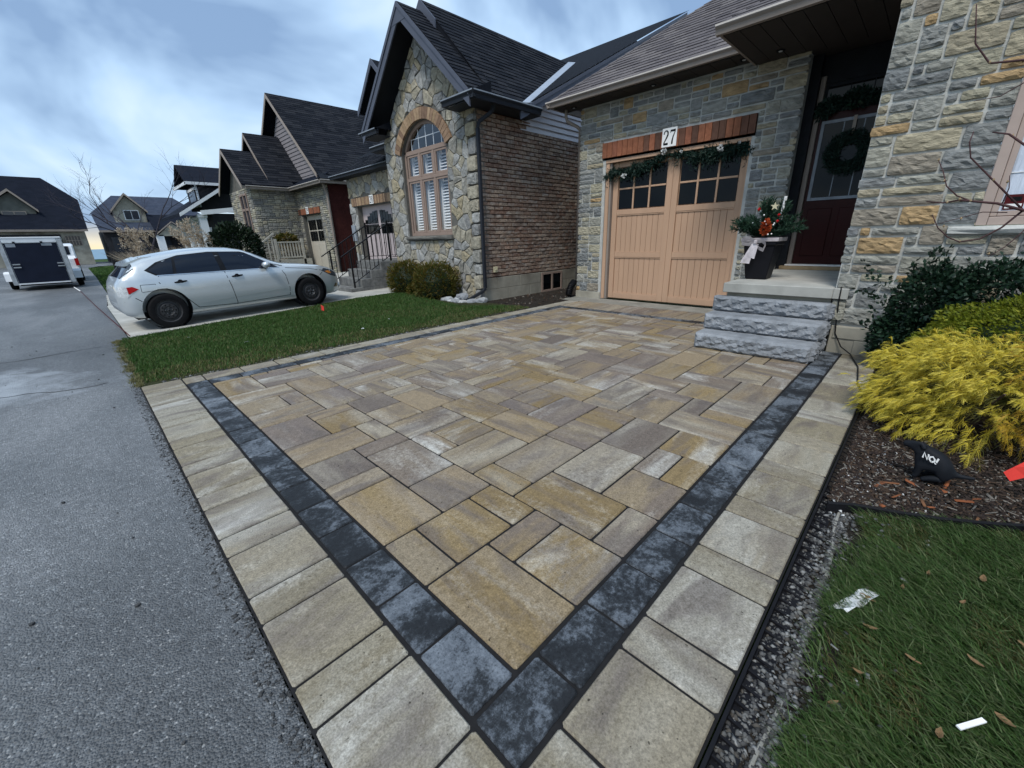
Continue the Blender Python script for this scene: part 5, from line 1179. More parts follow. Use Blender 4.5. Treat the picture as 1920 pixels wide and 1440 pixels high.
# ---------------------------------------------------------------- craftsman house 30
HC = thing('craftsman_house', (7, 36, 0), 'dark craftsman house with white trim, dormer and porch posts beyond number 29', 'house')
G().box(6.9, 13, 33.8, 41, 0, 3.3).build('body', 'siding_black', HC)
G().hexa([(5.2, 33.0, 3.1), (5.2, 41.5, 3.1), (9.2, 41.5, 5.7), (9.2, 33.0, 5.7), (5.2, 33.0, 3.28), (5.2, 41.5, 3.28), (9.2, 41.5, 5.88), (9.2, 33.0, 5.88)]).build('roof', 'shingle_far', HC)
for d, w_ in ((0, .20),):
    G().hexa([(5.1, 32.94, 3.05+d), (9.3, 32.94, 5.70+d), (9.3, 32.99, 5.70+d), (5.1, 32.99, 3.05+d), (5.1, 32.94, 3.05+d+w_), (9.3, 32.94, 5.70+d+w_), (9.3, 32.99, 5.70+d+w_), (5.1, 32.99, 3.05+d+w_)]).build('rake_trim', 'trim_white', HC)
G().bar((6.2, 32.97, 3.28), (10, 32.97, 3.75), .1, .26).build('beam', 'trim_white', HC)
dm = G().box(6.55, 9.2, 34.2, 37.6, 3.6, 5.0).build('dormer', 'siding_black', HC)
G().hexa([(5.95, 33.9, 5.0), (9.2, 33.9, 5.0), (9.2, 35.9, 6.15), (5.95, 35.9, 6.15), (5.95, 33.9, 5.1), (9.2, 33.9, 5.1), (9.2, 35.9, 6.28), (5.95, 35.9, 6.28)]).hexa([(5.95, 37.9, 5.0), (9.2, 37.9, 5.0), (9.2, 35.9, 6.15), (5.95, 35.9, 6.15), (5.95, 37.9, 5.1), (9.2, 37.9, 5.1), (9.2, 35.9, 6.28), (5.95, 35.9, 6.28)]).build('dormer_roof', 'shingle_far', dm)
G().box(5.9, 9.2, 33.84, 33.9, 4.96, 5.12).box(5.88, 5.94, 33.84, 37.9, 4.92, 5.08).build('fascia', 'trim_white', dm)
G().box(6.48, 6.54, 34.15, 34.45, 3.7, 5.0).box(6.5, 6.54, 34.46, 37.5, 4.75, 4.9).box(6.5, 6.54, 34.46, 37.5, 3.75, 3.87).build('corner_trim', 'trim_white', dm)
G().box(6.5, 6.535, 35.0, 36.8, 3.9, 4.7).build('window', 'glass_far', dm)
for y in (33.3, 35.6, 37.9, 40.2):
    p_ = G().box(6.05, 6.45, y-.18, y+.18, .9, 3.2).build('porch_post', 'trim_white', HC); G().box(5.98, 6.52, y-.25, y+.25, .0, .9).build('pedestal', 'trim_white', p_); G().box(6.0, 6.5, y-.23, y+.23, 3.02, 3.2).build('cap', 'trim_white', p_)
G().box(6.1, 6.4, 33.3, 40.4, 2.95, 3.1).build('porch_beam', 'trim_white', HC); G().box(6.2, 6.3, 33.6, 40.2, .95, 1.05).build('porch_rail', 'trim_white', HC)
for k in range(3): G().box(6.86, 6.895, 34.6+2*k, 35.8+2*k, 1.2, 2.5).build('window', 'trim_white', HC)
# ---------------------------------------------------------------- two houses closing the street
def end_house(nm, label, x0, x1, yf, ze, zc, zr, xr0, xr1, wall, roofm, gx, gz, gb, dark):
    h = thing(nm, ((x0+x1)/2, yf, 0), label, 'house')
    G().box(x0+.25, x1-.25, yf+.2, yf+9, -.05, ze).build('wall', wall, h)
    yr = yf+4.6; sl_ = (zr-ze)/(yr-yf); yc = yf+(zc-ze)/sl_
    g = G().poly([(x0, yf-.3, ze-.1), (x1, yf-.3, ze-.1), (x1+.1, yc, zc), (xr1, yr, zr), (xr0, yr, zr), (x0-.1, yc, zc)])
    g.poly([(x1+.1, yc, zc), (x1+.1, yr+3, zc), (xr1, yr, zr)]).poly([(x0-.1, yc, zc), (xr0, yr, zr), (x0-.1, yr+3, zc)]); roof_ = g.build('roof', roofm, h)
    G().box(x0, x1, yf-.36, yf-.28, ze-.2, ze-.02).build('eave_board', 'trim_taupe', roof_)
    (ga, gm, gc) = gx; (gl_, gh, gp) = gz
    d = G().prism([(ga+.2, yf+gb, gl_), (gc-.2, yf+gb, gl_), (gc-.2, yf+gb, gh), (gm, yf+gb, gp-.1), (ga+.2, yf+gb, gh)], (0, 2.5, 0)).build('dormer', 'siding_olive' if dark else 'foundation', h)
    for s_, e2 in (((ga, gh-.15), (gm, gp)), ((gc, gh-.15), (gm, gp))):
        G().hexa([(s_[0], yf+gb-.35, s_[1]), (e2[0], yf+gb-.35, e2[1]), (e2[0], yf+gb+3, e2[1]), (s_[0], yf+gb+3, s_[1]), (s_[0], yf+gb-.35, s_[1]+.16), (e2[0], yf+gb-.35, e2[1]+.16), (e2[0], yf+gb+3, e2[1]+.16), (s_[0], yf+gb+3, s_[1]+.16)]).build('dormer_roof', roofm, d)
        G().hexa([(s_[0], yf+gb-.42, s_[1]-.04), (e2[0], yf+gb-.42, e2[1]-.04), (e2[0], yf+gb-.36, e2[1]-.04), (s_[0], yf+gb-.36, s_[1]-.04), (s_[0], yf+gb-.42, s_[1]+.17), (e2[0], yf+gb-.42, e2[1]+.17), (e2[0], yf+gb-.36, e2[1]+.17), (s_[0], yf+gb-.36, s_[1]+.17)]).build('dormer_trim', 'trim_beige', d)
    return h, d
HB, d_ = end_house('clipped_gable_house', 'large dark blue-roofed house behind the trailer at the end of the street', -9.5, 1.55, 58, 3.15, 5.9, 7.9, -7, -.35, 'foundation', 'shingle_far', (-4.9, -2.62, -1.2), (3.9, 4.8, 6.35), 1.2, True)
G().box(-3.5, -2.0, 59.12, 59.19, 4.15, 4.72).build('dormer_window_frame', 'trim_beige', d_)
for k in range(2): G().box(-3.42+.72*k, -2.80+.72*k, 59.08, 59.115, 4.2, 4.66).build('pane', 'glass_far', d_)
w_ = G().box(-.15, .85, 58.12, 58.19, 1.75, 2.55).build('window', 'glass_far', HB)
for k in range(6): G().box(-.15+.2*k-.02, -.15+.2*k+.02, 58.08, 58.11, 1.75, 2.55).build('muntin', 'trim_beige', w_)
G().box(-.15, .85, 58.06, 58.078, 2.13, 2.17).build('muntin', 'trim_beige', w_)
G().box(-4.4, -.4, 58.1, 58.19, 0, 2.7).build('garage_doors', 'siding_black', HB)
HA, d_ = end_house('grey_roofed_house', 'dark stone house with bluish grey roof behind the bare tree', 2.3, 11.2, 58, 3.05, 4.7, 6.55, 4.3, 9.4, 'siding_black', 'shingle_grey', (3.6, 5.0, 6.45), (3.8, 4.85, 6.35), .9, False)
G().box(4.55, 5.75, 58.82, 58.89, 4.0, 4.95).build('window_frame', 'trim_white', d_)
for k in range(2): G().box(4.62+.56*k, 5.12+.56*k, 58.78, 58.815, 4.08, 4.88).build('pane', 'glass_far', d_)
G().hexa([(6.3, 56.3, 2.9), (11.5, 56.3, 2.9), (11.5, 59, 4.4), (6.3, 59, 4.4), (6.3, 56.3, 3.05), (11.5, 56.3, 3.05), (11.5, 59, 4.55), (6.3, 59, 4.55)]).build('porch_roof', 'shingle_far', HA)
G().prism([(6.4, 56.2, 2.4), (9.2, 56.2, 2.4), (7.8, 56.2, 3.6)], (0, .2, 0)).build('porch_gable', 'foundation', HA)
for s_ in (-1, 1): G().bar((7.8, 56.15, 3.75), (7.8+1.6*s_, 56.15, 2.45), .08, .18, (0, 1, 0)).build('porch_trim', 'trim_beige', HA)
for x in (6.6, 9.0): G().box(x-.3, x+.3, 56.2, 56.7, 0, 2.5).build('porch_post', 'trim_white', HA)
for x in (3.0, 4.8, 6.9, 8.2): G().box(x, x+.7, 58.1, 58.19, 1.0, 2.4).build('window', 'glass_far', HA)
# ---------------------------------------------------------------- plants far off
def grow(g, p, d, l_, r_, depth, rng, spread=.55, up_=.12):
    n = 4; pts = [Vector(p)]; q = Vector(d).normalized(); rs = [r_]
    for k in range(n):
        q = (q+Vector((rng.gauss(0, .12), rng.gauss(0, .12), rng.gauss(0, .08)+up_*.3))).normalized(); pts.append(pts[-1]+q*l_/n); rs.append(r_*(1-.14*(k+1)))
    g.tube(pts, rs, 5, False)
    if depth == 0: return
    for k in range(rng.randint(2, 4)):
        b = pts[rng.randint(2, n)]; dd = (q+Vector((rng.gauss(0, spread), rng.gauss(0, spread), rng.gauss(0, spread)*.6+up_))).normalized(); grow(g, b, dd, l_*(.55+.25*rng.random()), r_*.52, depth-1, rng, spread, up_)
rt_ = random.Random(5)
BT = thing('bare_tree', (3.1, 28, 0), 'bare leaning tree with thin twigs between the car and the grey roofed house', 'tree')
g = G(); g.tube([(3.1, 28, 0), (3.0, 28, .6), (2.8, 28, 1.2)], [.07, .06, .05], 7); g.build('trunk', 'twig_far', BT)
g = G()
grow(g, (2.8, 28, 1.2), (-.75, 0, 1), 2.4, .050, 4, rt_, .5); grow(g, (2.8, 28, 1.2), (.35, .2, 1), 2.2, .045, 4, rt_, .5); grow(g, (2.9, 28, .9), (-.3, .3, 1), 2.2, .04, 4, rt_, .55)
g.build('crown', 'twig_far', BT)
def ellip_pts(r, n, c, rad, shell=.55):
    v = r.normal(0, 1, (n, 3)); v /= np.linalg.norm(v, axis=1)[:, None]; s = shell+(1-shell)*r.random(n)**.6; return np.array(c)+v*np.array(rad)*s[:, None], v
def leafcloud(name, P, Nn, l0, l1, w_, mat, seed, parent=None, jitter=.7, droop=0, kind=None):
    """rhombic leaves, two triangles each, oriented loosely along Nn"""
    r = np.random.default_rng(seed); n = len(P); d = Nn+r.normal(0, jitter, (n, 3)); d[:, 2] -= droop; d /= np.linalg.norm(d, axis=1)[:, None]
    s = np.cross(d, r.normal(0, 1, (n, 3))); s /= np.linalg.norm(s, axis=1)[:, None]; l_ = (l0+(l1-l0)*r.random(n))[:, None]; wv = w_ if np.isscalar(w_) else w_[:, None]
    m_ = P+d*l_*.45+np.cross(s, d)*l_*.06
    v = np.stack([P, m_+s*l_*wv*.5, P+d*l_, m_-s*l_*wv*.5], 1).reshape(-1, 3); f = np.array([(0, 1, 2), (0, 2, 3)])
    return npmesh(name, v, (f[None]+4*np.arange(n)[:, None, None]).reshape(-1, 3), mat, parent, kind=kind)
nr = np.random.default_rng(3)
def pampas(x, y, h, w_, n, label, seed):
    t = thing('pampas_grass', (x, y, 0), label, 'ornamental grass', 'pampas grass clumps behind the car'); r = np.random.default_rng(seed)
    a = r.random(n*60)*6.28; rr = w_*np.sqrt(r.random(n*60)); P = np.c_[x+rr*np.cos(a)*.5, y+rr*np.sin(a)*.5, np.zeros(n*60)]
    o = blades('leaves', P, h*.5, h*.8, .02, 'pampas', seed, .6); o.parent = t; o.location = Vector(o.location)-ORG[t]; del o['kind']
    Q = []; D = []
    for k in range(n):
        aa = r.random()*6.28; e = np.array([x+w_*math.cos(aa)*r.random(), y+w_*math.sin(aa)*r.random(), h*(.62+.4*r.random())]); dr = np.array([-.5+.5*r.random(), 0, .75])
        for j in range(70): u_ = r.random(); Q.append(e+dr*u_*.45*h*.5+r.normal(0, .04, 3)); D.append(dr)
    leafcloud('plumes', np.array(Q), np.array(D), .05, .11, .3, 'pampas', seed+1, t, .55)
pampas(3.3, 20.2, 1.9, .62, 30, 'larger pale beige pampas grass clump just behind the roof of the silver car', 31); pampas(1.85, 21.5, 1.75, .5, 22, 'smaller pale pampas grass clump behind the rear window of the silver car', 37)
YW = thing('yew_shrub', (4.7, 20.3, 0), 'dark evergreen shrub between the silver car and number 29', 'shrub')
P, v = ellip_pts(nr, 5200, (4.75, 20.4, 1.05), (.95, .8, 1.15)); leafcloud('foliage', P, v, .09, .2, .45, 'conifer_dark', 4, YW, .5); G().tube([(4.75, 20.4, 0), (4.75, 20.4, 1.2)], [.08, .04], 7).build('stem', 'bark', YW)
PS = thing('porch_planter_shrub', (7.3, 22.2, .62), 'low green shrub in a box behind the porch railing of number 29', 'shrub')
P, v = ellip_pts(nr, 900, (7.3, 22.25, 1.55), (.5, .2, .22)); leafcloud('foliage', P, v, .07, .15, .5, 'thuja', 6, PS, .6); G().box(6.9, 7.7, 22.1, 22.4, 1.15, 1.42).build('box', 'wood', PS)
for x, y, h, lb in ((1.55, 33, .95, 'dark post standing on the far lawn nearest the car'), (2.5, 41, 1.0, 'dark post farther back on the far lawn')):
    o = G().box(x-.14, x+.14, y-.12, y+.12, -.01, h).box(x-.17, x+.17, y-.15, y+.15, h, h+.06).build('garden_post', 'siding_black', None, bevel=.01); tag(o, lb, 'post')
# ---------------------------------------------------------------- silver hatchback
CY = R(3.3); CO = Vector((.90, 9.06, .019)); CAR = thing('hatchback_car', tuple(CO), 'silver five-door hatchback with black steel wheels parked on the neighbouring driveway', 'car')
CAR.rotation_euler = (0, -math.atan(.024), CY); CAR.scale = (.92, .92, .945)
ORG[CAR] = Vector((0, 0, 0))      # parts are given in the car's own frame: x forward from rear axle, y away from the camera
CW = 1.72; HWc = CW/2; WB = 2.64; WR = .305
import bisect
def ip(x, xs, ys):
    return float(np.interp(x, xs, ys))
# side profile of the top line, and plan half width
TX = [-.63, -.62, -.585, -.53, -.40, -.27, -.10, .15, .55, .95, 1.35, 1.55, 1.75, 1.98, 2.20, 2.60, 2.95, 3.20, 3.38, 3.46, 3.50]
TZ = [.55, .70, .82, .90, 1.04, 1.17, 1.24, 1.285, 1.335, 1.35, 1.325, 1.285, 1.19, 1.06, .965, .92, .865, .79, .70, .60, .50]
BX = [-.63, -.59, -.45, -.2, 2.9, 3.3, 3.45, 3.50]; BZ = [.42, .30, .24, .20, .19, .20, .24, .36]
PXw = [-.63, -.58, -.49, -.28, .2, 2.4, 2.9, 3.2, 3.38, 3.46, 3.50]; PW = [.56, .69, .80, .85, .86, .86, .835, .77, .66, .55, .42]
BELTX = [-.63, -.45, 0, 1, 2.05, 2.4, 3.5]; BELTZ = [.86, .92, .905, .885, .87, .86, .8]
def halfw(x, z):
    """half width of the body skin at station x, height z"""
    W_ = ip(x, PXw, PW); zt = ip(x, TX, TZ); zb = ip(x, BX, BZ); be = min(ip(x, BELTX, BELTZ), zt-.03)
    if z <= be:
        t = (z-zb)/max(be-zb, .05)
        return W_*(ip(t, [0, .06, .2, .45, .72, .80, .92, 1], [.90, .965, .985, 1.0, .992, .985, .965, .935]))
    t = min((z-be)/max(zt-be, .03), 1); cab = zt-be
    k = min(max((cab-.06)/.26, 0), 1); tt = [0, .3, .65, .85, .95, 1]
    return W_*(k*ip(t, tt, [.935, .885, .80, .71, .50, .0])+(1-k)*ip(t, tt, [.935, .90, .82, .68, .42, 0]))
xs = sorted(set([round(v, 3) for v in list(np.linspace(-.63, 3.50, 70))]+[-.625, -.615, -.60, 3.47, 3.49])); NV = 26
vs = []; fs = []
for x in xs:
    zb, zt = ip(x, BX, BZ), ip(x, TX, TZ); be = min(ip(x, BELTX, BELTZ), zt-.03)
    zz = list(zb+(be-zb)*np.array([0, .03, .08, .15, .25, .35, .45, .55, .64, .72, .76, .80, .86, .93, 1.0]))+list(be+(zt-be)*np.array([.15, .32, .5, .65, .77, .86, .92, .96, .985, 1.0]))
    sec = [(x, 0.0, zb)]+[(x, -halfw(x, z), z) for z in zz]
    sec += [(p[0], -p[1], p[2]) for p in reversed(sec[1:-1])]
    vs += sec
ns = len(vs)//len(xs)
for i in range(len(xs)-1):
    for j in range(ns): fs.append((i*ns+j, i*ns+(j+1) % ns, (i+1)*ns+(j+1) % ns, (i+1)*ns+j))
fs += [tuple(range(ns)), tuple((len(xs)-1)*ns+j for j in range(ns-1, -1, -1))]
g = G().add(vs, fs); body_me = g.mesh('body', (0, 0, 0), 0, True)
tmp = bpy.data.objects.new('tmp_body', body_me); COL.objects.link(tmp)
cut = G()
for x in (0, WB):
    cut.lathe([(.365, -1.2), (.365, -.52)], (x, 0, .335), 40, 'y'); cut.lathe([(.365, .52), (.365, 1.2)], (x, 0, .335), 40, 'y')
co = bpy.data.objects.new('tmp_cut', cut.mesh('cut')); COL.objects.link(co)
md = tmp.modifiers.new('b', 'BOOLEAN'); md.operation = 'DIFFERENCE'; md.object = co; md.solver = 'EXACT'
dg = bpy.context.evaluated_depsgraph_get(); ev = tmp.evaluated_get(dg); me = bpy.data.meshes.new_from_object(ev); me.name = 'body'
bpy.data.objects.remove(tmp); bpy.data.objects.remove(co)
me.materials.clear(); me.materials.append(MT['car_silver'])
for p in me.polygons: p.use_smooth = True
try: me.set_sharp_from_angle(angle=R(38))
except Exception: pass
body = bpy.data.objects.new('body', me); link(body, CAR, (0, 0, 0)); body.location = (0, HWc, 0); ORG[body] = Vector((0, 0, 0))
CC = bpy.data.objects
def cbuild(g, name, mat, parent=None, smooth=False, bevel=0):
    """car part in body frame (y=0 on the centreline), both under the car"""
    p = parent or CAR; o = g.build(name, mat, p, bevel, smooth)
    if p is CAR: o.location = (0, HWc, 0)
    return o
def side_patch(poly, off, name, mat, thick=.004, dens=10, parent=None):
    """polygon in (x,z) laid on the near flank of the skin"""
    xs_ = [p[0] for p in poly]; zs_ = [p[1] for p in poly]; g = G(); nx, nz = dens, max(3, dens//2)
    dx, dz = (max(xs_)-min(xs_))/nx, (max(zs_)-min(zs_))/nz
    A = sum(poly[i][0]*poly[(i+1) % len(poly)][1]-poly[(i+1) % len(poly)][0]*poly[i][1] for i in range(len(poly)))
    pg = poly if A > 0 else poly[::-1]; idx = {}
    def vid(p):
        k = (round(p[0], 4), round(p[1], 4))
        if k not in idx: idx[k] = len(g.v); g.v.append((p[0], -halfw(p[0], p[1])-off, p[1]))
        return idx[k]
    for i in range(nx):
        for j in range(nz):
            c = [(min(xs_)+i*dx, min(zs_)+j*dz), (min(xs_)+(i+1)*dx, min(zs_)+j*dz), (min(xs_)+(i+1)*dx, min(zs_)+(j+1)*dz), (min(xs_)+i*dx, min(zs_)+(j+1)*dz)]
            # clip the concave-safe cell against polygon treated as convex
            q = clip_convex(c, pg)
            if len(q) >= 3: g.f.append(tuple(vid(p) for p in q))
    return cbuild(g, name, mat, parent, True)
# side glass: black surround then three panes
side_patch([(-.15, 1.02), (-.02, .925), (.30, .912), (2.08, .885), (1.97, .95), (1.62, 1.185), (1.45, 1.235), (.9, 1.265), (.4, 1.235), (.05, 1.14)], .003, 'window_surround', 'black_matte', dens=24)
side_patch([(-.10, 1.015), (.0, .938), (.24, .928), (.30, 1.19), (.08, 1.125)], .007, 'quarter_window', 'glass_car', dens=10)
side_patch([(.29, .926), (1.00, .908), (.97, 1.248), (.42, 1.222), (.34, 1.19)], .007, 'rear_window', 'glass_car', dens=12)
side_patch([(1.10, .905), (1.98, .893), (1.90, .965), (1.60, 1.165), (1.42, 1.218), (1.06, 1.246)], .007, 'front_window', 'glass_car', dens=12)
side_patch([(.0, .916), (2.08, .876), (2.08, .886), (.0, .928)], .008, 'belt_strip', 'chrome', dens=16)
# shut lines and trims
def line(pts, name, w_=.011, mat='ink', off=.0015):
    g = G()
    for (a, b), (c, d) in zip(pts, pts[1:]):
        k = max(1, int(math.hypot(c-a, d-b)/.08))
        for i in range(k):
            p = (a+(c-a)*i/k, b+(d-b)*i/k); q = (a+(c-a)*(i+1)/k, b+(d-b)*(i+1)/k); l_ = math.hypot(q[0]-p[0], q[1]-p[1]); nx, nz = -(q[1]-p[1])/l_*w_/2, (q[0]-p[0])/l_*w_/2
            g.poly([(u_, -halfw(u_, z)-off, z) for u_, z in ((p[0]-nx, p[1]-nz), (q[0]-nx, q[1]-nz), (q[0]+nx, q[1]+nz), (p[0]+nx, p[1]+nz))])
    return cbuild(g, name, mat)
line([(1.05, .90), (1.10, .60), (1.13, .30), (1.12, .26)], 'door_seam'); line([(2.08, .88), (2.16, .72), (2.19, .45), (2.17, .30)], 'door_seam')
line([(.02, .92), (-.01, .80), (.08, .68), (.30, .52), (.42, .36), (.47, .30)], 'door_seam'); line([(.47, .30), (1.12, .27), (2.17, .30)], 'door_seam', .009)
line([(-.55, .53), (-.40, .585), (-.33, .52)], 'bumper_seam'); line([(2.86, .60), (3.0, .70)], 'bumper_seam'); line([(2.2, .86), (2.7, .80), (3.05, .72)], 'hood_seam', .009)
side_patch([(.52, .37), (1.08, .40), (1.08, .425), (.52, .385)], .006, 'door_moulding', 'car_silver', dens=8); side_patch([(1.14, .405), (2.10, .44), (2.10, .455), (1.14, .43)], .006, 'door_moulding', 'car_silver', dens=8)
line([(-.29, .68), (-.28, .79), (-.07, .785), (-.06, .68), (-.28, .67), (-.29, .68)], 'fuel_flap', .007)
for x in (.30, 1.24):
    z = .785+.01*(x > 1); y = -halfw(x, z)
    g = G().tube([(x-.09, y-.004, z-.005), (x-.05, y-.022, z), (x+.06, y-.024, z+.004), (x+.10, y-.004, z+.006)], [.012, .016, .016, .012], 8); cbuild(g, 'door_handle', 'black_plastic', None, True)
    g = G().lathe([(.045, 0), (.04, .004)], (x, y-.004, z-.004), 12, 'y'); cbuild(g, 'handle_cup', 'black_plastic')
# mirror
g = G(); y = -halfw(1.80, .93)
vs_ = [(1.86, y-.02), (1.84, y-.20)]
g.lathe([(.01, -.10), (.055, -.085), (.075, -.03), (.072, .04), (.05, .085), (.01, .095)], (1.80, y-.12, .955), 14, 'y', .8); mr = cbuild(g, 'wing_mirror', 'car_silver', None, True)
cbuild(G().bar((1.86, y+.02, .90), (1.83, y-.06, .935), .06, .03), 'mirror_arm', 'black_plastic')
# windscreen and tailgate glass, laid on the skin across the car
def across(x0, x1, f0, f1, off, name, mat, n=10):
    g = G(); m_ = 12
    for i in range(n+1):
        x = x0+(x1-x0)*i/n; zt = ip(x, TX, TZ); be = min(ip(x, BELTX, BELTZ), zt-.03)
        for j in range(m_+1):
            t = -1+2*j/m_; fr_ = f0+(f1-f0)*i/n
            z = be+(zt-be)*(1-(abs(t)**2.2)*fr_); hw_ = halfw(x, z) if abs(t) > .02 else 0
            w_ = halfw(x, be+(zt-be)*(1-fr_)); yv = t*w_
            # find z on the skin for this y
            lo, hi = be, zt
            for _ in range(18):
                mid = (lo+hi)/2
                if halfw(x, mid) > abs(yv): lo = mid
                else: hi = mid
            g.v.append((x, yv, lo+off))
    W_ = m_+1; g.f = [(i*W_+j, i*W_+j+1, (i+1)*W_+j+1, (i+1)*W_+j) for i in range(n) for j in range(m_)]
    return cbuild(g, name, mat, None, True)
across(1.60, 2.16, .35, .75, .006, 'windscreen', 'glass_car'); across(-.51, -.28, .55, .45, .008, 'tailgate_glass', 'glass_car')
g = G().prism([(-.38, -.50, 1.10), (-.35, -.50, 1.15), (-.10, -.50, 1.232), (.05, -.50, 1.24), (-.15, -.50, 1.12)], (0, 1.0, 0)); cbuild(g, 'roof_spoiler', 'car_silver')
cbuild(G().bar((2.06, -.35, 1.0), (2.10, .1, 1.0), .02, .015), 'wiper', 'black_plastic')
# lamps
side_patch([(-.60, .62), (-.50, .60), (-.33, .72), (-.40, .765), (-.60, .79)], .004, 'tail_lamp_clear', 'lamp_clear', dens=8)
side_patch([(-.47, .655), (-.315, .725), (-.39, .775), (-.47, .77)], .008, 'tail_lamp_red', 'lamp_red', dens=6)
hl = side_patch([(2.98, .725), (3.20, .60), (3.44, .53), (3.45, .60), (3.25, .72), (3.05, .775)], .004, 'headlamp', 'lamp_dark', dens=10)
side_patch([(3.06, .705), (3.16, .645), (3.24, .66), (3.16, .715)], .009, 'indicator', 'lamp_amber', dens=6)
g = G().lathe([(.055, -.01), (.05, .03), (.02, .04)], (3.40, -.60, .36), 12, 'x'); cbuild(g, 'fog_lamp', 'lamp_clear')
side_patch([(3.22, .33), (3.44, .34), (3.46, .40), (3.30, .41)], .004, 'fog_surround', 'chrome', dens=6)
cbuild(G().box(-.45, 3.2, -.66, .66, .20, .30), 'underbody', 'black_matte')
# wheels
def wheel(x, yy, s):
    w0 = G().lathe([(.20, -.09), (.27, -.10), (.300, -.085), (WR, -.06), (WR, .06), (.300, .085), (.27, .10), (.20, .09)], (x, yy, WR), 36, 'y', 1, False).build('wheel', 'tyre', CAR, 0, True); w0.location = (0, 0, 0)
    G().lathe([(.362, -.085*s), (.362, .27*s)], (x, yy, WR+.03), 36, 'y', 1, False).build('wheel_well', 'black_matte', CAR)
    r_ = G().lathe([(.205, -.090*s), (.192, -.086*s), (.178, -.050*s), (.150, -.052*s), (.128, -.078*s), (.080, -.080*s), (.062, -.060*s), (.036, -.062*s), (.03, -.075*s), (.012, -.078*s)], (x, yy, WR), 30, 'y', 1, False).build('rim', 'rim_steel', w0, 0, False)
    for k in range(10):
        a = 2*math.pi*k/10; G().lathe([(.013, -.070*s), (.012, -.0815*s)], (x+.104*math.cos(a), yy, WR+.104*math.sin(a)), 8, 'y').build('vent', 'ink', w0)
    for k in range(5):
        a = 2*math.pi*k/5+.3; G().lathe([(.010, -.058*s), (.010, -.082*s), (.004, -.088*s)], (x+.052*math.cos(a), yy, WR+.052*math.sin(a)), 6, 'y').build('lug_nut', 'chrome', w0)
for x in (0, WB):
    wheel(x, .11, 1); wheel(x, CW-.11, -1)
# ---------------------------------------------------------------- enclosed trailer
TY = 22.8; TR = thing('cargo_trailer', (-.95, TY, 0), 'white enclosed cargo trailer with dark rear ramp door standing on the road', 'trailer')
G().box(-1.72, -.20, TY+.03, TY+3.2, .24, 1.72).build('body', 'white_trailer', TR, bevel=.02)
for q in ((-1.74, -1.62, .20, 1.74), (-.32, -.18, .20, 1.74)): G().box(q[0], q[1], TY-.02, TY+.028, q[2], q[3]).build('corner_post', 'alu', TR, bevel=.008)
G().box(-1.62, -.32, TY-.02, TY+.028, 1.62, 1.78).build('header', 'white_trailer', TR, bevel=.008); G().box(-1.74, -.18, TY-.03, TY+3.2, 1.745, 1.80).build('roof', 'white_trailer', TR, bevel=.012)
rd = G().box(-1.60, -.34, TY-.035, TY+.02, .26, 1.60).build('ramp_door', 'trailer_navy', TR, bevel=.006)
G().box(-1.62, -.32, TY-.05, TY+.0, .215, .255).build('sill', 'trim_white', TR); G().box(-1.61, -.33, TY-.045, TY-.0, 1.601, 1.628).build('door_trim', 'alu', rd)
G().box(-1.56, -1.34, TY-.041, TY-.0355, 1.47, 1.585).build('label_plate', 'grey_box', rd); G().box(-.72, -.46, TY-.041, TY-.0355, 1.50, 1.585).build('logo_plate', 'grey_box', rd)
for x in (-1.58, -.50):
    for z in (.78, .88): G().box(x, x+.18, TY-.06, TY-.036, z, z+.035).build('latch', 'alu', rd)
for x in (-1.35, -.7): G().box(x-.03, x+.03, TY-.06, TY-.02, 1.60, 1.65).build('hinge', 'black_matte', rd)
for s_, x in ((-1, -1.84), (1, -.08)):
    fdr = G().prism([(x-.12, TY+.9, .30), (x-.12, TY+.95, .56), (x-.12, TY+1.15, .62), (x-.12, TY+1.75, .62), (x-.12, TY+1.95, .56), (x-.12, TY+2.0, .30)], (.24, 0, 0)).build('fender', 'white_trailer', TR)
    g = G().lathe([(.10, -.09), (.25, -.09), (.27, -.05), (.27, .05), (.25, .09), (.10, .09)], (x, TY+1.45, .26), 24, 'x').build('wheel', 'tyre', TR, 0, True)
G().box(-1.6, -.3, TY+.2, TY+3.1, .16, .24).build('chassis', 'black_matte', TR)
# white pickup in front of the trailer
TK = thing('pickup_truck', (-.75, 28.5, 0), 'white pickup truck standing in front of the cargo trailer', 'truck')
prof = [(27.0, .45), (27.0, 1.0), (28.7, 1.02), (28.75, 1.55), (29.1, 1.62), (30.2, 1.62), (30.9, 1.12), (32.2, 1.02), (32.35, .85), (32.35, .42)]
G().prism([(-1.55, a, b) for a, b in prof], (1.62, 0, 0)).build('body', 'truck_white', TK, bevel=.05)
G().box(.072, .080, 28.9, 30.2, 1.12, 1.5).build('side_window', 'glass_car', TK); G().box(-1.4, -.1, 28.70, 28.745, 1.12, 1.5).build('rear_window', 'glass_car', TK)
for x in (-1.5, -.04): G().box(x, x+.12, 26.94, 26.995, .68, .98).build('tail_lamp', 'lamp_red', TK)
G().box(-1.5, .05, 26.86, 26.99, .42, .56).build('bumper', 'chrome', TK, bevel=.02)
for y in (27.7, 31.4):
    for x in (-1.42, -.02): G().lathe([(.12, -.11), (.33, -.11), (.36, -.07), (.36, .07), (.33, .11), (.12, .11)], (x, y, .36), 24, 'x').build('wheel', 'tyre', TK, 0, True)
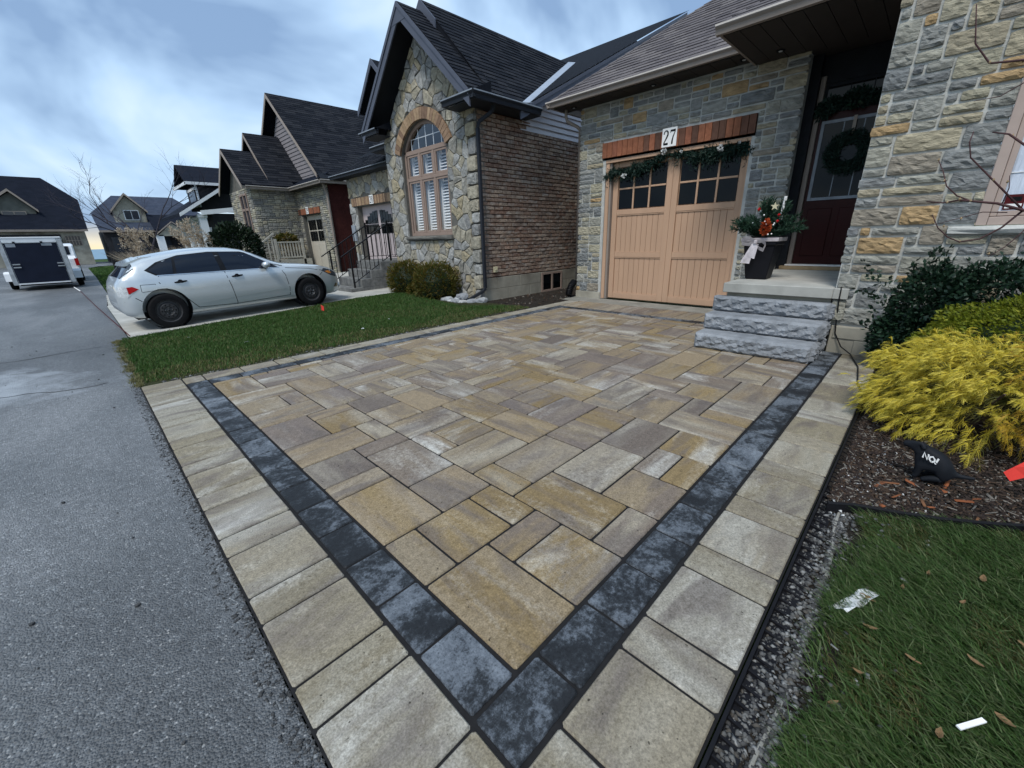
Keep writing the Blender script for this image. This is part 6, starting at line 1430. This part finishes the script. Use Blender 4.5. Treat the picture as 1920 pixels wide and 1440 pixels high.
# ---------------------------------------------------------------- shrubs in the right bed
def sprays(name, base, dirs, L0, L1, mat, seed, parent, side=12, wd=.0055, droop=.5):
    """flat ferny sprays: an arching axis with paired side threads in one plane, thin ribbons"""
    r = np.random.default_rng(seed); Vs = []; Fs = []; n0 = 0
    def ribbon(pts, w0, s):
        nonlocal n0
        k = len(pts); ws = np.linspace(1, .3, k)[:, None]*w0/2; Vs.append(np.concatenate([pts-s*ws, pts+s*ws])); i = np.arange(k-1); Fs.append(np.c_[n0+i, n0+i+1, n0+k+i+1, n0+k+i]); n0 += 2*k
    for b, d in zip(base, dirs):
        l_ = L0+(L1-L0)*r.random(); t = np.linspace(0, 1, 5)[:, None]; d = d/np.linalg.norm(d)
        s = np.cross(d, np.array([0, 0, 1.])+r.normal(0, .35, 3)); s /= (np.linalg.norm(s)+1e-9); nv = np.cross(s, d)
        pts = b+d*l_*t+np.array([0, 0, -1])*droop*l_*t**2.2; ribbon(pts, wd*1.2, nv*.6+s*.8)
        for q in range(side):
            u_ = .15+.85*(q+.5)/side; i = min(int(u_*4), 3); p = pts[i]+(pts[i+1]-pts[i])*(u_*4-i); ax = pts[i+1]-pts[i]; ax /= np.linalg.norm(ax)
            dd = ax+s*(.75+.3*r.random())*(1 if q % 2 else -1)+r.normal(0, .16, 3); dd /= np.linalg.norm(dd); ls = l_*(.42*(1-u_)+.16)*(.8+.5*r.random())
            ribbon(np.stack([p, p+dd*ls*.55, p+dd*ls+np.array([0, 0, -.22*ls])]), wd, nv*.7+s*.5)
    return npmesh(name, np.concatenate(Vs), np.concatenate(Fs), mat, parent)
GC = np.array([3.90, -.42, .25]); GRD = np.array([.52, .55, .40])
GS = thing('gold_cypress', (3.86, -.36, 0), 'bright golden-yellow thread-leaf cypress shrub beside the driveway', 'shrub')
def gold_clumps(nc, per, seed, lo, hi, spread, cond=None):
    r = np.random.default_rng(seed); P = []; D = []; k = 0
    while k < nc:
        v = r.normal(0, 1, 3); v /= np.linalg.norm(v)
        if v[2] < -.35: continue
        c = GC+v*GRD*(lo+(hi-lo)*r.random())
        if cond is not None and not cond(c, r): continue
        k += 1; dr = v*np.array([1, 1, .8])+np.array([-.15, .30, .12])+r.normal(0, .18, 3); dr /= np.linalg.norm(dr)
        for j in range(per):
            P.append(c+r.normal(0, spread, 3)-dr*.05*r.random()); D.append(dr+r.normal(0, .42, 3))
    return np.array(P), np.array(D)
yel = lambda c, r: c[1] > -.62+.3*r.random()
P, d = gold_clumps(235, 11, 1, .64, 1.10, .026, yel); sprays('foliage', P, d, .05, .105, 'gold', 2, GS, 20, .0034, .5)
P, d = gold_clumps(85, 10, 3, .64, 1.06, .028, lambda c, r: c[1] < -.48); sprays('rusty_foliage', P, d, .05, .105, 'gold_rust', 4, GS, 18, .0034, .5)
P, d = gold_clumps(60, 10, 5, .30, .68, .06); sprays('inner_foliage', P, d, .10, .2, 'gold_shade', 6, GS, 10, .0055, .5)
g = G()
for k in range(9):
    a = k*.7; g.tube([(3.86, -.36, 0), (3.86+.16*math.cos(a), -.36+.16*math.sin(a), .2), (3.86+.34*math.cos(a), -.36+.34*math.sin(a), .40)], [.018, .012, .006], 6)
g.build('stems', 'bark', GS)
r8 = np.random.default_rng(8)
MB = thing('round_shrub', (4.78, -.74, 0), 'dense mossy-green rounded dwarf conifer behind the golden shrub', 'shrub')
P, v = ellip_pts(r8, 26000, (4.78, -.74, .36), (.56, .70, .43), .86); k = (v[:, 2] > -.4); P, v = P[k], v[k]
lump = (1+.05*np.sin(v[:, 0]*9+1)+.05*np.sin(v[:, 1]*11)+.04*np.sin(v[:, 2]*13+v[:, 1]*6))[:, None]; P = np.array((4.78, -.74, .36))+(P-np.array((4.78, -.74, .36)))*lump
dv_ = v*.5+np.array([-.4, .5, .1]); leafcloud('foliage', P, dv_, .018, .042, .40, 'moss', 9, MB, .45)
G().lathe([(.05, 0), (.35, .05), (.46, .3), (.36, .55), (.1, .68)], (4.78, -.74, .0), 16).build('core', 'conifer_dark', MB)
DB = thing('dark_bush', (5.35, -.75, 0), 'dark green broadleaf bush against the stone wall under the window', 'shrub')
Ps = []; vs_ = []
for c, rd in (((5.40, -.10, .60), (.26, .30, .38)), ((5.40, -.50, .68), (.28, .42, .36)), ((5.42, -1.05, .66), (.28, .46, .36)), ((5.38, .02, .30), (.26, .26, .28)), ((5.4, -1.7, .6), (.3, .5, .36))):
    P, v = ellip_pts(r8, 4600, c, rd, .55); Ps.append(P); vs_.append(v)
for k in range(48):      # shoots that break the outline
    b = np.array([5.32+.15*r8.random(), .25-2.2*r8.random(), .86]); L_ = .12+.18*r8.random(); dr = np.array([-.2+.3*r8.random(), .3*r8.normal(), 1.0])
    if k < 7: b = np.array([5.3, .18, .35+.08*k]); dr = np.array([-.2, .9, .25+.4*r8.random()])
    for j in range(26): Ps.append((b+dr*L_*r8.random())[None]+r8.normal(0, .012, (1, 3))); vs_.append((dr+r8.normal(0, .6, 3))[None])
leafcloud('foliage', np.concatenate(Ps), np.concatenate(vs_), .030, .058, .55, 'dark_leaf', 10, DB, .8)
g = G()
for k in range(9): y = .1-.25*k; g.tube([(5.4, y*.8, 0), (5.38, y, .4), (5.36, y+.05, .8)], [.012, .009, .005], 5)
g.build('stems', 'bark', DB)
# bare twiggy shrub at the right edge
TS = thing('bare_shrub', (4.75, -1.15, 0), 'bare reddish-brown shrub with thin budded twigs in front of the window', 'shrub')
g = G(); x = 4.70
g.tube([(4.75, -1.15, 0), (4.74, -1.05, .5), (4.72, -.9, .95), (4.71, -.70, 1.28)], [.026, .022, .018, .014], 7)
def tw(pts, r0, r1): g.tube([(x+.03*math.sin(i*1.7), *p) for i, p in enumerate(pts)], [r0+(r1-r0)*i/(len(pts)-1) for i in range(len(pts))], 6)
tw([(-.70, 1.28), (-.50, 1.39), (-.39, 1.41), (-.256, 1.462), (-.06, 1.50), (.02, 1.487), (.115, 1.50)], .014, .004)
tw([(-.256, 1.462), (-.12, 1.49), (-.04, 1.53), (.03, 1.60), (.07, 1.70), (.115, 1.786)], .006, .003)
tw([(-.39, 1.41), (-.2, 1.62), (-.05, 1.78), (-.02, 1.88), (-.025, 1.95)], .007, .003)
tw([(-.39, 1.41), (-.32, 1.30), (-.23, 1.225), (-.131, 1.205), (-.06, 1.24), (.01, 1.31), (.061, 1.404)], .007, .003)
tw([(-.32, 1.40), (-.2, 1.41), (-.08, 1.37), (.04, 1.33)], .004, .002)
tw([(-.5, 1.39), (-.42, 1.6), (-.34, 1.78), (-.2, 1.9), (-.12, 1.93)], .011, .004); tw([(-.34, 1.78), (-.33, 1.95), (-.345, 2.05)], .004, .002)
tw([(-.7, 1.28), (-.62, 1.8), (-.4, 2.2), (-.155, 2.33), (.0, 2.36), (.10, 2.50), (.15, 2.72)], .012, .003); tw([(-.3, 2.27), (-.1, 2.15), (.02, 2.14)], .004, .002); tw([(-.4, 2.2), (-.25, 2.5), (-.1, 2.62)], .005, .002)
tw([(-.45, 1.32), (-.40, 1.22), (-.36, 1.16), (-.30, 1.10)], .004, .002); tw([(-.28, 1.45), (-.29, 1.56), (-.27, 1.64)], .004, .002)
g.build('branches', 'twig', TS, smooth=True)
g = G()
for y, z in ((.115, 1.786), (.061, 1.404), (.05, 1.64), (-.06, 1.505), (.0, 1.488), (-.131, 1.206), (-.02, 1.32), (-.2, 1.62), (-.1, 1.37), (-.34, 1.78), (-.22, 1.89), (0, 2.36), (-.155, 2.33), (-.12, 1.49), (-.27, 1.60), (-.3, 1.12)): g.lathe([(.002, -.010), (.008, 0), (.002, .012)], (x-.008, y, z), 6)
g.build('buds', 'wood', TS)
# pair of round thujas at 28
for cx, cy, rd, lb, sd_ in ((5.62, 9.15, .46, 'rounded olive thuja shrub at number 28 nearest the stair', 41), (5.62, 7.95, .52, 'rounded olive-brown thuja shrub under the right part of the arched window', 43)):
    t = thing('thuja_shrub', (cx, cy, 0), lb, 'shrub', 'round shrubs under the arched window'); r = np.random.default_rng(sd_)
    P, v = ellip_pts(r, 5200, (cx, cy, .40), (rd, rd*1.05, .44), .72); k = v[:, 2] > -.8; lump = (1+.08*np.sin(v[k][:, 0]*9)+.08*np.sin(v[k][:, 1]*8+sd_))[:, None]
    leafcloud('foliage', np.array((cx, cy, .4))+(P[k]-np.array((cx, cy, .4)))*lump, v[k]+np.array([0, 0, .5]), .04, .085, .35, 'thuja', sd_+1, t, .4); G().lathe([(.1, 0), (rd*.7, .15), (rd*.75, .45), (.12, .72)], (cx, cy, 0), 14).build('core', 'conifer_dark', t)
t = thing('low_shrub', (5.5, 8.55, 0), 'small green shrub wedged between the two round thujas', 'shrub'); P, v = ellip_pts(np.random.default_rng(7), 1500, (5.5, 8.6, .18), (.22, .24, .22), .6); leafcloud('foliage', P, v, .04, .07, .4, 'thuja', 77, t, .5)
# ---------------------------------------------------------------- planter on the porch
PL = thing('porch_planter', (6.42, 1.62, .71), 'tall black planter with spruce boughs and silver bow on the porch of number 27', 'planter')
cx, cy = 6.42, 1.62; g = G()
def sq(h, z, c=.0): return [(cx-h, cy-h, z), (cx+h, cy-h, z), (cx+h, cy+h, z), (cx-h, cy+h, z)]
g.hexa(sq(.125, .712)+sq(.185, 1.14)); pot = g.build('pot', 'pot', PL, bevel=.012)
G().hexa(sq(.200, 1.14)+sq(.212, 1.25)).build('rim', 'pot', PL, bevel=.012); G().hexa(sq(.215, 1.19)+sq(.218, 1.235)).build('ribbon_band', 'ribbon', PL, bevel=.004)
xr = cx-.225
def loop(pts, w_, nm):
    g = G()
    for (a, b), (c, d) in zip(pts, pts[1:]): g.add([(xr-.02, a, b-w_/2), (xr-.02, c, d-w_/2), (xr-.045, c, d+w_/2), (xr-.045, a, b+w_/2)], [(0, 1, 2, 3)])
    g.build(nm, 'ribbon', PL)
yb = cy+.03
loop([(yb, 1.19), (yb+.07, 1.235), (yb+.15, 1.23), (yb+.16, 1.17), (yb+.08, 1.16), (yb, 1.18)], .045, 'bow_loop'); loop([(yb, 1.19), (yb-.07, 1.20), (yb-.12, 1.16), (yb-.10, 1.09), (yb-.05, 1.11), (yb, 1.18)], .045, 'bow_loop')
G().hexa([(xr-.02, yb-.02, 1.165), (xr-.05, yb-.02, 1.165), (xr-.05, yb+.02, 1.165), (xr-.02, yb+.02, 1.165), (xr-.02, yb-.02, 1.21), (xr-.05, yb-.02, 1.21), (xr-.05, yb+.02, 1.21), (xr-.02, yb+.02, 1.21)]).build('bow_knot', 'ribbon', PL, bevel=.006)
G().add([(xr-.03, yb-.01, 1.17), (xr-.03, yb+.04, 1.17), (xr-.06, yb+.14, .93), (xr-.05, yb+.03, .92)], [(0, 1, 2, 3)]).add([(xr-.03, yb+.02, 1.17), (xr-.035, yb-.04, 1.16), (xr-.05, yb-.02, .98), (xr-.05, yb+.04, 1.0)], [(0, 1, 2, 3)]).build('bow_tail', 'ribbon', PL)
def bough(b, d, l_, r, n=150, P=None, D=None):
    d = d/np.linalg.norm(d)
    for j in range(n):
        u_ = r.random(); P.append(b+d*l_*u_+np.array([0, 0, -.10*l_*u_*u_])); q = d*.75+r.normal(0, .5, 3); D.append(q/np.linalg.norm(q))
rp = np.random.default_rng(50); P_ = []; D_ = []
for k in range(46):
    a = rp.random()*6.28; el = .15+1.25*rp.random(); d = np.array([math.cos(a)*math.cos(el), math.sin(a)*math.cos(el), math.sin(el)]); bough(np.array([cx+.05*d[0], cy+.05*d[1], 1.24]), d, .20+.10*rp.random()+.24*math.sin(el), rp, 170, P_, D_)
leafcloud('spruce_boughs', np.array(P_), np.array(D_), .045, .08, .17, 'spruce', 51, PL, .25)
P, v = ellip_pts(rp, 170, (cx-.24, cy-.05, 1.36), (.025, .04, .085), .8); leafcloud('red_cone', P, v+np.array([0, 0, .7]), .028, .045, .7, 'poin', 52, PL, .2)
G().tube([(cx-.02, cy-.15, 1.45), (cx-.02, cy-.165, 1.72)], .018, 8).build('birch_stick', 'white_paint', PL)
g = G()
for k in range(10): a = rp.random()*6.28; g.lathe([(.003, -.010), (.011, 0), (.003, .010)], (cx-.2-.08*rp.random(), cy+.3*(rp.random()-.5), 1.27+.3*rp.random()), 7)
g.build('berries', 'white_paint', PL)
g = G()
for k in range(4): g.lathe([(.004, -.018), (.02, 0), (.004, .018)], (cx-.22-.05*rp.random(), cy+.4*(rp.random()-.5), 1.35+.28*rp.random()), 8)
g.build('red_baubles', 'lamp_red', PL)
st = []
for k in range(10): a = math.pi*k/5+math.pi/2; rr = .05 if k % 2 == 0 else .02; st.append((cx-.26, cy-.12+rr*math.cos(a), 1.60+rr*math.sin(a)))
G().prism(st, (.006, 0, 0)).build('star', 'cream_plastic', PL)
# ---------------------------------------------------------------- garland, wreath
GL = thing('garage_garland', (7.92, 3.7, 2.6), 'dark evergreen garland with white roses hung across the top of the tan garage door', 'garland')
rp = np.random.default_rng(60); P_ = []; D_ = []
def gz(y): return float(np.interp(y, [2.38, 2.5, 2.9, 3.3, 3.62, 3.8, 4.1, 4.6, 4.9, 5.1], [2.52, 2.60, 2.60, 2.56, 2.70, 2.71, 2.56, 2.48, 2.50, 2.42]))
for k in range(7000):
    y = 2.38+2.72*rp.random(); th_ = .060+.04*math.sin(y*9)+.03*math.sin(y*23)+.05*(y < 3.4); a = rp.random()*6.28; rr = th_*math.sqrt(rp.random()); drop = .16*rp.random()**3*(1 if rp.random() < .3 else 0)
    P_.append((7.965+.05*math.cos(a)*rr/th_, y, gz(y)+rr*math.sin(a)-drop)); D_.append((-.2, rp.normal()*.7, rp.normal()*.7-.3))
leafcloud('foliage', np.array(P_), np.array(D_), .035, .085, .24, 'garland', 61, GL, .4)
for y, z, s in ((4.62, 2.40, .042), (3.84, 2.70, .046), (2.86, 2.62, .045), (3.52, 2.66, .02), (2.58, 2.66, .018)):
    r = np.random.default_rng(int(y*100)); P, v = ellip_pts(r, 40, (7.89, y, z), (s*.6, s*.7, s*.7), .5); leafcloud('white_rose', P, v, s*.6, s*1.0, .9, 'paper', int(y*90), GL, .3)
WRt = thing('door_wreath', (8.25, 1.2, 2.4), 'dark evergreen wreath hanging on the glass of the front door', 'wreath'); P_ = []; D_ = []
for k in range(3600):
    a = rp.random()*6.28; rr = .10*math.sqrt(rp.random()); b = rp.random()*6.28; R0 = .20+rr*math.cos(b); P_.append((8.245+rr*math.sin(b)*.6, 1.19+R0*math.cos(a), 2.36+R0*math.sin(a))); D_.append((-.4*rp.random(), math.cos(a+1.2), math.sin(a+1.2)))
leafcloud('foliage', np.array(P_), np.array(D_), .03, .07, .2, 'garland', 63, WRt, .5); G().box(8.255, 8.26, 1.17, 1.21, 2.6, 2.83).build('hanger', 'trim_beige', WRt)
DG = thing('door_garland', (8.25, 1.2, 2.95), 'dark leafy garland across the transom over the front door', 'garland'); P_ = []; D_ = []
for k in range(2600):
    y = .72+.95*rp.random(); rr = (.07+.03*math.sin(y*17))*math.sqrt(rp.random()); a = rp.random()*6.28; P_.append((8.24+.04*math.cos(a), y, 2.99+.05*math.cos((y-1.2)*5)+rr*math.sin(a)*1.3)); D_.append((-.3, rp.normal(), rp.normal()))
leafcloud('foliage', np.array(P_), np.array(D_), .04, .08, .4, 'garland', 65, DG, .5)
r = np.random.default_rng(5); P, v = ellip_pts(r, 30, (8.17, 1.23, 2.98), (.04, .05, .06), .5); leafcloud('silk_leaf', P, v, .04, .07, .8, 'dark_leaf', 66, DG, .3)
# ---------------------------------------------------------------- small things
# black dog figure reading NO!
DG_ = thing('dog_figure', (2.98, -.24, 0), 'small black dog-shaped garden figure reading NO! under the golden shrub', 'garden figure')
xo = 2.98
def skin(nm, chains, mat, parent, lv=2):
    """chains of ((x,y,z),radius) grown as one smooth skin; the first vertex is the root"""
    me = bpy.data.meshes.new(nm); vs = []; es = []; rs = []; idx = {}
    for ch in chains:
        prev = None
        for p, r_ in ch:
            k = tuple(round(c, 4) for c in p)
            if k not in idx: idx[k] = len(vs); vs.append(p); rs.append(r_)
            if prev is not None: es.append((prev, idx[k]))
            prev = idx[k]
    me.from_pydata(vs, es, []); o = bpy.data.objects.new('tmp', me); COL.objects.link(o)
    sk = o.modifiers.new('s', 'SKIN'); sb = o.modifiers.new('u', 'SUBSURF'); sb.levels = lv; sb.render_levels = lv
    for i, r_ in enumerate(rs): me.skin_vertices[0].data[i].radius = (r_, r_)
    me.skin_vertices[0].data[0].use_root = True
    dg = bpy.context.evaluated_depsgraph_get(); m2 = bpy.data.meshes.new_from_object(o.evaluated_get(dg)); bpy.data.objects.remove(o)
    m2.name = nm; m2.materials.clear(); m2.materials.append(MT[mat])
    m2.transform(Matrix.Translation(-ORG[parent]))
    for p in m2.polygons: p.use_smooth = True
    o = bpy.data.objects.new(nm, m2); link(o, parent, ORG[parent]); return o
A = (xo, -.225, .125); B = (xo, -.285, .125)
ear = [((xo, -.172, .200), .034), ((xo-.024, -.19, .215), .012), ((xo-.036, -.205, .185), .011)]
body = [(A, .052), (B, .056), ((xo, -.315, .085), .042)]
neck = [(A, .052), ((xo, -.200, .172), .034), ((xo, -.172, .200), .034), ((xo, -.140, .190), .021), ((xo, -.115, .182), .016)]
fl = lambda s: [(A, .052), ((xo+s, -.208, .07), .018), ((xo+s, -.205, .03), .014), ((xo+s, -.195, .012), .014)]
bl_ = lambda s: [((xo, -.315, .085), .042), ((xo+s, -.295, .04), .024), ((xo+s*1.1, -.255, .03), .016), ((xo+s*1.1, -.225, .012), .013)]
tail = [((xo, -.315, .085), .042), ((xo, -.345, .07), .016), ((xo, -.385, .072), .011), ((xo, -.42, .078), .008)]
skin('body', [body, neck, ear, fl(-.028), fl(.028), bl_(-.034), bl_(.034), tail], 'black_matte', DG_)
g = G(); xl = xo-.060
def lfr(u_, v_, d): return (xl-d, -.205-u_*.055-.0, .152+v_*.05-u_*.022)
for pts, o_ in (([(0, 0), (0, 1), (.55, 0), (.55, 1)], 0), ([(.35, 0), (.05, .3), (.05, .7), (.35, 1), (.65, .7), (.65, .3), (.35, 0)], .72), ([(.1, .35), (.22, 1.15)], 1.5), ([(.03, 0), (.06, .14)], 1.5)):
    gg = G(); stroke(gg, [(a*.62+o_*.62, b*.62) for a, b in pts], .13, lfr, 0, .004); gg.build('lettering', 'white_paint', DG_)
# marking flags
f1 = thing('marker_flag', (3.10, 8.30, 0), 'small coral marker flag standing in the lawn between the two driveways', 'flag', 'coral marker flags')
G().tube([(3.10, 8.30, -.02), (3.08, 8.22, .19)], .003, 6).build('wire', 'wood', f1); G().prism([(3.08, 8.22, .20), (3.09, 8.12, .175), (3.10, 8.16, .085), (3.095, 8.27, .095)], (.004, 0, 0)).build('flag', 'flag', f1)
f2 = thing('marker_flag', (2.62, -.62, 0), 'coral marker flag at the right edge of the mulch bed beside the golden shrub', 'flag', 'coral marker flags')
G().tube([(2.66, -.66, -.02), (2.60, -.56, .38)], .003, 6).build('wire', 'wood', f2); G().prism([(2.60, -.434, .302), (2.605, -.462, .266), (2.61, -.50, .30), (2.60, -.56, .335), (2.60, -.575, .395), (2.60, -.48, .375), (2.60, -.455, .335)], (.004, 0, 0)).build('flag', 'flag', f2)
# string line along the road edge
o = G().tube([(-.16, 20, .03), (.05, 14.5, .012), (.29, 8.86, .01)], .008, 6).build('marking_string', 'string'); tag(o, 'dark red string line lying along the road beside the neighbouring driveway', 'string')
o = G().tube([(-.30, 22.3, .03), (-.16, 20.0, .03)], .014, 6).build('string_tail', 'white_paint'); tag(o, 'pale loose end of the string line near the trailer', 'string')
# splash rocks under the downspout of 28
rr = random.Random(4)
for k, (x, y, s) in enumerate(((5.55, 7.45, .13), (5.62, 7.22, .12), (5.50, 7.10, .10), (5.58, 6.98, .09), (5.72, 6.80, .11), (5.85, 6.72, .12), (5.75, 7.30, .10), (5.48, 7.28, .08), (5.66, 7.08, .12), (5.98, 6.80, .10), (5.42, 7.48, .07))):
    bm = bmesh.new(); bmesh.ops.create_icosphere(bm, subdivisions=2, radius=1)
    for v in bm.verts: n_ = 1+.22*math.sin(v.co.x*3+k)+.18*math.sin(v.co.y*4+2*k)+.12*(rr.random()-.5); v.co = Vector((v.co.x*s*n_, v.co.y*s*n_*1.15, v.co.z*s*.6*n_))
    me = bpy.data.meshes.new('splash_rock'); bm.to_mesh(me); bm.free(); me.materials.append(MT['rock_obj']); o = piece('splash_rock', me, (x, y, s*.45+(.09 if k == 8 else 0)), None, rr.random()*6)
    tag(o, 'pale round rock in the pile below the downspout of number 28', 'rock', 'rocks under the downspout')
# corrugated drain elbow beside the garage corner
g = G(); prev = []
pts = [Vector((7.66, 5.72, .05)), Vector((7.70, 5.735, .14)), Vector((7.78, 5.75, .24)), Vector((7.9, 5.76, .32))]
n = 40; cp = []; rs = []
for i in range(n+1):
    t = i/n*3; k = min(int(t), 2); p = pts[k].lerp(pts[k+1], t-k); cp.append(p); rs.append(.066+.011*(1 if i % 4 < 2 else -1))
o = g.tube(cp, rs, 14).build('drain_pipe', 'grey_box', None, smooth=False); o.data.materials[0] = MT['black_plastic']; tag(o, 'black corrugated drain pipe elbow at the left corner of number 27', 'pipe')
# cable from the porch to the bed
o = G().tube([(8.0, .72, .80), (7.0, .70, .74), (5.72, .62, .72), (5.700, .615, .70), (5.698, .612, .60), (5.735, .60, .40), (5.735, .58, .22), (5.72, .50, .08), (5.68, .40, .02), (5.2, .28, .012), (4.6, .22, .012), (4.1, .10, .02)], .006, 6).build('power_cable', 'black_plastic'); tag(o, 'thin black cable hanging from the porch slab down to the garden bed', 'cable')
# fallen leaves
LV = [(1.54, -.24), (2.06, -.27), (1.75, -.11), (1.90, -.20), (1.60, -.13), (1.38, -.12), (1.95, -.36), (2.15, -.42), (1.66, -.38), (1.22, -.08), (1.48, -.43), (1.85, -.5), (1.31, -.30)]
for k, (x, y) in enumerate(LV):
    a = rr.random()*6.28; L_ = .028+.030*rr.random(); W_ = L_*(.30+.25*rr.random()); cu = .25+.5*rr.random(); z0 = .010+.012*rr.random(); g = G(); vs = []
    for i in range(7):
        t = i/6; w_ = W_*math.sin(math.pi*min(max(t, .03), .97))**.8*(.85+.3*rr.random()); zc = z0+cu*L_*(t-.5)**2*2
        for s_ in (-1, 0, 1):
            u_, v_ = (t-.5)*L_, s_*w_*.5; vs.append((x+u_*math.cos(a)-v_*math.sin(a), y+u_*math.sin(a)+v_*math.cos(a), zc+abs(s_)*w_*(.2+.4*cu)+.002*rr.random()))
    g.add(vs, [(i*3+j, i*3+j+1, i*3+j+4, i*3+j+3) for i in range(6) for j in range(2)]); o = g.build('fallen_leaf', 'dead_leaf'); tag(o, 'curled brown leaf lying on the right-hand lawn', 'leaf', 'fallen leaves on the lawn')
for x, y in ((3.6, 6.6), (2.2, 7.3), (4.6, 7.6), (1.4, 6.7), (2.9, 6.2), (.9, 7.8), (3.9, 8.3)):
    a = rr.random()*6; o = G().prism([(x+.03*math.cos(a), y+.03*math.sin(a), .03), (x-.02*math.sin(a), y+.02*math.cos(a), .038), (x-.03*math.cos(a), y-.03*math.sin(a), .03), (x+.02*math.sin(a), y-.02*math.cos(a), .026)], (0, 0, .003)).build('fallen_leaf', 'paper'); tag(o, 'pale small leaf lying on the left lawn', 'leaf', 'pale leaves on the left lawn')
o = G().prism([(1.372, -.345, .03), (1.378, -.352, .03), (1.408, -.385, .034), (1.402, -.378, .034)], (0, 0, .003)).build('white_stick', 'white_paint'); 
bpy.data.objects.remove(o)
o = G().bar((1.355, -.335, .034), (1.425, -.385, .038), .012, .005).build('white_stick', 'white_paint'); tag(o, 'white plastic strip lying on the right-hand lawn', 'plastic strip')
# crumpled plastic on the grit
g = G(); rp = random.Random(8); pts = [[(1.62+.19*i/5+.01*rp.random(), -.02-.085*i/5-.05*j/3+.012*rp.random(), .0+.030*rp.random()) for j in range(4)] for i in range(6)]
g.add([p for r_ in pts for p in r_], [(i*4+j, i*4+j+1, (i+1)*4+j+1, (i+1)*4+j) for i in range(5) for j in range(3)]); o = g.build('plastic_scrap', 'paper'); tag(o, 'crumpled clear plastic scrap lying where the grit meets the grass', 'litter')
chips('bark_flakes', 60, 'gravel', 71, lambda r, n: np.c_[1.0+1.4*r.random(n), .0-.22*np.abs(r.normal(0, .6, n)), np.full(n, .0)], .008, .026, .004, .012)
# labels of ground cover
LB = {'lawn_grass': ('short green grass of the lawns', 'grass'), 'gravel': ('loose grey gravel along the paver edge', 'gravel'), 'mulch': ('dark brown shredded mulch of the garden bed', 'mulch'), 'bark_chips': ('reddish bark chips scattered on the mulch', 'bark'),
      'white_pebbles': ('white pebbles scattered over the mulch', 'pebbles'), 'road_edge_crumbs': ('dark asphalt grit along the edge of the pavers', 'grit'), 'road_crumbs': ('dark asphalt crumbs lying on the road', 'crumbs'), 'lawn_edge_stones': ('loose stones along the lawn edge of the driveway', 'stones'), 'mulch_stones': ('dark stones in the strip beside the brick wall', 'stones'), 'bark_flakes': ('pale flakes scattered on the grit', 'flakes')}
for o in bpy.data.objects:
    k = o.name.split('.')[0]
    if o.parent is None and k in LB: tag(o, *LB[k], kind='stuff')
